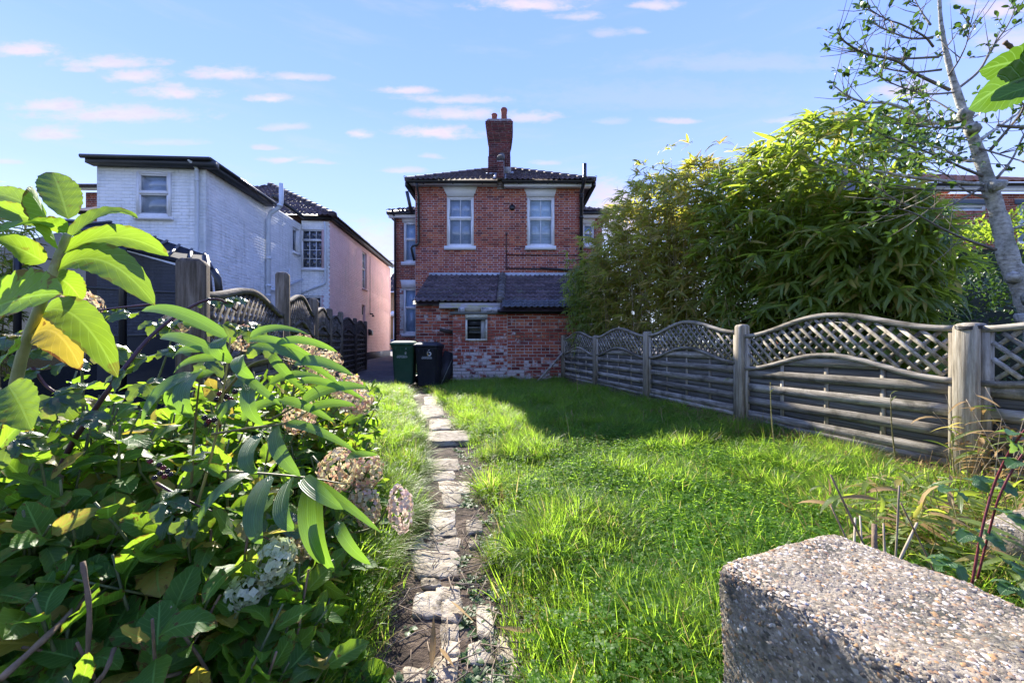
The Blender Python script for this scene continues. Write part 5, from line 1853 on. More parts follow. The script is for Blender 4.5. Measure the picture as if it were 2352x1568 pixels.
def concrete_block(label, corner, e1, l1, e2, l2, top, seed, npeb, psize=(.0035, .011), rim=.03):
    """corner: plan point; e1, e2 perpendicular unit plan directions; top height."""
    r = np.random.RandomState(seed)
    e1, e2 = Vector((*e1, 0)).normalized(), Vector((*e2, 0)).normalized()
    zb = -.12
    root = thing('concrete_block', label, 'block', Vector((*corner, 0)) + e1 * (l1 / 2) + e2 * (l2 / 2))
    nu, nv, nz = 44, 44, 44
    P_ = lambda a, b, z: np.array(Vector((*corner, 0)) + e1 * a + e2 * b + Vector((0, 0, z)))
    H = top - zb
    mb = MB()
    # rounded box: spherify each face grid near the edges, then roughen
    rad = .035

    def pt(a, b, c):
        q = np.array([a, b, c])
        L = np.array([l1, l2, H])
        core = np.clip(q, rad, L - rad)
        core[2] = max(core[2], 0) if c < H - rad else H - rad
        if c < H - rad:
            core[2] = c
        d = q - core
        nn = np.linalg.norm(d)
        if nn > 1e-9:
            q = core + d / nn * rad
        else:
            d = np.array([0, 0, 1.0])
        return q
    V, Fq = [], []
    Nn = []

    def face(f, na, nb):
        base = len(V)
        for i in range(na + 1):
            for j in range(nb + 1):
                V.append(pt(*f(i / na, j / nb)))
        for i in range(na):
            for j in range(nb):
                a = base + i * (nb + 1) + j
                Fq.append((a, a + nb + 1, a + nb + 2, a + 1))
    face(lambda u, v: (u * l1, v * l2, H), nu, nv)
    face(lambda u, v: (u * l1, 0, v * H), nu, nz)
    face(lambda u, v: ((1 - u) * l1, l2, v * H), nu, nz)
    face(lambda u, v: (0, (1 - u) * l2, v * H), nv, nz)
    face(lambda u, v: (l1, u * l2, v * H), nv, nz)
    V = np.array(V)
    ctr = np.array([l1 / 2, l2 / 2, H / 2])
    w = [(r.uniform(8, 70), r.normal(size=3), r.uniform(0, 6.3)) for _ in range(30)]
    s = sum(np.sin((V @ (k / np.linalg.norm(k))) * f + p) / (1 + f / 22) for f, k, p in w)
    dirv = (V - ctr) / np.array([l1, l2, H])
    dirv = dirv / np.linalg.norm(dirv, axis=1, keepdims=True)
    V = V + dirv * (s * .0028)[:, None]
    Wd = np.array(Vector((*corner, zb))) + V @ np.array([np.array(e1), np.array(e2), [0, 0, 1]])
    mb.add(Wd, np.array(Fq))
    mb.build('body', M_conc, root, True)
    # pebbles set in the surface
    areas = np.array([l1 * l2 * 1.6, l1 * H * .15, l2 * H])
    t = []
    t_, u_ = (1 + 5 ** .5) / 2, 1
    ico = np.array([(-1, t_, 0), (1, t_, 0), (-1, -t_, 0), (1, -t_, 0), (0, -1, t_), (0, 1, t_), (0, -1, -t_), (0, 1, -t_), (t_, 0, -1), (t_, 0, 1), (-t_, 0, -1), (-t_, 0, 1)]) / 1.902
    icf = np.array([(0, 11, 5), (0, 5, 1), (0, 1, 7), (0, 7, 10), (0, 10, 11), (1, 5, 9), (5, 11, 4), (11, 10, 2), (10, 7, 6), (7, 1, 8), (3, 9, 4), (3, 4, 2), (3, 2, 6), (3, 6, 8), (3, 8, 9), (4, 9, 5), (2, 4, 11), (6, 2, 10), (8, 6, 7), (9, 8, 1)])
    which = r.choice(3, npeb, p=areas / areas.sum())
    def disp(Q):
        s_ = sum(np.sin((Q @ (k / np.linalg.norm(k))) * f + p) / (1 + f / 22) for f, k, p in w)
        dv = (Q - ctr) / np.array([l1, l2, H])
        dv = dv / np.linalg.norm(dv, axis=1, keepdims=True)
        return dv * (s_ * .0028)[:, None]
    pts, nrm = [], []
    for k in which:
        a, b = r.uniform(0, 1, 2)
        if k == 0:
            q, nn = pt(a * l1, b * l2, H), (0, 0, 1)
        elif k == 1:
            q, nn = pt(a * l1, 0, b * H), (0, -1, 0)
        else:
            q, nn = pt(0, a * l2, b * H), (-1, 0, 0)
        pts.append(q)
        nrm.append(nn)
    ax = np.array([np.array(e1), np.array(e2), [0, 0, 1]])
    pts = np.array(pts) + disp(np.array(pts))
    T = np.array(Vector((*corner, zb))) + pts @ ax
    Nw = np.array(nrm, float) @ ax
    s0 = r.uniform(0, 1, npeb) ** 2.6 * (psize[1] - psize[0]) + psize[0]
    Dv = r.normal(size=(npeb, 3))
    R = frames(np.cross(Nw, Dv), Nw, s0 * r.uniform(.6, 1, npeb), s0 * r.uniform(.9, 1.5, npeb), s0 * r.uniform(.3, .75, npeb))
    m2 = MB()
    oc = np.array([(1, 0, 0), (0, 1, 0), (-1, 0, 0), (0, -1, 0), (0, 0, 1), (0, 0, -1)], float)
    of_ = np.array([(0, 1, 4), (1, 2, 4), (2, 3, 4), (3, 0, 4)])
    m2.many(oc, of_, None, R, T + Nw * r.uniform(-.0018, .0004, (npeb, 1)), r.uniform(0, 1, npeb))
    tag(m2.build('pebbles', M_peb, root, True), kind='stuff')
    return root


BH = .445
cL = np.array([.918, 1.85]) * BH
eA, eB = np.array([.81, .35]), np.array([.28, -.60])
concrete_block('big pebbly concrete block close to the camera at the lower right', cL, eA, .88 * BH, eB, .62, EYE - BH, 5, 42000, (.0011, .0062))
cB = P(2240, 1190, 1.55)
concrete_block('smaller rough concrete block at the right edge behind the bramble stems', (cB.x, cB.y), eA, .4, eB, .35, cB.z - .0, 6, 1500, (.003, .008))

# ------------------------------------------------------------------ grass and ground cover
def blade(mb, base, d, L, w, droop, lean, rr, seg=4, rnd=0.):
    """One grass blade: tapered ribbon."""
    d = Vector((d[0], d[1], 0)).normalized()
    s = Vector((-d.y, d.x, 0))
    p = Vector(base)
    a = lean
    V, UV = [], []
    for i in range(seg + 1):
        t = i / seg
        wi = w * (1 - t) ** .6 * .5
        V += [tuple(p - s * wi), tuple(p + s * wi)] if i < seg else [tuple(p)]
        UV += [(0, t), (1, t)] if i < seg else [(.5, 1)]
        p = p + (d * math.sin(a) + Vector((0, 0, math.cos(a)))) * (L / seg)
        a += droop / seg
    Fq = [(2 * i, 2 * i + 1, 2 * i + 3, 2 * i + 2) for i in range(seg - 1)] + [(2 * seg - 2, 2 * seg - 1, 2 * seg)]
    mb.add(V, Fq, UV, rnd)


M_grass = leafmat('grass_blade', (0.05, 0.12, 0.014), (0.11, 0.19, 0.024), (0.56, 0.90, 0.065), .6, .4, None, (.36, .29, .11), .07, spec=.35, patch=.9)
M_clover = leafmat('clover_leaf', (0.045, 0.12, 0.016), (0.09, 0.18, 0.026), (0.56, 0.92, 0.07), .58, .5, None, spec=.22, patch=.45)
M_weed = leafmat('weed_leaf', (0.03, 0.08, 0.02), (0.06, 0.13, 0.03), (0.2, 0.4, 0.04), .4, .45, 'net')
M_dead = leafmat('dead_leaf', (0.22, 0.13, 0.05), (0.42, 0.29, 0.13), (0.5, 0.33, 0.12), .3, .7, 'par', spec=.2)
M_twig = surf('dead_twig', [(0.3, (.10, .07, .05)), (.7, (.30, .235, .17))], (30, 30, 30), rough=.85, vary=.4)


def leaf_tpl(n=8, peak=.4, W=.5, fold=.15, curl=.3, cols=3, serr=0.0, k=1.5, ripple=0.0, teeth=11):
    """Unit length leaf along +Y, normal +Z."""
    t = np.linspace(0, 1, n + 1)
    a, b = peak * k, (1 - peak) * k
    w = (t ** a) * ((1 - t) ** b)
    w = w / ((peak ** a) * ((1 - peak) ** b)) * W / 2
    w[0], w[-1] = max(w[0], .012), .002
    th = -curl * t * 1.6
    y = np.concatenate([[0], np.cumsum(np.cos((th[1:] + th[:-1]) / 2))]) / n
    z = np.concatenate([[0], np.cumsum(np.sin((th[1:] + th[:-1]) / 2))]) / n
    cs = np.linspace(-1, 1, cols)
    V, UV = [], []
    for i in range(n + 1):
        for c in cs:
            e = 1 + (serr * (1 if i % 2 else -1) if abs(c) == 1 and 0 < i < n else 0)
            x = c * w[i] * e
            zz = z[i] + abs(c) ** 1.3 * w[i] * fold + ripple * math.sin(i * 1.9 + c * 2) * w[i] * abs(c)
            V.append((x, y[i], zz))
            UV.append((c * .5 + .5, t[i]))
    Fq = [(i * cols + j, i * cols + j + 1, (i + 1) * cols + j + 1, (i + 1) * cols + j) for i in range(n) for j in range(cols - 1)]
    return np.array(V), np.array(Fq), np.array(UV)


def src(name, mb, mat):
    me = mb.mesh(name, mat)
    return bpy.data.objects.new(name, me)


def tuft(n, hmin, hmax, w, spread, droop, seg, seed):
    rr = random.Random(seed)
    mb = MB()
    for i in range(n):
        a = rr.uniform(0, 6.283)
        r = spread * math.sqrt(rr.random())
        b = a + rr.uniform(-1, 1)
        blade(mb, (r * math.cos(a), r * math.sin(a), -.012), (math.cos(b), math.sin(b)), rr.uniform(hmin, hmax), w * rr.uniform(.7, 1.3), rr.uniform(.3, 1.0) * droop, rr.uniform(.02, .5), rr, seg, rr.random())
    return mb


def tussock(n, seed):
    """A dome of blades fountaining out of one root."""
    rr = random.Random(seed)
    mb = MB()
    for i in range(n):
        a = rr.uniform(0, 6.283)
        r = .035 * math.sqrt(rr.random())
        q = rr.random()
        blade(mb, (r * math.cos(a), r * math.sin(a), -.012), (math.cos(a + rr.uniform(-.4, .4)), math.sin(a + rr.uniform(-.4, .4))), rr.uniform(.09, .22) * (.7 + .4 * q), .0036 * rr.uniform(.7, 1.3), rr.uniform(.5, 1.9), .05 + .85 * q, rr, 5, rr.random())
    return mb


def clover(n, spread, seed):
    rr = random.Random(seed)
    mb = MB()
    tv, tf, tu = leaf_tpl(2, .62, .95, .25, .1, 3, k=.9)
    for i in range(n):
        a, r = rr.uniform(0, 6.283), spread * math.sqrt(rr.random())
        z = rr.uniform(.012, .075)
        c = np.array([r * math.cos(a), r * math.sin(a), z])
        s = rr.uniform(.007, .012)
        nn = np.array([rr.uniform(-.45, .45), rr.uniform(-.45, .45), 1.0])
        a0 = rr.uniform(0, 6.283)
        D = np.array([[math.cos(a0 + k * 2.094), math.sin(a0 + k * 2.094), rr.uniform(-.1, .3)] for k in range(3)])
        mb.many(tv, tf, tu, frames(D, np.tile(nn, (3, 1)), np.full(3, s), np.full(3, s)), np.tile(c, (3, 1)), np.full(3, rr.random()))
        if i % 2 == 0:
            blade(mb, (c[0] * .8, c[1] * .8, -.01), (math.cos(a), math.sin(a)), z + .012, .0016, .1, .1, rr, 1, rr.random())
    return mb


def weed(n, L, seed):
    rr = random.Random(seed)
    mb = MB()
    tv, tf, tu = leaf_tpl(5, .55, .42, .2, .5, 3, ripple=.2)
    for i in range(n):
        a = i * 2.4 + rr.uniform(-.3, .3)
        D = np.array([[math.cos(a), math.sin(a), rr.uniform(.3, 1.0)]])
        s = L * rr.uniform(.6, 1.1)
        mb.many(tv, tf, tu, frames(D, np.array([[0, 0, 1.0]]), np.array([s]), np.array([s])), np.zeros((1, 3)), [rr.random()])
    return mb


def scatter(name, pts, rot, scl, idx, sources):
    """A field of small plants as one object: a point cloud mesh whose points carry the templates."""
    me = bpy.data.meshes.new(name)
    n = len(pts)
    me.vertices.add(n)
    me.vertices.foreach_set('co', np.asarray(pts, np.float32).ravel())
    for nm, ty, arr, key in (('rot', 'FLOAT_VECTOR', np.asarray(rot, np.float32).ravel(), 'vector'), ('scl', 'FLOAT', np.asarray(scl, np.float32), 'value'), ('idx', 'INT', np.asarray(idx, np.int32), 'value')):
        at = me.attributes.new(nm, ty, 'POINT')
        at.data.foreach_set(key, arr)
    me.update()
    o = put(name, me)
    ng = bpy.data.node_groups.new(name, 'GeometryNodeTree')
    ng.interface.new_socket('Geometry', in_out='INPUT', socket_type='NodeSocketGeometry')
    ng.interface.new_socket('Geometry', in_out='OUTPUT', socket_type='NodeSocketGeometry')
    gi, go = ng.nodes.new('NodeGroupInput'), ng.nodes.new('NodeGroupOutput')
    iop = ng.nodes.new('GeometryNodeInstanceOnPoints')
    jn = ng.nodes.new('GeometryNodeJoinGeometry')
    ng.links.new(gi.outputs[0], iop.inputs['Points'])
    for s in reversed(sources):
        oi = ng.nodes.new('GeometryNodeObjectInfo')
        oi.inputs['Object'].default_value = s
        oi.inputs['As Instance'].default_value = True
        ng.links.new(oi.outputs['Geometry'], jn.inputs[0])
    ng.links.new(jn.outputs[0], iop.inputs['Instance'])
    iop.inputs['Pick Instance'].default_value = True

    def attr(nm, ty):
        a = ng.nodes.new('GeometryNodeInputNamedAttribute')
        a.data_type = ty
        a.inputs['Name'].default_value = nm
        return a.outputs['Attribute']
    ng.links.new(attr('idx', 'INT'), iop.inputs['Instance Index'])
    e2r = ng.nodes.new('FunctionNodeEulerToRotation')
    ng.links.new(attr('rot', 'FLOAT_VECTOR'), e2r.inputs[0])
    ng.links.new(e2r.outputs[0], iop.inputs['Rotation'])
    ng.links.new(attr('scl', 'FLOAT'), iop.inputs['Scale'])
    ng.links.new(iop.outputs[0], go.inputs[0])
    md = o.modifiers.new('scatter', 'NODES')
    md.node_group = ng
    return tag(o, kind='stuff')


def field(n, dens, seed, x0=-3.6, x1=3.4, y0=.55, y1=9.75):
    """Rejection sample n points by a density function 0..1, denser near the camera."""
    r = np.random.RandomState(seed)
    out = []
    got = 0
    while got < n:
        m = n * 3
        u = r.uniform(0, 1, m)
        y = y0 * (y1 / y0) ** (u ** .8)
        x = r.uniform(-1, 1, m) * np.minimum(np.maximum(1.5 * y, 1.0), 3.6)
        ok = (x > x0) & (x < x1) & (r.uniform(0, 1, m) < dens(x, y))
        q = np.stack([x, y], -1)[ok]
        out.append(q)
        got += len(q)
    q = np.concatenate(out)[:n]
    return q, r


def lawn(x, y):
    d = x - path_x(y)
    edge = np.where(d > 0, sstep(d, .18, .36), sstep(-d, .16, .3))
    inside = (x < fr_x(y) - .05) & (x > fl_x(y) + .1)
    out_h = ~((y > 9.7) & (x > -1.5)) & ~((y > 8.75) & (x < -1.45)) & ~((y > 8.2) & (x < -2.6))
    # keep the concrete blocks clear
    bl = ~((((x - cL[0]) * .917 + (y - cL[1]) * .397) > -.02) & (((x - cL[0]) * .42 - (y - cL[1]) * .906) > -.02) & (((x - cL[0]) * .917 + (y - cL[1]) * .397) < .42) & (y > .1))
    return edge * inside * out_h * bl


def pn(x, y, f, p):
    return .5 + .5 * np.sin(f * x + p + 1.3 * np.sin(f * .7 * y + p)) * np.cos(f * y * .9 + 2 * p + np.sin(f * x * .6))


def clover_zone(x, y):
    return sstep(pn(x, y, 1.7, 1.0) * .5 + pn(x, y, 4.3, 2.2) * .35 + .45 * sstep(x, .0, .8) * (1 - sstep(y, 3.2, 4.6)), .42, .68)


def dry_zone(x, y):
    return np.maximum((1 - sstep(fr_x(y) - x, .15, .85)) * sstep(y, 1.2, 2.2) * (1 - sstep(y, 4.2, 5.2)), .8 * sstep(x, 1.1, 1.9) * (1 - sstep(y, 1.9, 2.6)))


gs = [src('turf_tuft', tuft(20, .025, .07, .003, .055, 1.2, 3, k), M_grass) for k in range(3)] + [src('long_tuft', tuft(16, .06, .14, .0034, .05, 1.7, 4, k + 10), M_grass) for k in range(3)] + \
     [src('tussock', tussock(150, k + 20), M_grass) for k in range(3)]


def place(q, r, zoff=0.0, tilt=.18, s0=.75, s1=1.3, grow=.045):
    n = len(q)
    z = gh(q[:, 0], q[:, 1]) + zoff
    rot = np.stack([r.normal(0, tilt, n), r.normal(0, tilt, n), r.uniform(0, 6.283, n)], -1)
    scl = r.uniform(s0, s1, n) * (1 + grow * q[:, 1])
    return np.column_stack([q, z]), rot, scl


q1, r1 = field(10000, lambda x, y: lawn(x, y) * (1 - .25 * clover_zone(x, y)) * (1 - .45 * dry_zone(x, y)), 1)
i1 = r1.randint(0, 3, len(q1))
q2, r2 = field(5500, lambda x, y: lawn(x, y) * (1 - .3 * clover_zone(x, y)) * (.25 + .75 * pn(x, y, 3.1, .4)) * (1 - .6 * dry_zone(x, y)), 2)
i2 = r2.randint(3, 6, len(q2))
q3, r3 = field(5200, lambda x, y: lawn(x, y) * sstep(pn(x, y, 5.0, 3.3), .42, .8) * (1 - .12 * clover_zone(x, y)) * np.where(x < path_x(y), sstep(y, 1.3, 2.0), .75) * (1 - .5 * sstep(y, 5.5, 8)), 3)
i3 = r3.randint(6, 9, len(q3))
p1, p2, p3 = place(q1, r1), place(q2, r2), place(q3, r3, 0, .2, .45, 1.2, .04)
scatter('grass', np.concatenate([p1[0], p2[0], p3[0]]), np.concatenate([p1[1], p2[1], p3[1]]), np.concatenate([p1[2], p2[2], p3[2]]), np.concatenate([i1, i2, i3]), gs)
cs_ = [src('clover_patch', clover(20, .055, k + 3), M_clover) for k in range(3)]
q4, r4 = field(13000, lambda x, y: lawn(x, y) * (.10 + .9 * clover_zone(x, y)) * (1 - .6 * dry_zone(x, y)) * (1 - .6 * sstep(y, 5, 8)), 4)
p4 = place(q4, r4, .004, .12, .85, 1.35, .03)
scatter('clover', p4[0], p4[1], p4[2], r4.randint(0, 3, len(q4)), cs_)
ws_ = [src('small_weed', weed(7, .05, k + 5), M_weed) for k in range(2)]
q5, r5 = field(2600, lambda x, y: np.maximum(lawn(x, y) * .35, .9 * ((np.abs(x - path_x(y) - .24) < .16)) + .07 * (np.abs(x - path_x(y)) < .3)) * (y < 8.5), 5)
p5 = place(q5, r5, 0, .1, .35, .9, .03)
scatter('weeds', p5[0], p5[1], p5[2], r5.randint(0, 2, len(q5)), ws_)
# dead bamboo leaves and twigs
def deadleaf(seed):
    mb = MB()
    tv, tf, tu = leaf_tpl(5, .35, .14, .3, RS.uniform(-.5, .5), 3)
    mb.many(tv, tf, tu, np.eye(3)[None] * .14, np.zeros((1, 3)), [.5])
    return mb


ds_ = [src('dead_leaf', deadleaf(k), M_dead) for k in range(3)]
q6, r6 = field(1100, lambda x, y: np.maximum(dry_zone(x, y), .012 * (np.abs(x - path_x(y) - .05) < .35) + .012 * lawn(x, y)) * (x < fr_x(y) - .03), 6)
p6 = place(q6, r6, .035, .35, .5, 1.1, .0)
scatter('leaf_litter', p6[0], p6[1], p6[2], r6.randint(0, 3, len(q6)), ds_)


def twig(seed):
    rr = random.Random(seed)
    mb = MB()
    L = .16
    mb.tube([(0, -L / 2, 0), (rr.uniform(-.01, .01), 0, .004), (rr.uniform(-.015, .015), L / 2, .002)], [.0028, .0024, .0014], 5, rr.random())
    if seed % 2:
        mb.tube([(0, 0, .003), (.03, .04, .01)], [.0016, .0008], 4, rr.random())
    return mb


ts_ = [src('twig', twig(k), M_twig) for k in range(4)]
q7, r7 = field(480, lambda x, y: 1.0 * (np.abs(x - path_x(y) - .06) < .33) * (1 - sstep(y, 2.5, 6)), 7, y0=.8)
p7 = place(q7, r7, .024, .08, .25, 1.0, 0)
scatter('twigs', p7[0], p7[1], p7[2], r7.randint(0, 4, len(q7)), ts_)
# straw-coloured dry grass by the fence foot
hs_ = [src('dry_tuft', tuft(14, .07, .18, .003, .06, 2.0, 4, k + 40), M_dead) for k in range(2)]
q8, r8 = field(800, lambda x, y: dry_zone(x, y) * lawn(x, y) + .03 * lawn(x, y), 8)
p8 = place(q8, r8)
scatter('dry_grass', p8[0], p8[1], p8[2], r8.randint(0, 2, len(q8)), hs_)

# ------------------------------------------------------------------ plants
M_hyd = leafmat('hydrangea_leaf', (0.035, 0.10, 0.018), (0.075, 0.16, 0.028), (0.40, 0.68, 0.035), .47, .48, 'net', (.34, .27, .05), .07, .8, .2, .65)
M_hydlit = leafmat('hydrangea_lit_top_leaf', (0.05, 0.12, 0.025), (0.09, 0.17, 0.035), (0.34, 0.54, 0.03), .52, .45, 'net', None, 0, .5, .45, .5)  # pale top leaf; on the tall shoot, sunlight is put into this colour
M_hydyel = leafmat('yellowing_leaf', (0.28, 0.25, 0.04), (0.38, 0.30, 0.06), (0.62, 0.48, 0.05), .52, .42, 'net', None, 0, 1.0, .4, .4)
M_bamb = leafmat('bamboo_leaf', (0.09, 0.15, 0.028), (0.17, 0.22, 0.05), (0.58, 0.74, 0.06), .48, .36, 'par', (.36, .29, .08), .09, 0, .55, .35)
M_bambgold = leafmat('golden_bamboo_leaf', (0.13, 0.165, 0.035), (0.24, 0.25, 0.07), (0.74, 0.76, 0.09), .5, .4, 'par', (.42, .32, .10), .22, 0, .45, .35)
M_bambsprig = leafmat('sprig_leaf', (0.025, 0.075, 0.03), (0.05, 0.11, 0.035), (0.30, 0.56, 0.045), .36, .3, 'par', None, 0, 0, .6, .4)
M_bram = leafmat('bramble_leaf', (0.016, 0.05, 0.02), (0.035, 0.085, 0.028), (0.34, 0.52, 0.03), .36, .34, 'net', (.25, .2, .05), .05, .4, .6, .35)
M_tree = leafmat('evergreen_leaf', (0.022, 0.065, 0.02), (0.05, 0.11, 0.03), (0.16, 0.30, 0.04), .28, .32, None, None, 0, 0, .55, .3)
M_hedge = leafmat('privet_leaf', (0.05, 0.12, 0.02), (0.10, 0.18, 0.03), (0.5, 0.68, 0.05), .52, .38, None, None, 0, 0, .4, .3)
M_stem = surf('green_stem', [(0.3, (.07, .09, .03)), (.7, (.16, .18, .07))], (30, 30, 30), rough=.6, vary=.3)
M_cane = surf('bamboo_cane', [(0.3, (.16, .15, .05)), (.7, (.34, .28, .10))], (8, 8, 2), rough=.5, vary=.45)
M_drycane = surf('dry_cane', [(0.3, (.26, .20, .13)), (.7, (.48, .40, .28))], (14, 14, 5), rough=.8, vary=.3)
M_brown = surf('brown_stem', [(0.3, (.10, .065, .04)), (.7, (.25, .17, .10))], (25, 25, 25), rough=.85, vary=.3, bump=.5)
M_purple = surf('purple_cane', [(0.3, (.045, .018, .022)), (.7, (.11, .04, .045))], (25, 25, 25), rough=.5, vary=.3)
M_bark = surf('grey_bark', [(0.3, (.16, .15, .125)), (.45, (.42, .41, .37)), (.6, (.60, .59, .54)), (.75, (.72, .71, .66))], (26, 26, 36), 8, .85, .9, (22, 22, 60), .02, .1, .2, dirt=((.12, .13, .07), 4, .5, .7, .6))
M_twigb = surf('grey_twig', [(0.3, (.10, .085, .065)), (.7, (.26, .235, .20))], (20, 20, 20), rough=.85, vary=.2)


def petalmat(name, stops, tr):
    m, nt, out = newmat(name)
    c = RAMP(nt, rnd(nt), stops)
    n = NOISE(nt, pos(nt), 90, 3, .6)
    k = MA(nt, 'MULTIPLY_ADD', n.outputs['Fac'], .5, .75)
    c = MIX(nt, 1.0, c, N(nt, 'ShaderNodeCombineColor', {0: k, 1: k, 2: k}).outputs[0], 'MULTIPLY')
    b = N(nt, 'ShaderNodeBsdfPrincipled', {'Base Color': c, 'Roughness': .6, 'Specular IOR Level': .2})
    t = N(nt, 'ShaderNodeBsdfTranslucent', {'Color': c})
    mx = N(nt, 'ShaderNodeMixShader', {0: .4})
    nt.links.new(b.outputs[0], mx.inputs[1])
    nt.links.new(t.outputs[0], mx.inputs[2])
    nt.links.new(mx.outputs[0], out.inputs[0])
    return m


M_fpink = petalmat('pink_floret', [(0, (.58, .32, .22)), (.2, (.68, .52, .32)), (.5, (.66, .62, .32)), (.75, (.74, .64, .42)), (.88, (.70, .42, .34)), (1, (.38, .22, .12))], .4)
M_fcream = petalmat('cream_floret', [(0, (.72, .60, .48)), (.5, (.80, .72, .60)), (.85, (.74, .52, .46)), (1, (.5, .34, .22))], .4)
M_fgreen = petalmat('green_floret', [(0, (.38, .46, .24)), (.5, (.56, .62, .40)), (.9, (.66, .68, .52)), (1, (.36, .34, .16))], .4)
M_berry = plain('blackberry', (.018, .008, .014), .25, .6)
M_berryr = plain('red_berry', (.16, .012, .018), .3, .5)
CAM = np.array([0, 0, EYE])

HY_T = [leaf_tpl(8, pk, w, fo, c, 5, .05, 1.3, rp) for c, w, pk, fo, rp in ((.25, .56, .45, .22, .10), (.55, .48, .42, .3, .14), (.95, .60, .48, .15, .2), (.1, .66, .5, .25, .12), (-.3, .5, .45, .1, .22), (.7, .42, .4, .4, .1))]
BA_T = [leaf_tpl(5, .28, .14, .28, c, 3, 0, .9) for c in (.2, .6, 1.0, .4)]
BR_T = [leaf_tpl(8, .42, .66, .25, c, 3, .09, 1.1, .15) for c in (.3, .6)]
TR_T = [leaf_tpl(4, .5, .48, .2, c, 3, 0, 1.2) for c in (.2, .5)]


def leaves_out(parent, tpls, mats, D, Nn, T, L, cap, name='leaf', stuff='foliage', wscale=1.0, rr=None, mid=None, jitter=.15):
    """Lay leaves: the cap that show largest are parts of their own, the rest one joined part."""
    r = RS
    n = len(T)
    k = r.randint(0, len(tpls), n)
    v = T - CAM
    dist = np.linalg.norm(v, axis=1)
    inview = (v[:, 1] > .2) & (np.abs(v[:, 0]) < 1.27 * v[:, 1]) & (np.abs(v[:, 2]) < .86 * v[:, 1])
    size = L / dist * np.where(inview, 1, .01)
    order = np.argsort(-size)
    sx = L * wscale * (1 + r.uniform(-jitter, jitter, n))
    R = frames(D, Nn, sx, L, L)
    mid = np.zeros(n, int) if mid is None else mid
    meshes = {}
    big = order[:cap]
    for i in big:
        key = (k[i], mid[i])
        if key not in meshes:
            mb = MB()
            t = tpls[k[i]]
            mb.add(t[0], t[1], t[2])
            meshes[key] = mb.mesh(name, mats[mid[i]], True)
        M = Matrix(R[i].tolist()).to_4x4()
        M.translation = Vector(T[i])
        put(name, meshes[key], parent, M)
    mb = MB()
    rest = order[cap:]
    for a in range(len(tpls)):
        for b in range(len(mats)):
            sel = rest[(k[rest] == a) & (mid[rest] == b)]
            if len(sel):
                mb.many(*tpls[a], R[sel], T[sel], r.uniform(0, 1, len(sel)), b)
    if mb.n:
        tag(mb.build(stuff, mats, parent, True), kind='stuff')


def curve_pts(pts, n=10):
    """Smooth polyline through the points (Catmull-Rom)."""
    p = [Vector(q) for q in pts]
    p = [p[0] * 2 - p[1]] + p + [p[-1] * 2 - p[-2]]
    out = []
    for i in range(1, len(p) - 2):
        for j in range(n):
            t = j / n
            a, b, c, d = p[i - 1], p[i], p[i + 1], p[i + 2]
            out.append(.5 * ((2 * b) + (c - a) * t + (2 * a - 5 * b + 4 * c - d) * t * t + (3 * b - a - 3 * c + d) * t ** 3))
    out.append(p[-2])
    return out


def bow_leaf(parent, base, tip, width, sag, nrm, mat, n=16, cols=7, peak=.45, k=1.25, fold=.22, serr=.035, name='leaf', ripple=.05, wsag=(0, 0, 0), roll=0.0):
    """A single large leaf along a bowed midrib from base to tip."""
    base, tip = Vector(base), Vector(tip)
    mid = (base + tip) / 2 + Vector(sag) + Vector((0, 0, 0))
    ctrl = mid * 2 - (base + tip) / 2
    t = np.linspace(0, 1, n + 1)
    a, b = peak * k, (1 - peak) * k
    w = (t ** a) * ((1 - t) ** b) / ((peak ** a) * ((1 - peak) ** b)) * width / 2
    w[0], w[-1] = width * .02, width * .004
    V, UV = [], []
    for i, q in enumerate(t):
        c = base * (1 - q) ** 2 + ctrl * (2 * q * (1 - q)) + tip * q * q
        d = ((ctrl - base) * (1 - q) + (tip - ctrl) * q).normalized()
        fr = frame(d, Vector(nrm))
        x, z = fr.col[0], fr.col[2]
        if roll:
            rm = Matrix.Rotation(roll * (q - .3), 3, d)
            x, z = rm @ x, rm @ z
        for j in range(cols):
            cc = -1 + 2 * j / (cols - 1)
            e = 1 + (serr * (1 if i % 2 else -1) if abs(cc) > .99 and 0 < i < n else 0)
            V.append(tuple(c + x * (cc * w[i] * e) + z * (abs(cc) ** 1.4 * w[i] * fold + ripple * w[i] * math.sin(i * 1.7 + cc * 2.5) * abs(cc))))
            UV.append((cc * .5 + .5, q))
    Fq = [(i * cols + j, i * cols + j + 1, (i + 1) * cols + j + 1, (i + 1) * cols + j) for i in range(n) for j in range(cols - 1)]
    mb = MB()
    mb.add(V, Fq, UV, random.random())
    return mb.build(name, mat, parent, True)


# ---- hydrangea bush
hy = thing('hydrangea_bush', 'large leafy hydrangea bush with fading pink and green flower heads, left of the path', 'shrub', (-.95, 1.4, 0))
ELL = [((-1.55, 1.5, .36), (.5, .7, .44)), ((-1.2, .95, .16), (.45, .4, .38)), ((-.62, .98, .1), (.22, .3, .26)), ((-1.2, 1.75, .36), (.52, .75, .42)), ((-.86, 1.25, .26), (.40, .5, .36)), ((-.88, .92, .16), (.40, .32, .28)), ((-1.3, 2.45, .42), (.55, .65, .38)), ((-.84, 1.75, .2), (.30, .5, .32)), ((-1.25, 1.15, .3), (.45, .5, .42))]


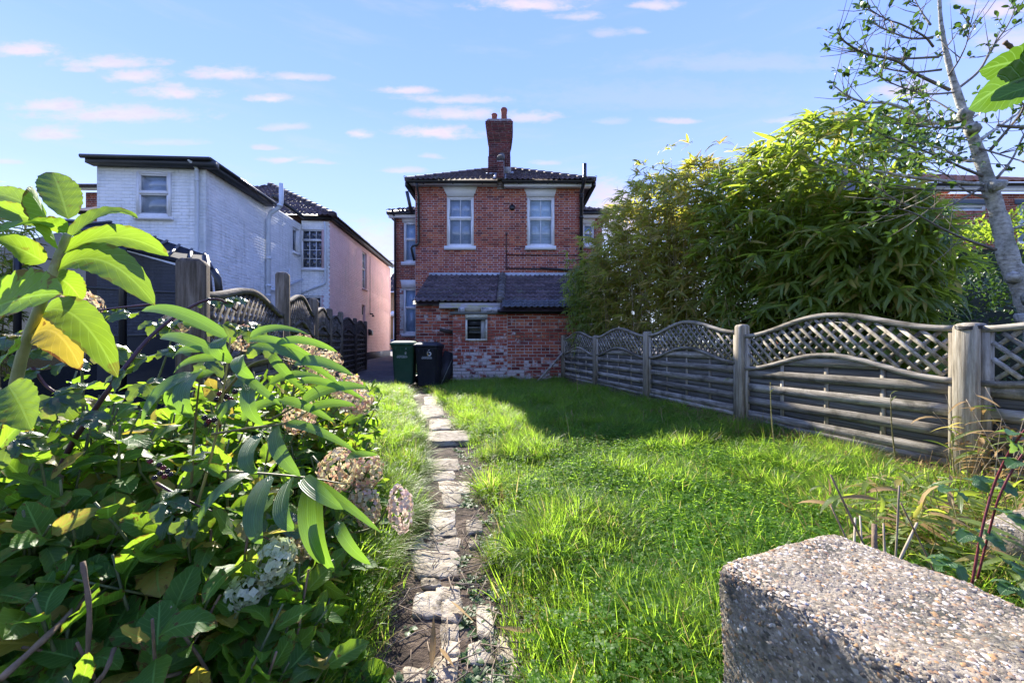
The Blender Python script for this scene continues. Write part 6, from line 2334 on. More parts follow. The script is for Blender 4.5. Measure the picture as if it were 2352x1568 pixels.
def sprig_points(ells, n, seed, depth=.0, clear=None):
    r = np.random.RandomState(seed)
    pts, nr = [], []
    vol = np.array([a[1][0] * a[1][1] + a[1][1] * a[1][2] for a in ells])
    while len(pts) < n:
        c, s = ells[r.choice(len(ells), p=vol / vol.sum())]
        u = r.normal(size=3)
        u /= np.linalg.norm(u)
        q = np.array(c) + np.array(s) * u * (1 - depth * r.uniform() ** 1.5)
        if q[2] < .03:
            continue
        inside = any(np.sum(((q - np.array(c2)) / np.array(s2)) ** 2) < .72 * (1 - depth) for c2, s2 in ells if c2 != c)
        if inside and r.uniform() > .3:
            continue
        if clear is not None and clear(q):
            continue
        pts.append(q)
        m = u / np.array(s)
        nr.append(m / np.linalg.norm(m))
    return np.array(pts), np.array(nr)


SP, SN = sprig_points(ELL, 760, 21, .45, lambda q: q[1] < .62 or (q[1] > 1.9 and q[0] < fl_x(q[1]) + .08) or np.linalg.norm(q - CAM) < .8)
D_, N_, T_, L_ = [], [], [], []
stems = MB()
sm = []
for q, nn in zip(SP, SN):
    ax = nn * .8 + np.array([0, 0, .75]) + RS.normal(0, .22, 3)
    ax /= np.linalg.norm(ax)
    e1 = np.cross(ax, RS.normal(size=3))
    e1 /= np.linalg.norm(e1)
    e2 = np.cross(ax, e1)
    npair = RS.randint(3, 6)
    Ls = RS.uniform(.085, .15)
    for k in range(npair):
        a = (math.pi / 2 * (k % 2)) + RS.uniform(-.25, .25)
        for s in (0, math.pi):
            h = math.cos(a + s) * e1 + math.sin(a + s) * e2
            up = .25 + .75 * (k / npair)
            d = h * (1.15 - up * .7) + ax * up * .8 + np.array([0, 0, -.22 * (1 - k / npair)])
            D_.append(d)
            N_.append(ax + RS.normal(0, .2, 3))
            T_.append(q - ax * (.05 * (npair - k)) + h * .006)
            L_.append(Ls * (1.0 - .55 * (k / npair) ** 1.5) * RS.uniform(.85, 1.12))
    base = np.array([q[0] * .5 - .5, q[1] * .6 + .6, 0])
    pts = curve_pts([base, (base + q) / 2 + RS.normal(0, .05, 3) - np.array([0, 0, .05]), q - ax * .05 * npair, q], 4)
    sm.append((np.linalg.norm(q - CAM), pts))
sm.sort(key=lambda t: t[0])
for i, (d, pts) in enumerate(sm):
    if i < 40:
        mb = MB()
        mb.tube(pts, list(np.linspace(.006, .0028, len(pts))), 6, random.random())
        mb.build('stem', M_stem if i % 3 else M_brown, hy, True)
    else:
        stems.tube(pts, list(np.linspace(.006, .0028, len(pts))), 5, random.random())
tag(stems.build('stems', M_stem, hy, True), kind='stuff')
_m = RS.uniform(0, 1, len(T_))
leaves_out(hy, HY_T, [M_hyd, M_hydlit, M_hydyel], np.array(D_), np.array(N_), np.array(T_), np.array(L_) * np.where(RS.uniform(0, 1, len(T_)) < .12, 1.35, 1.0), 255, mid=np.where(_m < .80, 0, np.where(_m < .965, 1, 2)))

FL_T = leaf_tpl(2, .6, .95, .25, .25, 3, k=.8)


def flower_head(parent, c, rad, axis, mat, n, seed, stem_to=None, fs=.011, label=None):
    r = np.random.RandomState(seed)
    c = Vector(c)
    A = Vector(axis).normalized()
    fr = frame(A, (0.1, -1, 0.2))
    Rm = np.array(fr)
    mb = MB()
    st = Vector(stem_to) if stem_to else c - A * .3 - Vector((.1, -.05, .12))
    pts = curve_pts([st, st.lerp(c, .6) - Vector((0, 0, .02)), c - A * rad[1] * .9, c + A * rad[1] * .6], 5)
    mb.tube(pts, list(np.linspace(.005, .002, len(pts))), 6)
    head = mb.build('flower_head', M_stem, parent, True)
    if label:
        head['label'] = label
    m2 = MB()
    u = r.normal(size=(n, 3))
    u /= np.linalg.norm(u, axis=1, keepdims=True)
    P0 = u * np.array([rad[0], rad[1], rad[0]]) * r.uniform(.82, 1.06, (n, 1))
    W = P0 @ Rm.T + np.array(c)
    Un = (u / np.array([rad[0], rad[1], rad[0]]))
    Un = Un / np.linalg.norm(Un, axis=1, keepdims=True) @ Rm.T
    Un = Un + r.normal(0, .3, (n, 3))
    rv = r.uniform(0, 1, n)
    e1 = np.cross(Un, r.normal(size=(n, 3)))
    e1 /= np.linalg.norm(e1, axis=1, keepdims=True)
    e2 = np.cross(Un, e1)
    e2 /= np.linalg.norm(e2, axis=1, keepdims=True)
    s = fs * r.uniform(.75, 1.25, n)
    for k in range(4):
        a = k * math.pi / 2
        D = e1 * math.cos(a) + e2 * math.sin(a) + Un * .25
        m2.many(*FL_T, frames(D, Un, s, s), W, rv)
    tag(m2.build('florets', mat, head), kind='stuff')
    return head


HEADS = [  # photo x, y, distance, radius across, radius along, axis, material, florets
    (185, 708, 1.35, .055, .06, (-.2, 0, 1), 'p'), (405, 742, 1.7, .045, .05, (.3, 0, 1), 'p'), (560, 778, 1.9, .06, .06, (.2, 0, 1), 'p'),
    (690, 805, 2.15, .075, .085, (.6, 0, 1), 'p'), (745, 838, 2.1, .07, .09, (.8, 0, .5), 'p'), (795, 890, 2.0, .07, .08, (.8, 0, .2), 'p'), (820, 925, 1.85, .06, .07, (.8, 0, .1), 'p'), (690, 955, 1.5, .055, .07, (.4, -.3, .8), 'p'),
    (775, 1082, 1.35, .058, .075, (.3, -.2, 1), 'p'), (843, 1085, 1.5, .055, .065, (.4, 0, .8), 'p'), (838, 1160, 1.45, .05, .075, (.2, 0, -.5), 'g2'), (920, 1170, 1.45, .042, .085, (.12, 0, -1), 'c'),
    (695, 1240, 1.2, .04, .06, (0, 0, 1), 'g2'), (630, 1290, 1.0, .042, .065, (.5, -.2, .9), 'g'), (565, 1358, .98, .036, .05, (-.8, -.2, -.4), 'g')]
for k, (px, py, d, ra, rl, ax, m) in enumerate(HEADS):
    mat = {'p': M_fpink, 'g': M_fgreen, 'g2': petalmat('green_pink_floret', [(0, (.45, .44, .24)), (.5, (.55, .52, .34)), (.8, (.62, .42, .34)), (1, (.3, .25, .1))], .4) if k == 10 else bpy.data.materials.get('green_pink_floret') or M_fgreen, 'c': M_fcream}[m]
    lab = {'c': 'long drooping cream flower head reaching over the path', 'g': 'pale green flower head low in the bush'}.get(m)
    st = P(px - 140, py + 60, d + .05) if m == 'c' else None
    flower_head(hy, P(px, py, d), (ra, rl), ax, mat, int(110 + 36000 * ra * rl), k + 50, st, .0095 if m == 'g' else .0095, lab)

# ---- tall hydrangea shoot close on the left
sht = thing('hydrangea_shoot', 'tall backlit hydrangea shoot with big bright yellow green leaves at the left edge', 'plant', P(40, 1500, .6))
c7 = lambda x, y, d=.56: P(.3112 * x, 373.2 + .3112 * y, d)
mb = MB()
pts = curve_pts([c7(60, 1900, .62), c7(150, 1480, .6), c7(235, 1220, .58), c7(360, 900, .56), c7(440, 680, .56), c7(500, 530, .56)], 5)
mb.tube(pts, list(np.linspace(.0075, .0045, len(pts))), 10)
mb.build('stem', surf('shoot_stem', [(0.3, (.22, .24, .10)), (.7, (.36, .36, .18))], (20, 20, 20), vary=0, rough=.5, dirt=((.2, .08, .05), 12, .55, .7, .8)), sht, True)
SH = [  # base, tip (crop px), width px, sag px (up +), depth of base, depth of tip, normal, material
    ((430, 790), (1145, 1060), 250, 175, .56, .50, (.25, -.55, .8), 'l'), ((460, 670), (1245, 695), 200, 130, .56, .58, (.0, -.75, .65), 'l'), ((510, 560), (1020, 415), 190, 105, .56, .63, (-.1, -.8, .55), 'l'),
    ((505, 420), (385, 75), 240, 20, .57, .62, (.8, -.75, .1), 'l'), ((430, 640), (190, 205), 250, 60, .55, .50, (-.7, -.75, .25), 'd'), ((490, 520), (-30, 540), 200, 70, .55, .47, (-.05, -.8, .6), 'd'),
    ((340, 420), (-120, 230), 190, 60, .60, .66, (.1, -.8, .6), 'l'), ((320, 470), (-140, 330), 150, 30, .57, .56, (0, -.7, .7), 'l'), ((330, 740), (-90, 560), 190, 20, .57, .52, (0, -.85, .5), 'l'),
    ((400, 850), (600, 1020), 190, 40, .57, .60, (.3, -.85, .4), 'l'), ((-150, 1130), (468, 975), 380, 40, .50, .46, (.05, -.62, .78), 'd'), ((330, 1100), (870, 1590), 250, 170, .58, .54, (.35, -.75, .6), 'y2'),
    ((235, 1290), (600, 1535), 270, 150, .58, .56, (.1, -.9, .4), 'y'), ((140, 1380), (-90, 1640), 260, 60, .57, .5, (-.2, -.8, .6), 'd'), ((510, 640), (715, 690), 120, -20, .60, .66, (0, -.9, .3), 'l'), ((470, 560), (600, 520), 100, 0, .58, .64, (0, -.8, .5), 'l'),
    ((60, 1650), (230, 1980), 260, 30, .55, .5, (.3, -.9, .4), 'l'), ((0, 2100), (300, 1850), 200, 40, .6, .58, (.2, -.8, .6), 'd')]
for (b, t, w, sg, d0_, d1_, nr, mt) in SH:
    B_, T2 = c7(*b, d0_), c7(*t, d1_)
    up = .3112 * sg / F * .56
    nr = (nr[0], -.88, .42)
    bow_leaf(sht, B_, T2, .3112 * w / F * .56, (0, .0, up), nr, {'l': M_hydlit, 'd': M_hyd, 'y': M_hydyel, 'y2': M_hydlit}[mt], n=22, cols=7, serr=.03, fold=.30)
    mbp = MB()

# ---- broad-leaved bamboo sprig in front of the bush
bs = thing('bamboo_sprig', 'broad leaved bamboo sprig arching out of the hydrangea bush toward the path', 'plant', P(520, 1400, 1.1))
c8 = lambda x, y, d=1.05: P(.52397 * x, 746.5 + .52397 * y, d)
BSL = [((880, 195), (850, 410), 72, .98), ((860, 210), (622, 440), 62, .95), ((990, 150), (760, 215), 36, 1.1), ((990, 55), (1025, 165), 62, 1.05), ((1070, 130), (1115, 235), 58, 1.0), ((1130, 225), (1155, 440), 62, .98), ((1040, 200), (1235, 355), 38, 1.0),
       ((1095, 55), (1355, 45), 34, 1.15), ((1090, 70), (1400, 165), 34, 1.1), ((1100, 95), (1500, 270), 36, 1.05), ((1290, 170), (1550, 225), 48, 1.0), ((1320, 345), (1610, 278), 50, 1.1), ((1350, 380), (1560, 355), 36, 1.1), ((1250, 435), (1565, 560), 36, 1.0),
       ((1210, 445), (1318, 665), 64, .96), ((1145, 475), (1128, 650), 66, .95), ((1095, 648), (868, 878), 54, .93), ((1185, 658), (1148, 960), 82, .92), ((1280, 665), (1292, 900), 74, .92), ((1330, 670), (1505, 810), 64, .93), ((1340, 672), (1670, 910), 40, .95),
       ((1360, 700), (1425, 1050), 66, 1.0), ((1400, 740), (1470, 1085), 56, 1.02), ((1480, 860), (1625, 1050), 44, 1.05), ((800, -10), (1010, 75), 36, 1.15), ((1190, 130), (1345, 300), 36, 1.1), ((1045, 330), (975, 435), 52, 1.05), ((1520, 582), (1655, 570), 30, 1.0),
       ((960, 130), (700, 60), 44, 1.12), ((1000, 60), (620, -60), 50, 1.08), ((940, 210), (740, 330), 44, 1.05), ((1060, 420), (1250, 330), 40, 1.12), ((1180, 260), (1430, 240), 38, 1.12), ((820, 230), (800, 400), 44, 1.1), ((1200, 90), (1480, 120), 34, 1.12), ((900, 110), (760, 150), 34, 1.1), ((1230, 330), (1470, 430), 36, 1.08), ((1300, 250), (1600, 330), 30, 1.1)]
for i, (b, t, w, d) in enumerate(BSL):
    B_, T2 = c8(*b, 1.06), c8(*t, d)
    L_px = math.hypot(t[0] - b[0], t[1] - b[1])
    flat = abs(t[0] - b[0]) / L_px
    up = .52397 * L_px * .14 * flat / F
    nr = (0.15 * math.sin(i * 3.1), -.85, .55 if flat > .6 else .35)
    bow_leaf(bs, B_, T2, .52397 * w / F * d * 1.15, (0, -.02 - .03 * (1 - flat), up), nr, M_bambsprig, n=12, cols=5, peak=.32, k=.85, fold=.22, serr=0, ripple=.02, roll=.5 * math.sin(i * 1.7))
for pl in ([(800, 1000, 1.15), (930, 560, 1.12), (985, 250, 1.08), (1010, 55, 1.08)], [(960, 330, 1.1), (1080, 190, 1.07), (1200, 150, 1.06), (1295, 168, 1.06)], [(930, 480, 1.1), (1080, 455, 1.07), (1250, 432, 1.06), (1350, 380, 1.06)], [(900, 640, 1.12), (1090, 648, 1.07), (1340, 670, 1.06), (1520, 700, 1.06)], [(830, 900, 1.15), (850, 500, 1.12), (880, 195, 1.08)], [(1180, 420, 1.08), (1320, 345, 1.07)]):
    mb = MB()
    p_ = curve_pts([c8(*q) for q in pl], 5)
    mb.tube(p_, list(np.linspace(.0042, .0018, len(p_))), 6, random.random())
    mb.build('cane', M_cane, bs, True)

# ---- brambles
def trefoil(D, Nn, T, L, c, d, n, s, k=3):
    """Compound leaf: k leaflets from point c along d."""
    d = Vector(d).normalized()
    fr = frame(d, n)
    x, z = fr.col[0], fr.col[2]
    for a, q in ([(0, 1.0), (1.15, .82), (-1.15, .82)] if k == 3 else [(0, 1.0), (.75, .9), (-.75, .9), (1.6, .7), (-1.6, .7)]):
        dd = d * math.cos(a) + x * math.sin(a) - z * .12
        D.append(np.array(dd))
        Nn.append(np.array(z) + RS.normal(0, .18, 3))
        T.append(np.array(Vector(c) + dd * .004))
        L.append(s * q)


br = thing('bramble', 'dark bramble with arching purple canes and blackberries growing through the hydrangea', 'plant', P(250, 1300, 1.2))
D_, N_, T_, L_ = [], [], [], []
for (px, py, d, ang_, s) in ((300, 722, 1.3, 2.6, .075), (250, 715, 1.35, .4, .06), (440, 730, 1.35, 3.0, .07), (470, 690, 1.4, .2, .06), (520, 690, 1.45, .3, .07), (510, 745, 1.4, -.6, .075), (570, 750, 1.45, -.3, .08), (600, 790, 1.4, -.5, .08), (360, 740, 1.3, -.3, .07),
                           (90, 850, 1.1, 3.0, .075), (60, 810, 1.1, .2, .07), (150, 830, 1.15, .1, .07), (250, 800, 1.2, -.2, .075), (290, 850, 1.15, -2.8, .075), (330, 880, 1.15, -.4, .07), (200, 890, 1.1, 2.8, .075), (120, 910, 1.0, -.5, .075), (400, 1180, 1.02, 3.0, .075), (370, 1150, 1.0, .4, .075),
                           (440, 1190, 1.0, -.9, .07), (560, 1190, 1.05, .3, .07), (600, 1150, 1.1, .9, .07), (640, 1200, 1.1, -.2, .07), (430, 1060, 1.1, .8, .06), (30, 770, 1.1, .5, .08), (390, 800, 1.35, .4, .075), (470, 830, 1.3, -.2, .075), (520, 870, 1.3, .2, .07), (220, 760, 1.3, 2.5, .075), (160, 775, 1.25, .2, .07), (340, 820, 1.25, 2.9, .075), (60, 950, 1.0, .4, .075), (30, 1010, .95, -.3, .075), (180, 960, 1.05, .2, .07)):
    c = P(px, py, d)
    dv = Vector((math.cos(ang_), -.25 + RS.uniform(-.2, .2), math.sin(ang_) * .8 - .15))
    trefoil(D_, N_, T_, L_, c, dv, (RS.uniform(-.3, .3), -.35, .9), s, 3 if RS.uniform() < .6 else 5)
leaves_out(br, BR_T, [M_bram], np.array(D_), np.array(N_), np.array(T_), np.array(L_), 160)
for pl, r0 in (([(70, 1250, 1.15), (150, 1050, 1.12), (205, 960, 1.12), (270, 868, 1.15), (350, 770, 1.25), (440, 705, 1.35), (500, 688, 1.4), (545, 715, 1.45)], .008), ([(75, 845, 1.1), (110, 890, 1.1), (160, 915, 1.12), (215, 922, 1.15)], .0045), ([(345, 700, 1.3), (240, 712, 1.3), (180, 722, 1.3)], .004),
               ([(360, 1110, 1.08), (430, 1150, 1.05), (520, 1190, 1.05), (620, 1240, 1.05)], .004), ([(540, 1560, .95), (575, 1460, 1.0), (600, 1380, 1.02), (595, 1340, 1.05)], .0045), ([(500, 870, 1.3), (520, 900, 1.25), (500, 960, 1.2)], .003)):
    mb = MB()
    p_ = curve_pts([P(*q) for q in pl], 6)
    mb.tube(p_, list(np.linspace(r0, r0 * .45, len(p_))), 7, random.random())
    for i in range(2, len(p_) - 1, 2):     # thorns
        dd = (p_[i + 1] - p_[i]).normalized()
        nx = dd.cross(Vector(RS.normal(size=3))).normalized()
        mb.tube([p_[i], p_[i] + nx * (r0 * 1.6) - dd * .002], [.0018, .0002], 4)
    mb.build('cane', M_purple, br, True)


def berry(parent, c, r, mat):
    mb = MB()
    g = 1.618
    ico = np.array([(-1, g, 0), (1, g, 0), (-1, -g, 0), (1, -g, 0), (0, -1, g), (0, 1, g), (0, -1, -g), (0, 1, -g), (g, 0, -1), (g, 0, 1), (-g, 0, -1), (-g, 0, 1)]) / 1.902
    icf = np.array([(0, 11, 5), (0, 5, 1), (0, 1, 7), (0, 7, 10), (0, 10, 11), (1, 5, 9), (5, 11, 4), (11, 10, 2), (10, 7, 6), (7, 1, 8), (3, 9, 4), (3, 4, 2), (3, 2, 6), (3, 6, 8), (3, 8, 9), (4, 9, 5), (2, 4, 11), (6, 2, 10), (8, 6, 7), (9, 8, 1)])
    T = np.concatenate([ico * r * .75, np.zeros((1, 3))]) + np.array(c)
    s = np.concatenate([np.full(12, r * .42), [r * .8]])
    mb.many(ico, icf, None, np.eye(3)[None] * s[:, None, None], T, np.zeros(13))
    return mb.build('berry', mat, parent, True)


for i, (px, py) in enumerate(((505, 905), (520, 912), (498, 918), (530, 918), (512, 925), (470, 960), (480, 968), (492, 965), (475, 975), (503, 975), (525, 925), (540, 900), (375, 1075), (385, 1082), (368, 1088), (378, 1095), (392, 1090), (366, 1068), (345, 1060), (355, 1098))):
    berry(br, P(px, py, 1.12 if i < 12 else .98), .0075 if i < 12 else .006, M_berry if i % 3 else M_berryr)

rbm = thing('wild_bramble', 'pair of thorny red bramble stems with green leaves before the right concrete block', 'plant', P(2230, 1340, 1.3))
for pl, r0 in (([(2232, 1345, 1.2), (2255, 1220, 1.2), (2285, 1110, 1.2), (2330, 1020, 1.15), (2380, 960, 1.1)], .0034), ([(2245, 1330, 1.22), (2275, 1210, 1.2), (2300, 1130, 1.18), (2352, 1040, 1.15), (2420, 980, 1.1)], .003)):
    mb = MB()
    p_ = curve_pts([P(*q) for q in pl], 8)
    mb.tube(p_, list(np.linspace(r0, r0 * .8, len(p_))), 7)
    for i in range(1, len(p_) - 1):
        dd = (p_[i + 1] - p_[i]).normalized()
        nx = dd.cross(Vector(RS.normal(size=3))).normalized()
        mb.tube([p_[i], p_[i] + nx * (r0 * 1.8) - dd * .002], [.002, .0002], 4)
    mb.build('cane', surf('red_cane', [(0.3, (.09, .015, .025)), (.7, (.2, .04, .05))], (25, 25, 25), rough=.45, vary=.2), rbm, True)
D_, N_, T_, L_ = [], [], [], []
for (px, py, d, a, s) in ((2190, 1125, 1.25, 2.6, .06), (2230, 1105, 1.25, .6, .055), (2190, 1290, 1.2, 3.0, .07), (2170, 1300, 1.2, 2.2, .06), (2310, 1180, 1.15, .1, .06), (2330, 1185, 1.15, -.4, .06), (2260, 1230, 1.2, .3, .06), (2235, 1225, 1.2, 2.9, .055), (2320, 1300, 1.15, .1, .06), (2340, 1000, 1.15, 2.2, .055), (2320, 1010, 1.15, -1.0, .05), (2290, 1110, 1.2, .3, .055), (2345, 1060, 1.15, 2.8, .05), (2330, 1345, 1.15, 2.8, .055)):
    trefoil(D_, N_, T_, L_, P(px, py, d), (math.cos(a), -.3, math.sin(a) * .6), (RS.uniform(-.3, .3), -.3, 1), s)
leaves_out(rbm, BR_T, [leafmat('young_bramble_leaf', (.04, .11, .04), (.08, .17, .06), (.25, .42, .06), .4, .35, 'net')], np.array(D_), np.array(N_), np.array(T_), np.array(L_), 60)

# ---- small plants on the ground
def rosette(label, name, cat, px, py, n, L, W_, up, mat, seed, tpl=None, d=None):
    r = random.Random(seed)
    d = d or (EYE - .0) * F / (py - CY)
    c = P(px, py, d)
    c.z = float(gh(c.x, c.y)) + .005
    t = thing(name, label, cat, c)
    for i in range(n):
        a = i * 2.4 + r.uniform(-.3, .3)
        e = r.uniform(*up)
        dv = Vector((math.cos(a) * math.cos(e), math.sin(a) * math.cos(e), math.sin(e)))
        l = L * r.uniform(.65, 1.1)
        bow_leaf(t, c + Vector((math.cos(a), math.sin(a), 0)) * .006, c + dv * l, W_ * l, (0, 0, .12 * l), (-dv.x * .5, -dv.y * .5, 1), mat, n=8, cols=5, peak=.5, serr=.02, fold=.2, ripple=.1)
    return t


rosette('upright dock plant with narrow pale leaves beside the path', 'dock_plant', 'plant', 1182, 1262, 11, .15, .22, (.7, 1.35), M_weed, 1)
rosette('broad leaved rosette low in the near grass right of the path', 'dandelion', 'plant', 1275, 1478, 9, .10, .34, (.3, .9), M_clover, 2)
M_silver = leafmat('silver_leaf', (.42, .47, .42), (.62, .66, .60), (.4, .5, .3), .2, .5, 'net')
rosette('silvery white leaved weed standing in the lawn right of the path', 'white_weed', 'plant', 1250, 1205, 8, .10, .42, (.5, 1.2), M_silver, 3)
rosette('dark green broad leaved plant at the foot of the hydrangea bush', 'ground_ivy', 'plant', 790, 1490, 18, .10, .75, (.2, 1.1), M_hyd, 4, d=1.13)
rosette('second dark broad leaved plant by the path edge, nearest the camera', 'ground_ivy', 'plant', 850, 1540, 14, .09, .75, (.2, 1.0), M_hyd, 5, d=1.08)
rosette('grey green leaved weed in the grass left of the big concrete block', 'mullein', 'plant', 1480, 1330, 8, .11, .3, (.3, 1.0), M_weed, 6)

# ---- bamboo shoots by the fence and cut canes by the block
c4 = lambda x, y: (1263.3 + .4629 * x, 689 + .4629 * y)
SHOOTS = [((1120, 785), (1093, 430), 'tall bare bamboo shoot before the near fence panel, just right of the middle post'), ((1285, 710), (1245, 375), 'slim leaf-tipped bamboo shoot second right of the middle fence post'), ((1478, 760), (1455, 540), 'short bamboo shoot before the centre batten of the near fence panel'),
          ((1625, 790), (1615, 575), 'thin short bamboo shoot just right of the centre of the near fence panel'), ((1725, 850), (1690, 470), 'tallest bamboo shoot before the right batten of the near fence panel'), ((1930, 850), (1890, 500), 'leafy bamboo shoot against the right end of the near fence panel'),
          ((2025, 980), (1995, 700), 'bright green leafy bamboo shoot left of the near fence post'), ((575, 650), (550, 535), 'small brown shoot in the lawn at the edge of the house shadow'), ((475, 625), (463, 550), 'shorter pale shoot in the lawn left of the small brown shoot'),
          ((95, 700), (78, 575), 'lone shoot standing in the shaded lawn nearest the sunlit grass'), ((140, 490), (125, 330), 'shoot before the farthest fence panel in deep shade'), ((490, 480), (480, 380), 'shoot against the fence post between the second and third far panels')]
for i, (b, t, lab) in enumerate(SHOOTS):
    bx_, by_ = c4(*b)
    tx_, ty_ = c4(*t)
    d = (EYE + .02) * F / (by_ - CY)
    B_, T2 = P(bx_, by_, d), P(tx_, ty_, d)
    B_.z = float(gh(B_.x, B_.y)) - .02
    s = thing('bamboo_shoot', lab, 'shoot', B_, 'bamboo shoots coming up along the fence')
    mb = MB()
    m_ = B_.lerp(T2, .55) + Vector((RS.uniform(-.012, .012), 0, 0))
    p_ = curve_pts([B_, m_, T2], 5)
    mb.tube(p_, list(np.linspace(.0058, .0022, len(p_))), 6, .4)
    for q in (3, 6, 8):
        mb.tube([p_[q], p_[q] + (p_[q + 1] - p_[q]).normalized() * .008], [.0065 - q * .0004] * 2, 6)
    mb.build('cane', M_cane, s, True)
    for k in range(2 if i not in (5, 6) else 6):
        q = p_[-1 - (k if k < 8 else 8)]
        dv = Vector((random.uniform(-1, 1), random.uniform(-.6, .3), random.uniform(-.1, .9)))
        bow_leaf(s, q, q + dv.normalized() * (.05 if i not in (5, 6) else .15), .008 if i not in (5, 6) else .018, (0, 0, .012), (0, -.4, .8), M_bamb, n=6, cols=3, peak=.35, k=.9, serr=0)
c9 = lambda x, y: (1579.1 + .3286 * x, 1091 + .3286 * y)
STUBS = [((1450, 520), (1480, 75), .0045, 'tall pale cut cane beyond the big concrete block', M_drycane), ((1165, 360), (1000, 0), .005, 'long brown cane leaning left behind the big concrete block', M_brown), ((1165, 420), (1172, 300), .005, 'short grey cane stub at the back corner of the big block', M_drycane), ((1212, 430), (1205, 285), .004, 'short pale cane stub second from the back corner of the big block', M_drycane),
         ((1303, 480), (1306, 345), .012, 'thick dark wooden stub behind the big concrete block', M_brown), ((1372, 500), (1370, 338), .005, 'thin cane stub between the thick stub and the tall pale cane', M_drycane), ((1508, 530), (1605, 335), .006, 'grey cane stub leaning right behind the big block', M_drycane), ((1685, 610), (1490, 195), .004, 'thin brown cane leaning left across the grey stub', M_brown), ((1075, 380), (1000, 212), .004, 'small brown stub leaning left at the back corner of the big block', M_brown)]
for (b, t, r0, lab, mt) in STUBS:
    d = 1.36
    B_, T2 = P(*c9(*b), d), P(*c9(*t), d + .03)
    dn = (B_ - T2).normalized()
    B_ = B_ + dn * ((B_.z + .02) / -dn.z if dn.z < -.1 else 0)
    mb = MB()
    r0 *= .62
    p_ = curve_pts([B_, B_.lerp(T2, .5) + Vector((.004, 0, 0)), T2], 4)
    mb.tube(p_, [r0 * (1 + (.22 if k % 3 == 0 else 0)) for k in range(len(p_))], 8, random.random())
    tag(mb.build('cut_cane', mt, None, True), lab, 'cane', 'cut canes behind the concrete block')

# ---- bamboo behind the right fence
def bamboo(label, x, y, rad, h, nfan, Lf, seed, nculm=26, cap=40, droop=.5, z0=.5, dead=0.0, tilt=(0, 0), mat=None, low=1.0, group='bamboo clumps behind the right fence'):
    r = np.random.RandomState(seed)
    t = thing('bamboo_clump', label, 'bamboo', (x, y, 0), group)
    tops = []
    for i in range(nculm):
        a, q = r.uniform(0, 6.283), rad * .55 * math.sqrt(r.uniform())
        b = np.array([x + q * math.cos(a), y + q * math.sin(a), -.05])
        a2, lean = a + r.uniform(-.7, .7), r.uniform(.1, .6) * rad
        hh = h * r.uniform(.62, 1.0)
        tp = b + np.array([lean * math.cos(a2) + tilt[0] * r.uniform(.3, 1), lean * math.sin(a2) + tilt[1] * r.uniform(.3, 1), hh])
        md = b + (tp - b) * .55 - np.array([(tp - b)[0] * .2, (tp - b)[1] * .2, -.05])
        p_ = curve_pts([b, md, tp], 6)
        tops.append(p_)
        mb = MB()
        r0 = r.uniform(.006, .010)
        mb.tube(p_, list(np.linspace(r0, r0 * .3, len(p_))), 5, r.uniform())
        mb.build('culm', M_drycane if r.uniform() < .3 else M_cane, t, True)
    # fine dead twigs
    tw = MB()
    for i in range(int(90 * (1 + 2 * dead))):
        p_ = tops[r.randint(len(tops))]
        q = np.array(p_[r.randint(3, len(p_) - 2)])
        dv = r.normal(size=3) * np.array([1, 1, .6]) + np.array([0, 0, .4])
        dv = dv / np.linalg.norm(dv) * r.uniform(.2, .55)
        tw.tube([q, q + dv * .5 + np.array([0, 0, .02]), q + dv], [.0028, .002, .001], 3, r.uniform())
    tag(tw.build('twigs', M_drycane, t), kind='stuff')
    D, Nn, T, L = [], [], [], []
    nfan = int(nfan * 2.2)
    for i in range(nfan):
        z = z0 + (h - z0) * r.uniform() ** .9
        f = (z - z0) / (h - z0)
        if f < .42 and r.uniform() > low:
            continue
        prof = rad * (.62 + .75 * math.sin(min(f * 2.2, 2.4)) ** 1.0 * .55) * (1.0 if f < .75 else max(.15, 1 - ((f - .75) / .25) ** 2 * .85))
        a = r.uniform(0, 6.283)
        rr_ = prof * r.uniform(.45, 1.05)
        c = np.array([x + rr_ * math.cos(a) + tilt[0] * f, y + rr_ * math.sin(a) + tilt[1] * f, z])
        if r.uniform() < .5:
            pl_ = tops[r.randint(len(tops))]
            c = np.array(pl_[r.randint(int(len(pl_) * .35), len(pl_))]) + r.normal(0, .09, 3)
            a = math.atan2(c[1] - y, c[0] - x) + r.normal(0, .5)
            f = min(max((c[2] - z0) / (h - z0), 0), 1)
        ax = np.array([math.cos(a) * .9, math.sin(a) * .9, .55 * (1 - droop) + f * .5])
        ax = ax / np.linalg.norm(ax)
        m = r.randint(5, 9)
        e1 = np.cross(ax, np.array([0, 0, 1.0]))
        e1 /= np.linalg.norm(e1) + 1e-6
        for k in range(m):
            g = (k - (m - 1) / 2) / m * 2.4 + r.uniform(-.2, .2)
            d = ax * math.cos(g) + e1 * math.sin(g) + np.array([0, 0, -droop * r.uniform(.3, 1.2)])
            D.append(d)
            Nn.append(np.array([ax[0] * .5, ax[1] * .5, 1.0]) + r.normal(0, .35, 3))
            T.append(c + ax * r.uniform(-.03, .03))
            L.append(Lf * r.uniform(.6, 1.15))
    leaves_out(t, BA_T, [mat or M_bamb], np.array(D), np.array(Nn), np.array(T), np.array(L), cap)


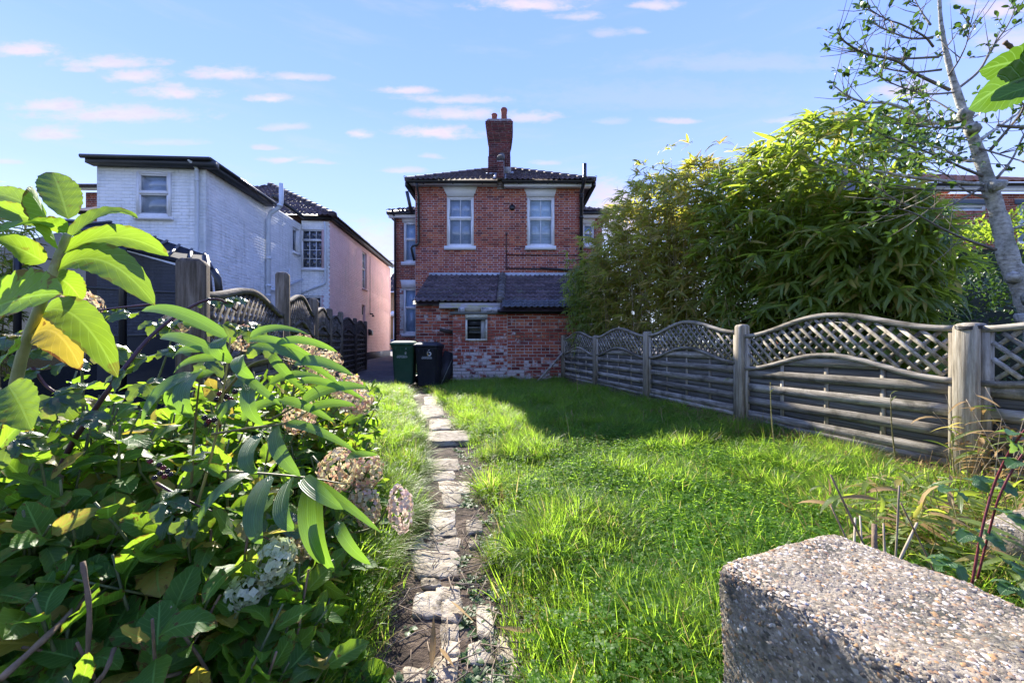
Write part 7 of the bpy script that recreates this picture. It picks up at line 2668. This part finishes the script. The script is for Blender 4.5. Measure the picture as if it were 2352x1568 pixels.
bamboo('tallest dense bamboo clump behind the near fence panel', 3.65, 4.8, .82, 3.55, 420, .29, 1, cap=120, droop=.6, z0=.75)
bamboo('dark bamboo clump by the hedge with long drooping leaves over the near fence post', 3.85, 4.3, .55, 2.5, 300, .30, 2, cap=110, droop=.75, z0=.6)
bamboo('bamboo clump with bare yellow canes showing above the middle fence post', 3.35, 5.5, .78, 3.45, 470, .25, 3, cap=70, droop=.55, z0=.9, dead=1.0, low=.75, nculm=44)
bamboo('wispy bamboo clump full of dead twigs behind the third fence panel', 3.0, 6.5, .85, 3.75, 540, .23, 4, cap=50, droop=.5, z0=1.0, dead=1.2, low=.9, mat=M_bambgold, nculm=56)
bamboo('sunlit golden bamboo clump with a bushy rounded top', 2.6, 7.5, .9, 3.9, 600, .22, 5, cap=40, droop=.5, z0=1.0, low=.5, mat=M_bambgold, dead=1.5, nculm=40)
bamboo('pale yellow bamboo clump left of the golden one', 2.3, 8.5, .8, 3.75, 560, .2, 6, cap=30, droop=.55, z0=.8, dead=1.8, low=.9, mat=M_bambgold, nculm=48)
bamboo('lowest bamboo clump spilling over the outhouse roof', 1.85, 9.2, .65, 2.8, 480, .2, 7, cap=30, droop=.8, z0=.5, dead=1.2)
bamboo('bamboo top showing above the shelter at the far left', -6.6, 4.9, .55, 2.85, 160, .2, 8, nculm=12, cap=30, group=None)
# low bamboo foliage over the fence and along its foot
def low_bamboo(label, name, x, y, rad, h, n, Lf, seed, mats, dry):
    r = np.random.RandomState(seed)
    t = thing(name, label, 'plant', (x, y, 0))
    D, Nn, T, L, mid = [], [], [], [], []
    for i in range(n):
        a, q = r.uniform(0, 6.283), rad * math.sqrt(r.uniform())
        b = np.array([x + q * math.cos(a), y + q * math.sin(a), float(gh(x, y))])
        hh = h * r.uniform(.4, 1.05)
        tp = b + np.array([r.normal(0, .25) * hh, r.normal(0, .25) * hh, hh])
        p_ = curve_pts([b, (b + tp) / 2 + np.array([0, 0, .03]), tp], 3)
        mb = MB()
        mb.tube(p_, list(np.linspace(.003, .0012, len(p_))), 4, r.uniform())
        mb.build('culm', M_drycane if dry else M_cane, t)
        for k in range(r.randint(4, 8)):
            s = r.uniform(.25, 1)
            c = b + (tp - b) * s
            D.append(np.array([r.normal(), r.normal(), r.uniform(-.3, .6)]))
            Nn.append(np.array([0, -.2, 1.0]) + r.normal(0, .3, 3))
            T.append(c)
            L.append(Lf * r.uniform(.5, 1.15))
            mid.append(int(r.uniform() < (.75 if dry else .2)))
    leaves_out(t, BA_T, mats, np.array(D), np.array(Nn), np.array(T), np.array(L), 70, mid=np.array(mid))


low_bamboo('tangle of dry straw coloured bamboo at the foot of the near fence post', 'dry_bamboo', 2.86, 2.28, .24, .62, 46, .14, 31, [M_bamb, M_dead], True)
low_bamboo('low green bamboo with wide leaves between the two concrete blocks', 'dwarf_bamboo', 1.62, 1.62, .24, .27, 40, .16, 32, [M_bamb, M_dead], False)
low_bamboo('low green bamboo in the grass before the near fence post', 'dwarf_bamboo', 2.25, 2.05, .34, .22, 44, .13, 33, [M_bamb, M_dead], False)
low_bamboo('yellowing dwarf bamboo beside the smaller concrete block', 'dwarf_bamboo', 1.95, 1.8, .2, .33, 26, .17, 34, [M_bamb, M_dead], False)
low_bamboo('small bamboo spray poking over the fence beside the middle post', 'bamboo_spray', 2.62, 4.55, .10, 1.1, 8, .12, 35, [M_bamb, M_dead], False)

# ---- hedge, pole, tree on the right
def hedge(label, x0, x1, y0, y1, z1, n, seed, L, mat, name='hedge'):
    r = np.random.RandomState(seed)
    t = thing(name, label, 'hedge', ((x0 + x1) / 2, (y0 + y1) / 2, 0))
    T, D, Nn = [], [], []
    c = np.array([(x0 + x1) / 2, (y0 + y1) / 2, z1 / 2])
    while len(T) < n:
        f = r.randint(3)
        u = r.uniform(0, 1, 3)
        p = np.array([x0 + (x1 - x0) * u[0], y0 + (y1 - y0) * u[1], z1 * u[2]])
        nn = np.array([0, -1.0, 0])
        if f == 0:
            p[2], nn = z1, np.array([0, 0, 1.0])
        elif f == 1:
            p[1] = y0
        else:
            p[0], nn = x0, np.array([-1.0, 0, 0])
        w = .14 * math.sin(p[0] * 3.1 + p[2] * 2.3) + .1 * math.sin(p[0] * 7.3 + p[1] * 5 + 1) + .1 * math.sin(p[2] * 6.1 + p[0] * 2)
        p = p + nn * (w + r.normal(0, .06) - .15 * r.uniform() ** 2)
        T.append(p)
        D.append(nn * .6 + r.normal(0, .6, 3) + np.array([0, 0, .5]))
        Nn.append(nn + r.normal(0, .5, 3) + np.array([0, 0, .4]))
    mb = MB()
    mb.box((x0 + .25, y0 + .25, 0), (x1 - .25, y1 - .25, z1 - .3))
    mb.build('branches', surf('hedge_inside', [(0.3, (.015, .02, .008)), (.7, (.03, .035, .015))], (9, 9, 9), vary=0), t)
    leaves_out(t, TR_T, [mat], np.array(D), np.array(Nn), np.array(T), L * r.uniform(.7, 1.2, n), 0)


hedge('tall sunlit privet hedge behind the tree on the right', 5.8, 11, 6.6, 7.6, 2.75, 12000, 41, .075, M_hedge)
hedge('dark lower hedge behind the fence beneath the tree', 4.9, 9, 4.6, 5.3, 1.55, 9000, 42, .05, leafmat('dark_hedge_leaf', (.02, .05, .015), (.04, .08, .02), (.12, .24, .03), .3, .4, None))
mb = MB()
mb.tube([P(2173, 470, 5.2), P(2170, 900, 5.2)], .025, 8)
mb.tube([P(2173, 468, 5.2), P(2173, 474, 5.2)], .032, 8)
tag(mb.build('metal_pole', M_black, None, True), 'thin black metal pole between the bamboo and the hedge', 'pole')

tr = thing('holly_tree', 'slender grey trunked evergreen tree with sparse leaves at the right edge', 'tree', (4.15, 3.2, 0))
c6 = lambda x, y, d=3.2: P(1780 + .2930 * x, .2930 * y, d)
tp_ = [(2400, 1100), (2395, 900), (2385, 760), (2348, 660), (2318, 600), (2300, 520), (2270, 420), (2240, 330), (2205, 235), (2180, 150), (2162, 60), (2156, -40), (2150, -150)]
rp_ = [25, 24, 23, 20.5, 18, 15.5, 13, 10.8, 8, 5.5, 4, 3, 2]
pts = curve_pts([P(x, y, 3.2) for x, y in tp_], 6)
rad = np.interp(np.linspace(0, len(tp_) - 1, len(pts)), range(len(tp_)), rp_) / F * 3.2
rad = [r_ * (1 + .07 * math.sin(i * 1.3) + .05 * math.sin(i * 2.9)) for i, r_ in enumerate(rad)]
mb = MB()
mb.tube(pts, rad, 14)
for (px, py, q) in ((2330, 640, 1), (2275, 430, -1), (2352, 690, -1), (2235, 300, 1), (2335, 735, -1), (2218, 268, 1)):
    c = P(px, py, 3.12)
    mb.tube([c, c + Vector((-.05 * q, -.03, .01)), c + Vector((-.075 * q, -.04, .02))], [.05, .04, .02], 8)
trunk = mb.build('trunk', M_bark, tr, True)
BRN = [([(1480, 930), (1250, 968), (1050, 870), (870, 812), (700, 805), (560, 750), (455, 670)], 5.5, .1), ([(1370, 710), (1100, 580), (960, 485), (700, 420), (560, 340), (490, 260)], 4.5, -.2), ([(1290, 450), (1080, 462), (940, 460), (780, 440), (640, 400)], 3.2, .3), ([(1240, 300), (1060, 305), (900, 250), (740, 170)], 3.2, .1),
       ([(1240, 370), (1170, 290), (1000, 200), (860, 150), (720, 60)], 3.2, -.3), ([(1220, 200), (1150, 100), (1080, -30)], 3, .1), ([(1310, 550), (1100, 572), (960, 560), (800, 520), (700, 440)], 3, .3), ([(1400, 730), (1200, 740), (1000, 690), (850, 620), (740, 530)], 2.6, -.3), ([(1590, 1255), (1500, 1262), (1300, 1170), (1060, 1110), (900, 1080)], 5, .1),
       ([(1630, 1385), (1450, 1310), (1250, 1220), (1050, 1140), (860, 1070)], 4, -.4), ([(1640, 1450), (1300, 1420), (1000, 1380), (700, 1320), (560, 1250)], 5, -.2), ([(1650, 1500), (1200, 1490), (900, 1450), (480, 1420)], 3.5, .2), ([(1430, 900), (1300, 820), (1200, 760), (1110, 700)], 2.4, .3), ([(1420, 710), (1600, 560), (1700, 380), (1820, 210), (1890, 60)], 4, .2), ([(1605, 1105), (1750, 1000), (1952, 850), (2050, 700)], 5.5, .2),
       ([(1680, 1190), (1850, 990), (1935, 880), (1990, 700)], 4, -.3), ([(1560, 1150), (1750, 1210), (1952, 1270), (2100, 1290)], 3, -.3), ([(1740, 1400), (1860, 1250), (1940, 1080), (1990, 1000)], 4, .3), ([(1520, 1000), (1420, 1010), (1200, 1000), (1000, 960), (820, 890)], 3, -.3), ([(1560, 1080), (1400, 1080), (1250, 1050), (1100, 1060)], 2.6, .3), ([(1500, 960), (1600, 900), (1680, 860)], 2.2, .1), ([(1360, 600), (1440, 480), (1500, 350), (1530, 200)], 2.4, -.2),
       ([(1290, 430), (1380, 330), (1440, 240)], 2.2, .2), ([(1630, 1470), (1400, 1600), (1250, 1640), (1000, 1600), (850, 1500)], 3, -.3), ([(1730, 1960), (1500, 1880), (1300, 1790), (1100, 1680), (900, 1620)], 4.2, -.3), ([(1790, 1820), (1880, 1790), (1980, 1760), (2080, 1750)], 5.5, -.1), ([(1660, 1560), (1500, 1500), (1350, 1380), (1200, 1330), (1000, 1300)], 3, .3), ([(1200, 0), (1260, -60)], 2.5, 0)]
D_, N_, T_, L_ = [], [], [], []
rr = np.random.RandomState(77)
for bi, (pl, w, dz) in enumerate(BRN):
    k = len(pl)
    pp = curve_pts([c6(x, y, 3.2 + dz * i / (k - 1) * 1.2) for i, (x, y) in enumerate(pl)], 6)
    mb = MB()
    r0 = w / F * 3.2 * .8
    mb.tube(pp, list(np.linspace(r0, r0 * .3, len(pp))), 6, rr.uniform())
    b_ = mb.build('branch', M_bark if w > 4.5 else M_twigb, tr, True)
    m2 = MB()
    for j in range(int(len(pp) * .62)):
        i = rr.randint(int(len(pp) * .22), len(pp))
        q = pp[i]
        dd = (pp[min(i + 1, len(pp) - 1)] - pp[max(i - 1, 0)]).normalized()
        sd = Vector(rr.normal(size=3)).normalized() * .75 + dd * .7 + Vector((0, 0, .25))
        l = rr.uniform(.10, .34)
        e = q + sd.normalized() * l
        m2.tube([q, q.lerp(e, .5) + Vector((0, 0, -.012)), e], [.0034, .0026, .0014], 4, rr.uniform())
        if rr.uniform() < (.6 if pl[-1][1] < 1500 else .35):
            for g in range(rr.randint(4, 9)):
                T_.append(np.array(e - sd.normalized() * rr.uniform(0, .09)))
                D_.append(np.array(sd) * .7 + rr.normal(0, .6, 3) + np.array([0, 0, .15]))
                N_.append(np.array([0, 0, 1.0]) + rr.normal(0, .5, 3))
                L_.append(rr.uniform(.035, .062))
    e = pp[-1]
    for g in range(9):
        T_.append(np.array(e) + rr.normal(0, .015, 3))
        D_.append(rr.normal(0, .7, 3) + np.array([-.3, 0, .3]))
        N_.append(np.array([0, 0, 1.0]) + rr.normal(0, .5, 3))
        L_.append(rr.uniform(.035, .06))
    if m2.n:
        tag(m2.build('twigs', M_twigb, b_), kind='stuff')
for j in range(380):    # the denser dark part of the crown over the bamboo
    c = c6(rr.normal(1150, 260), rr.normal(1090, 130), 3.2 + rr.uniform(-.5, .5))
    T_.append(np.array(c))
    D_.append(rr.normal(0, 1, 3) + np.array([-.4, 0, .2]))
    N_.append(np.array([0, 0, 1.0]) + rr.normal(0, .6, 3))
    L_.append(rr.uniform(.035, .06))
leaves_out(tr, TR_T, [M_tree], np.array(D_), np.array(N_), np.array(T_), np.array(L_), 280, stuff='crown')

M_vine = leafmat('vine_leaf', (.035, .09, .018), (.06, .13, .025), (.13, .27, .02), .42, .45, 'net', None, 0, 0, .3, .8)
ov = thing('overhanging_shoot', 'large bright green lobed leaf on a shoot hanging in at the upper right edge', 'plant', P(2420, 300, .75))
mb = MB()
p_ = curve_pts([c6(1800, 335, .8), c6(1880, 400, .8), c6(1960, 470, .78), c6(2200, 640, .76)], 6)
mb.tube(p_, [.0035 + .001 * (k % 3 == 0) for k in range(len(p_))], 7)
mb.build('stem', M_brown, ov, True)
for (b, t, w, sg, nr) in (((2180, 560), (1515, 860), 330, 60, (-.2, -.75, -.55)), ((2180, 500), (1600, 560), 250, 40, (-.1, -.7, -.65)), ((2200, 640), (1690, 800), 190, 20, (-.2, -.85, .35)), ((2250, 500), (1900, 380), 240, 20, (0, -.8, -.5))):
    bow_leaf(ov, c6(*b, .74), c6(*t, .72), .293 * w / F * .8, (0, 0, .293 * sg / F * .73), nr, M_vine, n=18, cols=7, serr=.05)
mb = MB()
p_ = curve_pts([c6(2200, 1020, .9), c6(1900, 1000, .9), c6(1740, 985, .9)], 5)
mb.tube(p_, list(np.linspace(.004, .002, len(p_))), 6)
mb.build('twig', M_twigb, ov, True)
# dry stalks at the foot of the bush
mb = MB()
for (b, t, w) in (((590, 1568), (612, 1470), .012), ((640, 1568), (615, 1450), .016), ((610, 1568), (600, 1440), .010)):
    B_, T2 = P(*b, 1.0), P(*t, 1.0)
    B_.z = -.02
    mb.bar(B_, T2, w, .004, (0, -1, 0), random.random())
tag(mb.build('dry_stalks', M_drycane), 'flat straw coloured dry stalks at the foot of the hydrangea bush', 'stalks')
for i, (pl, r0, lab) in enumerate((([(190, 1290, .8), (205, 1400, .78), (200, 1520, .78)], .0042, 'crooked brown dead stem hanging at the lower left'), ([(0, 1560, .7), (130, 1440, .8), (240, 1330, .95)], .006, 'thick brown woody stem rising from the lower left corner'), ([(190, 1600, .75), (240, 1545, .76), (262, 1490, .8)], .004, 'short brown broken stem at the bottom left'))):
    mb = MB()
    p_ = curve_pts([P(*q) for q in pl], 6)
    mb.tube(p_, [r0 * (1 + .15 * math.sin(k * 1.7)) for k in range(len(p_))], 7)
    tag(mb.build('dead_stem', M_brown, None, True), lab, 'stem', 'dead stems among the leaves')
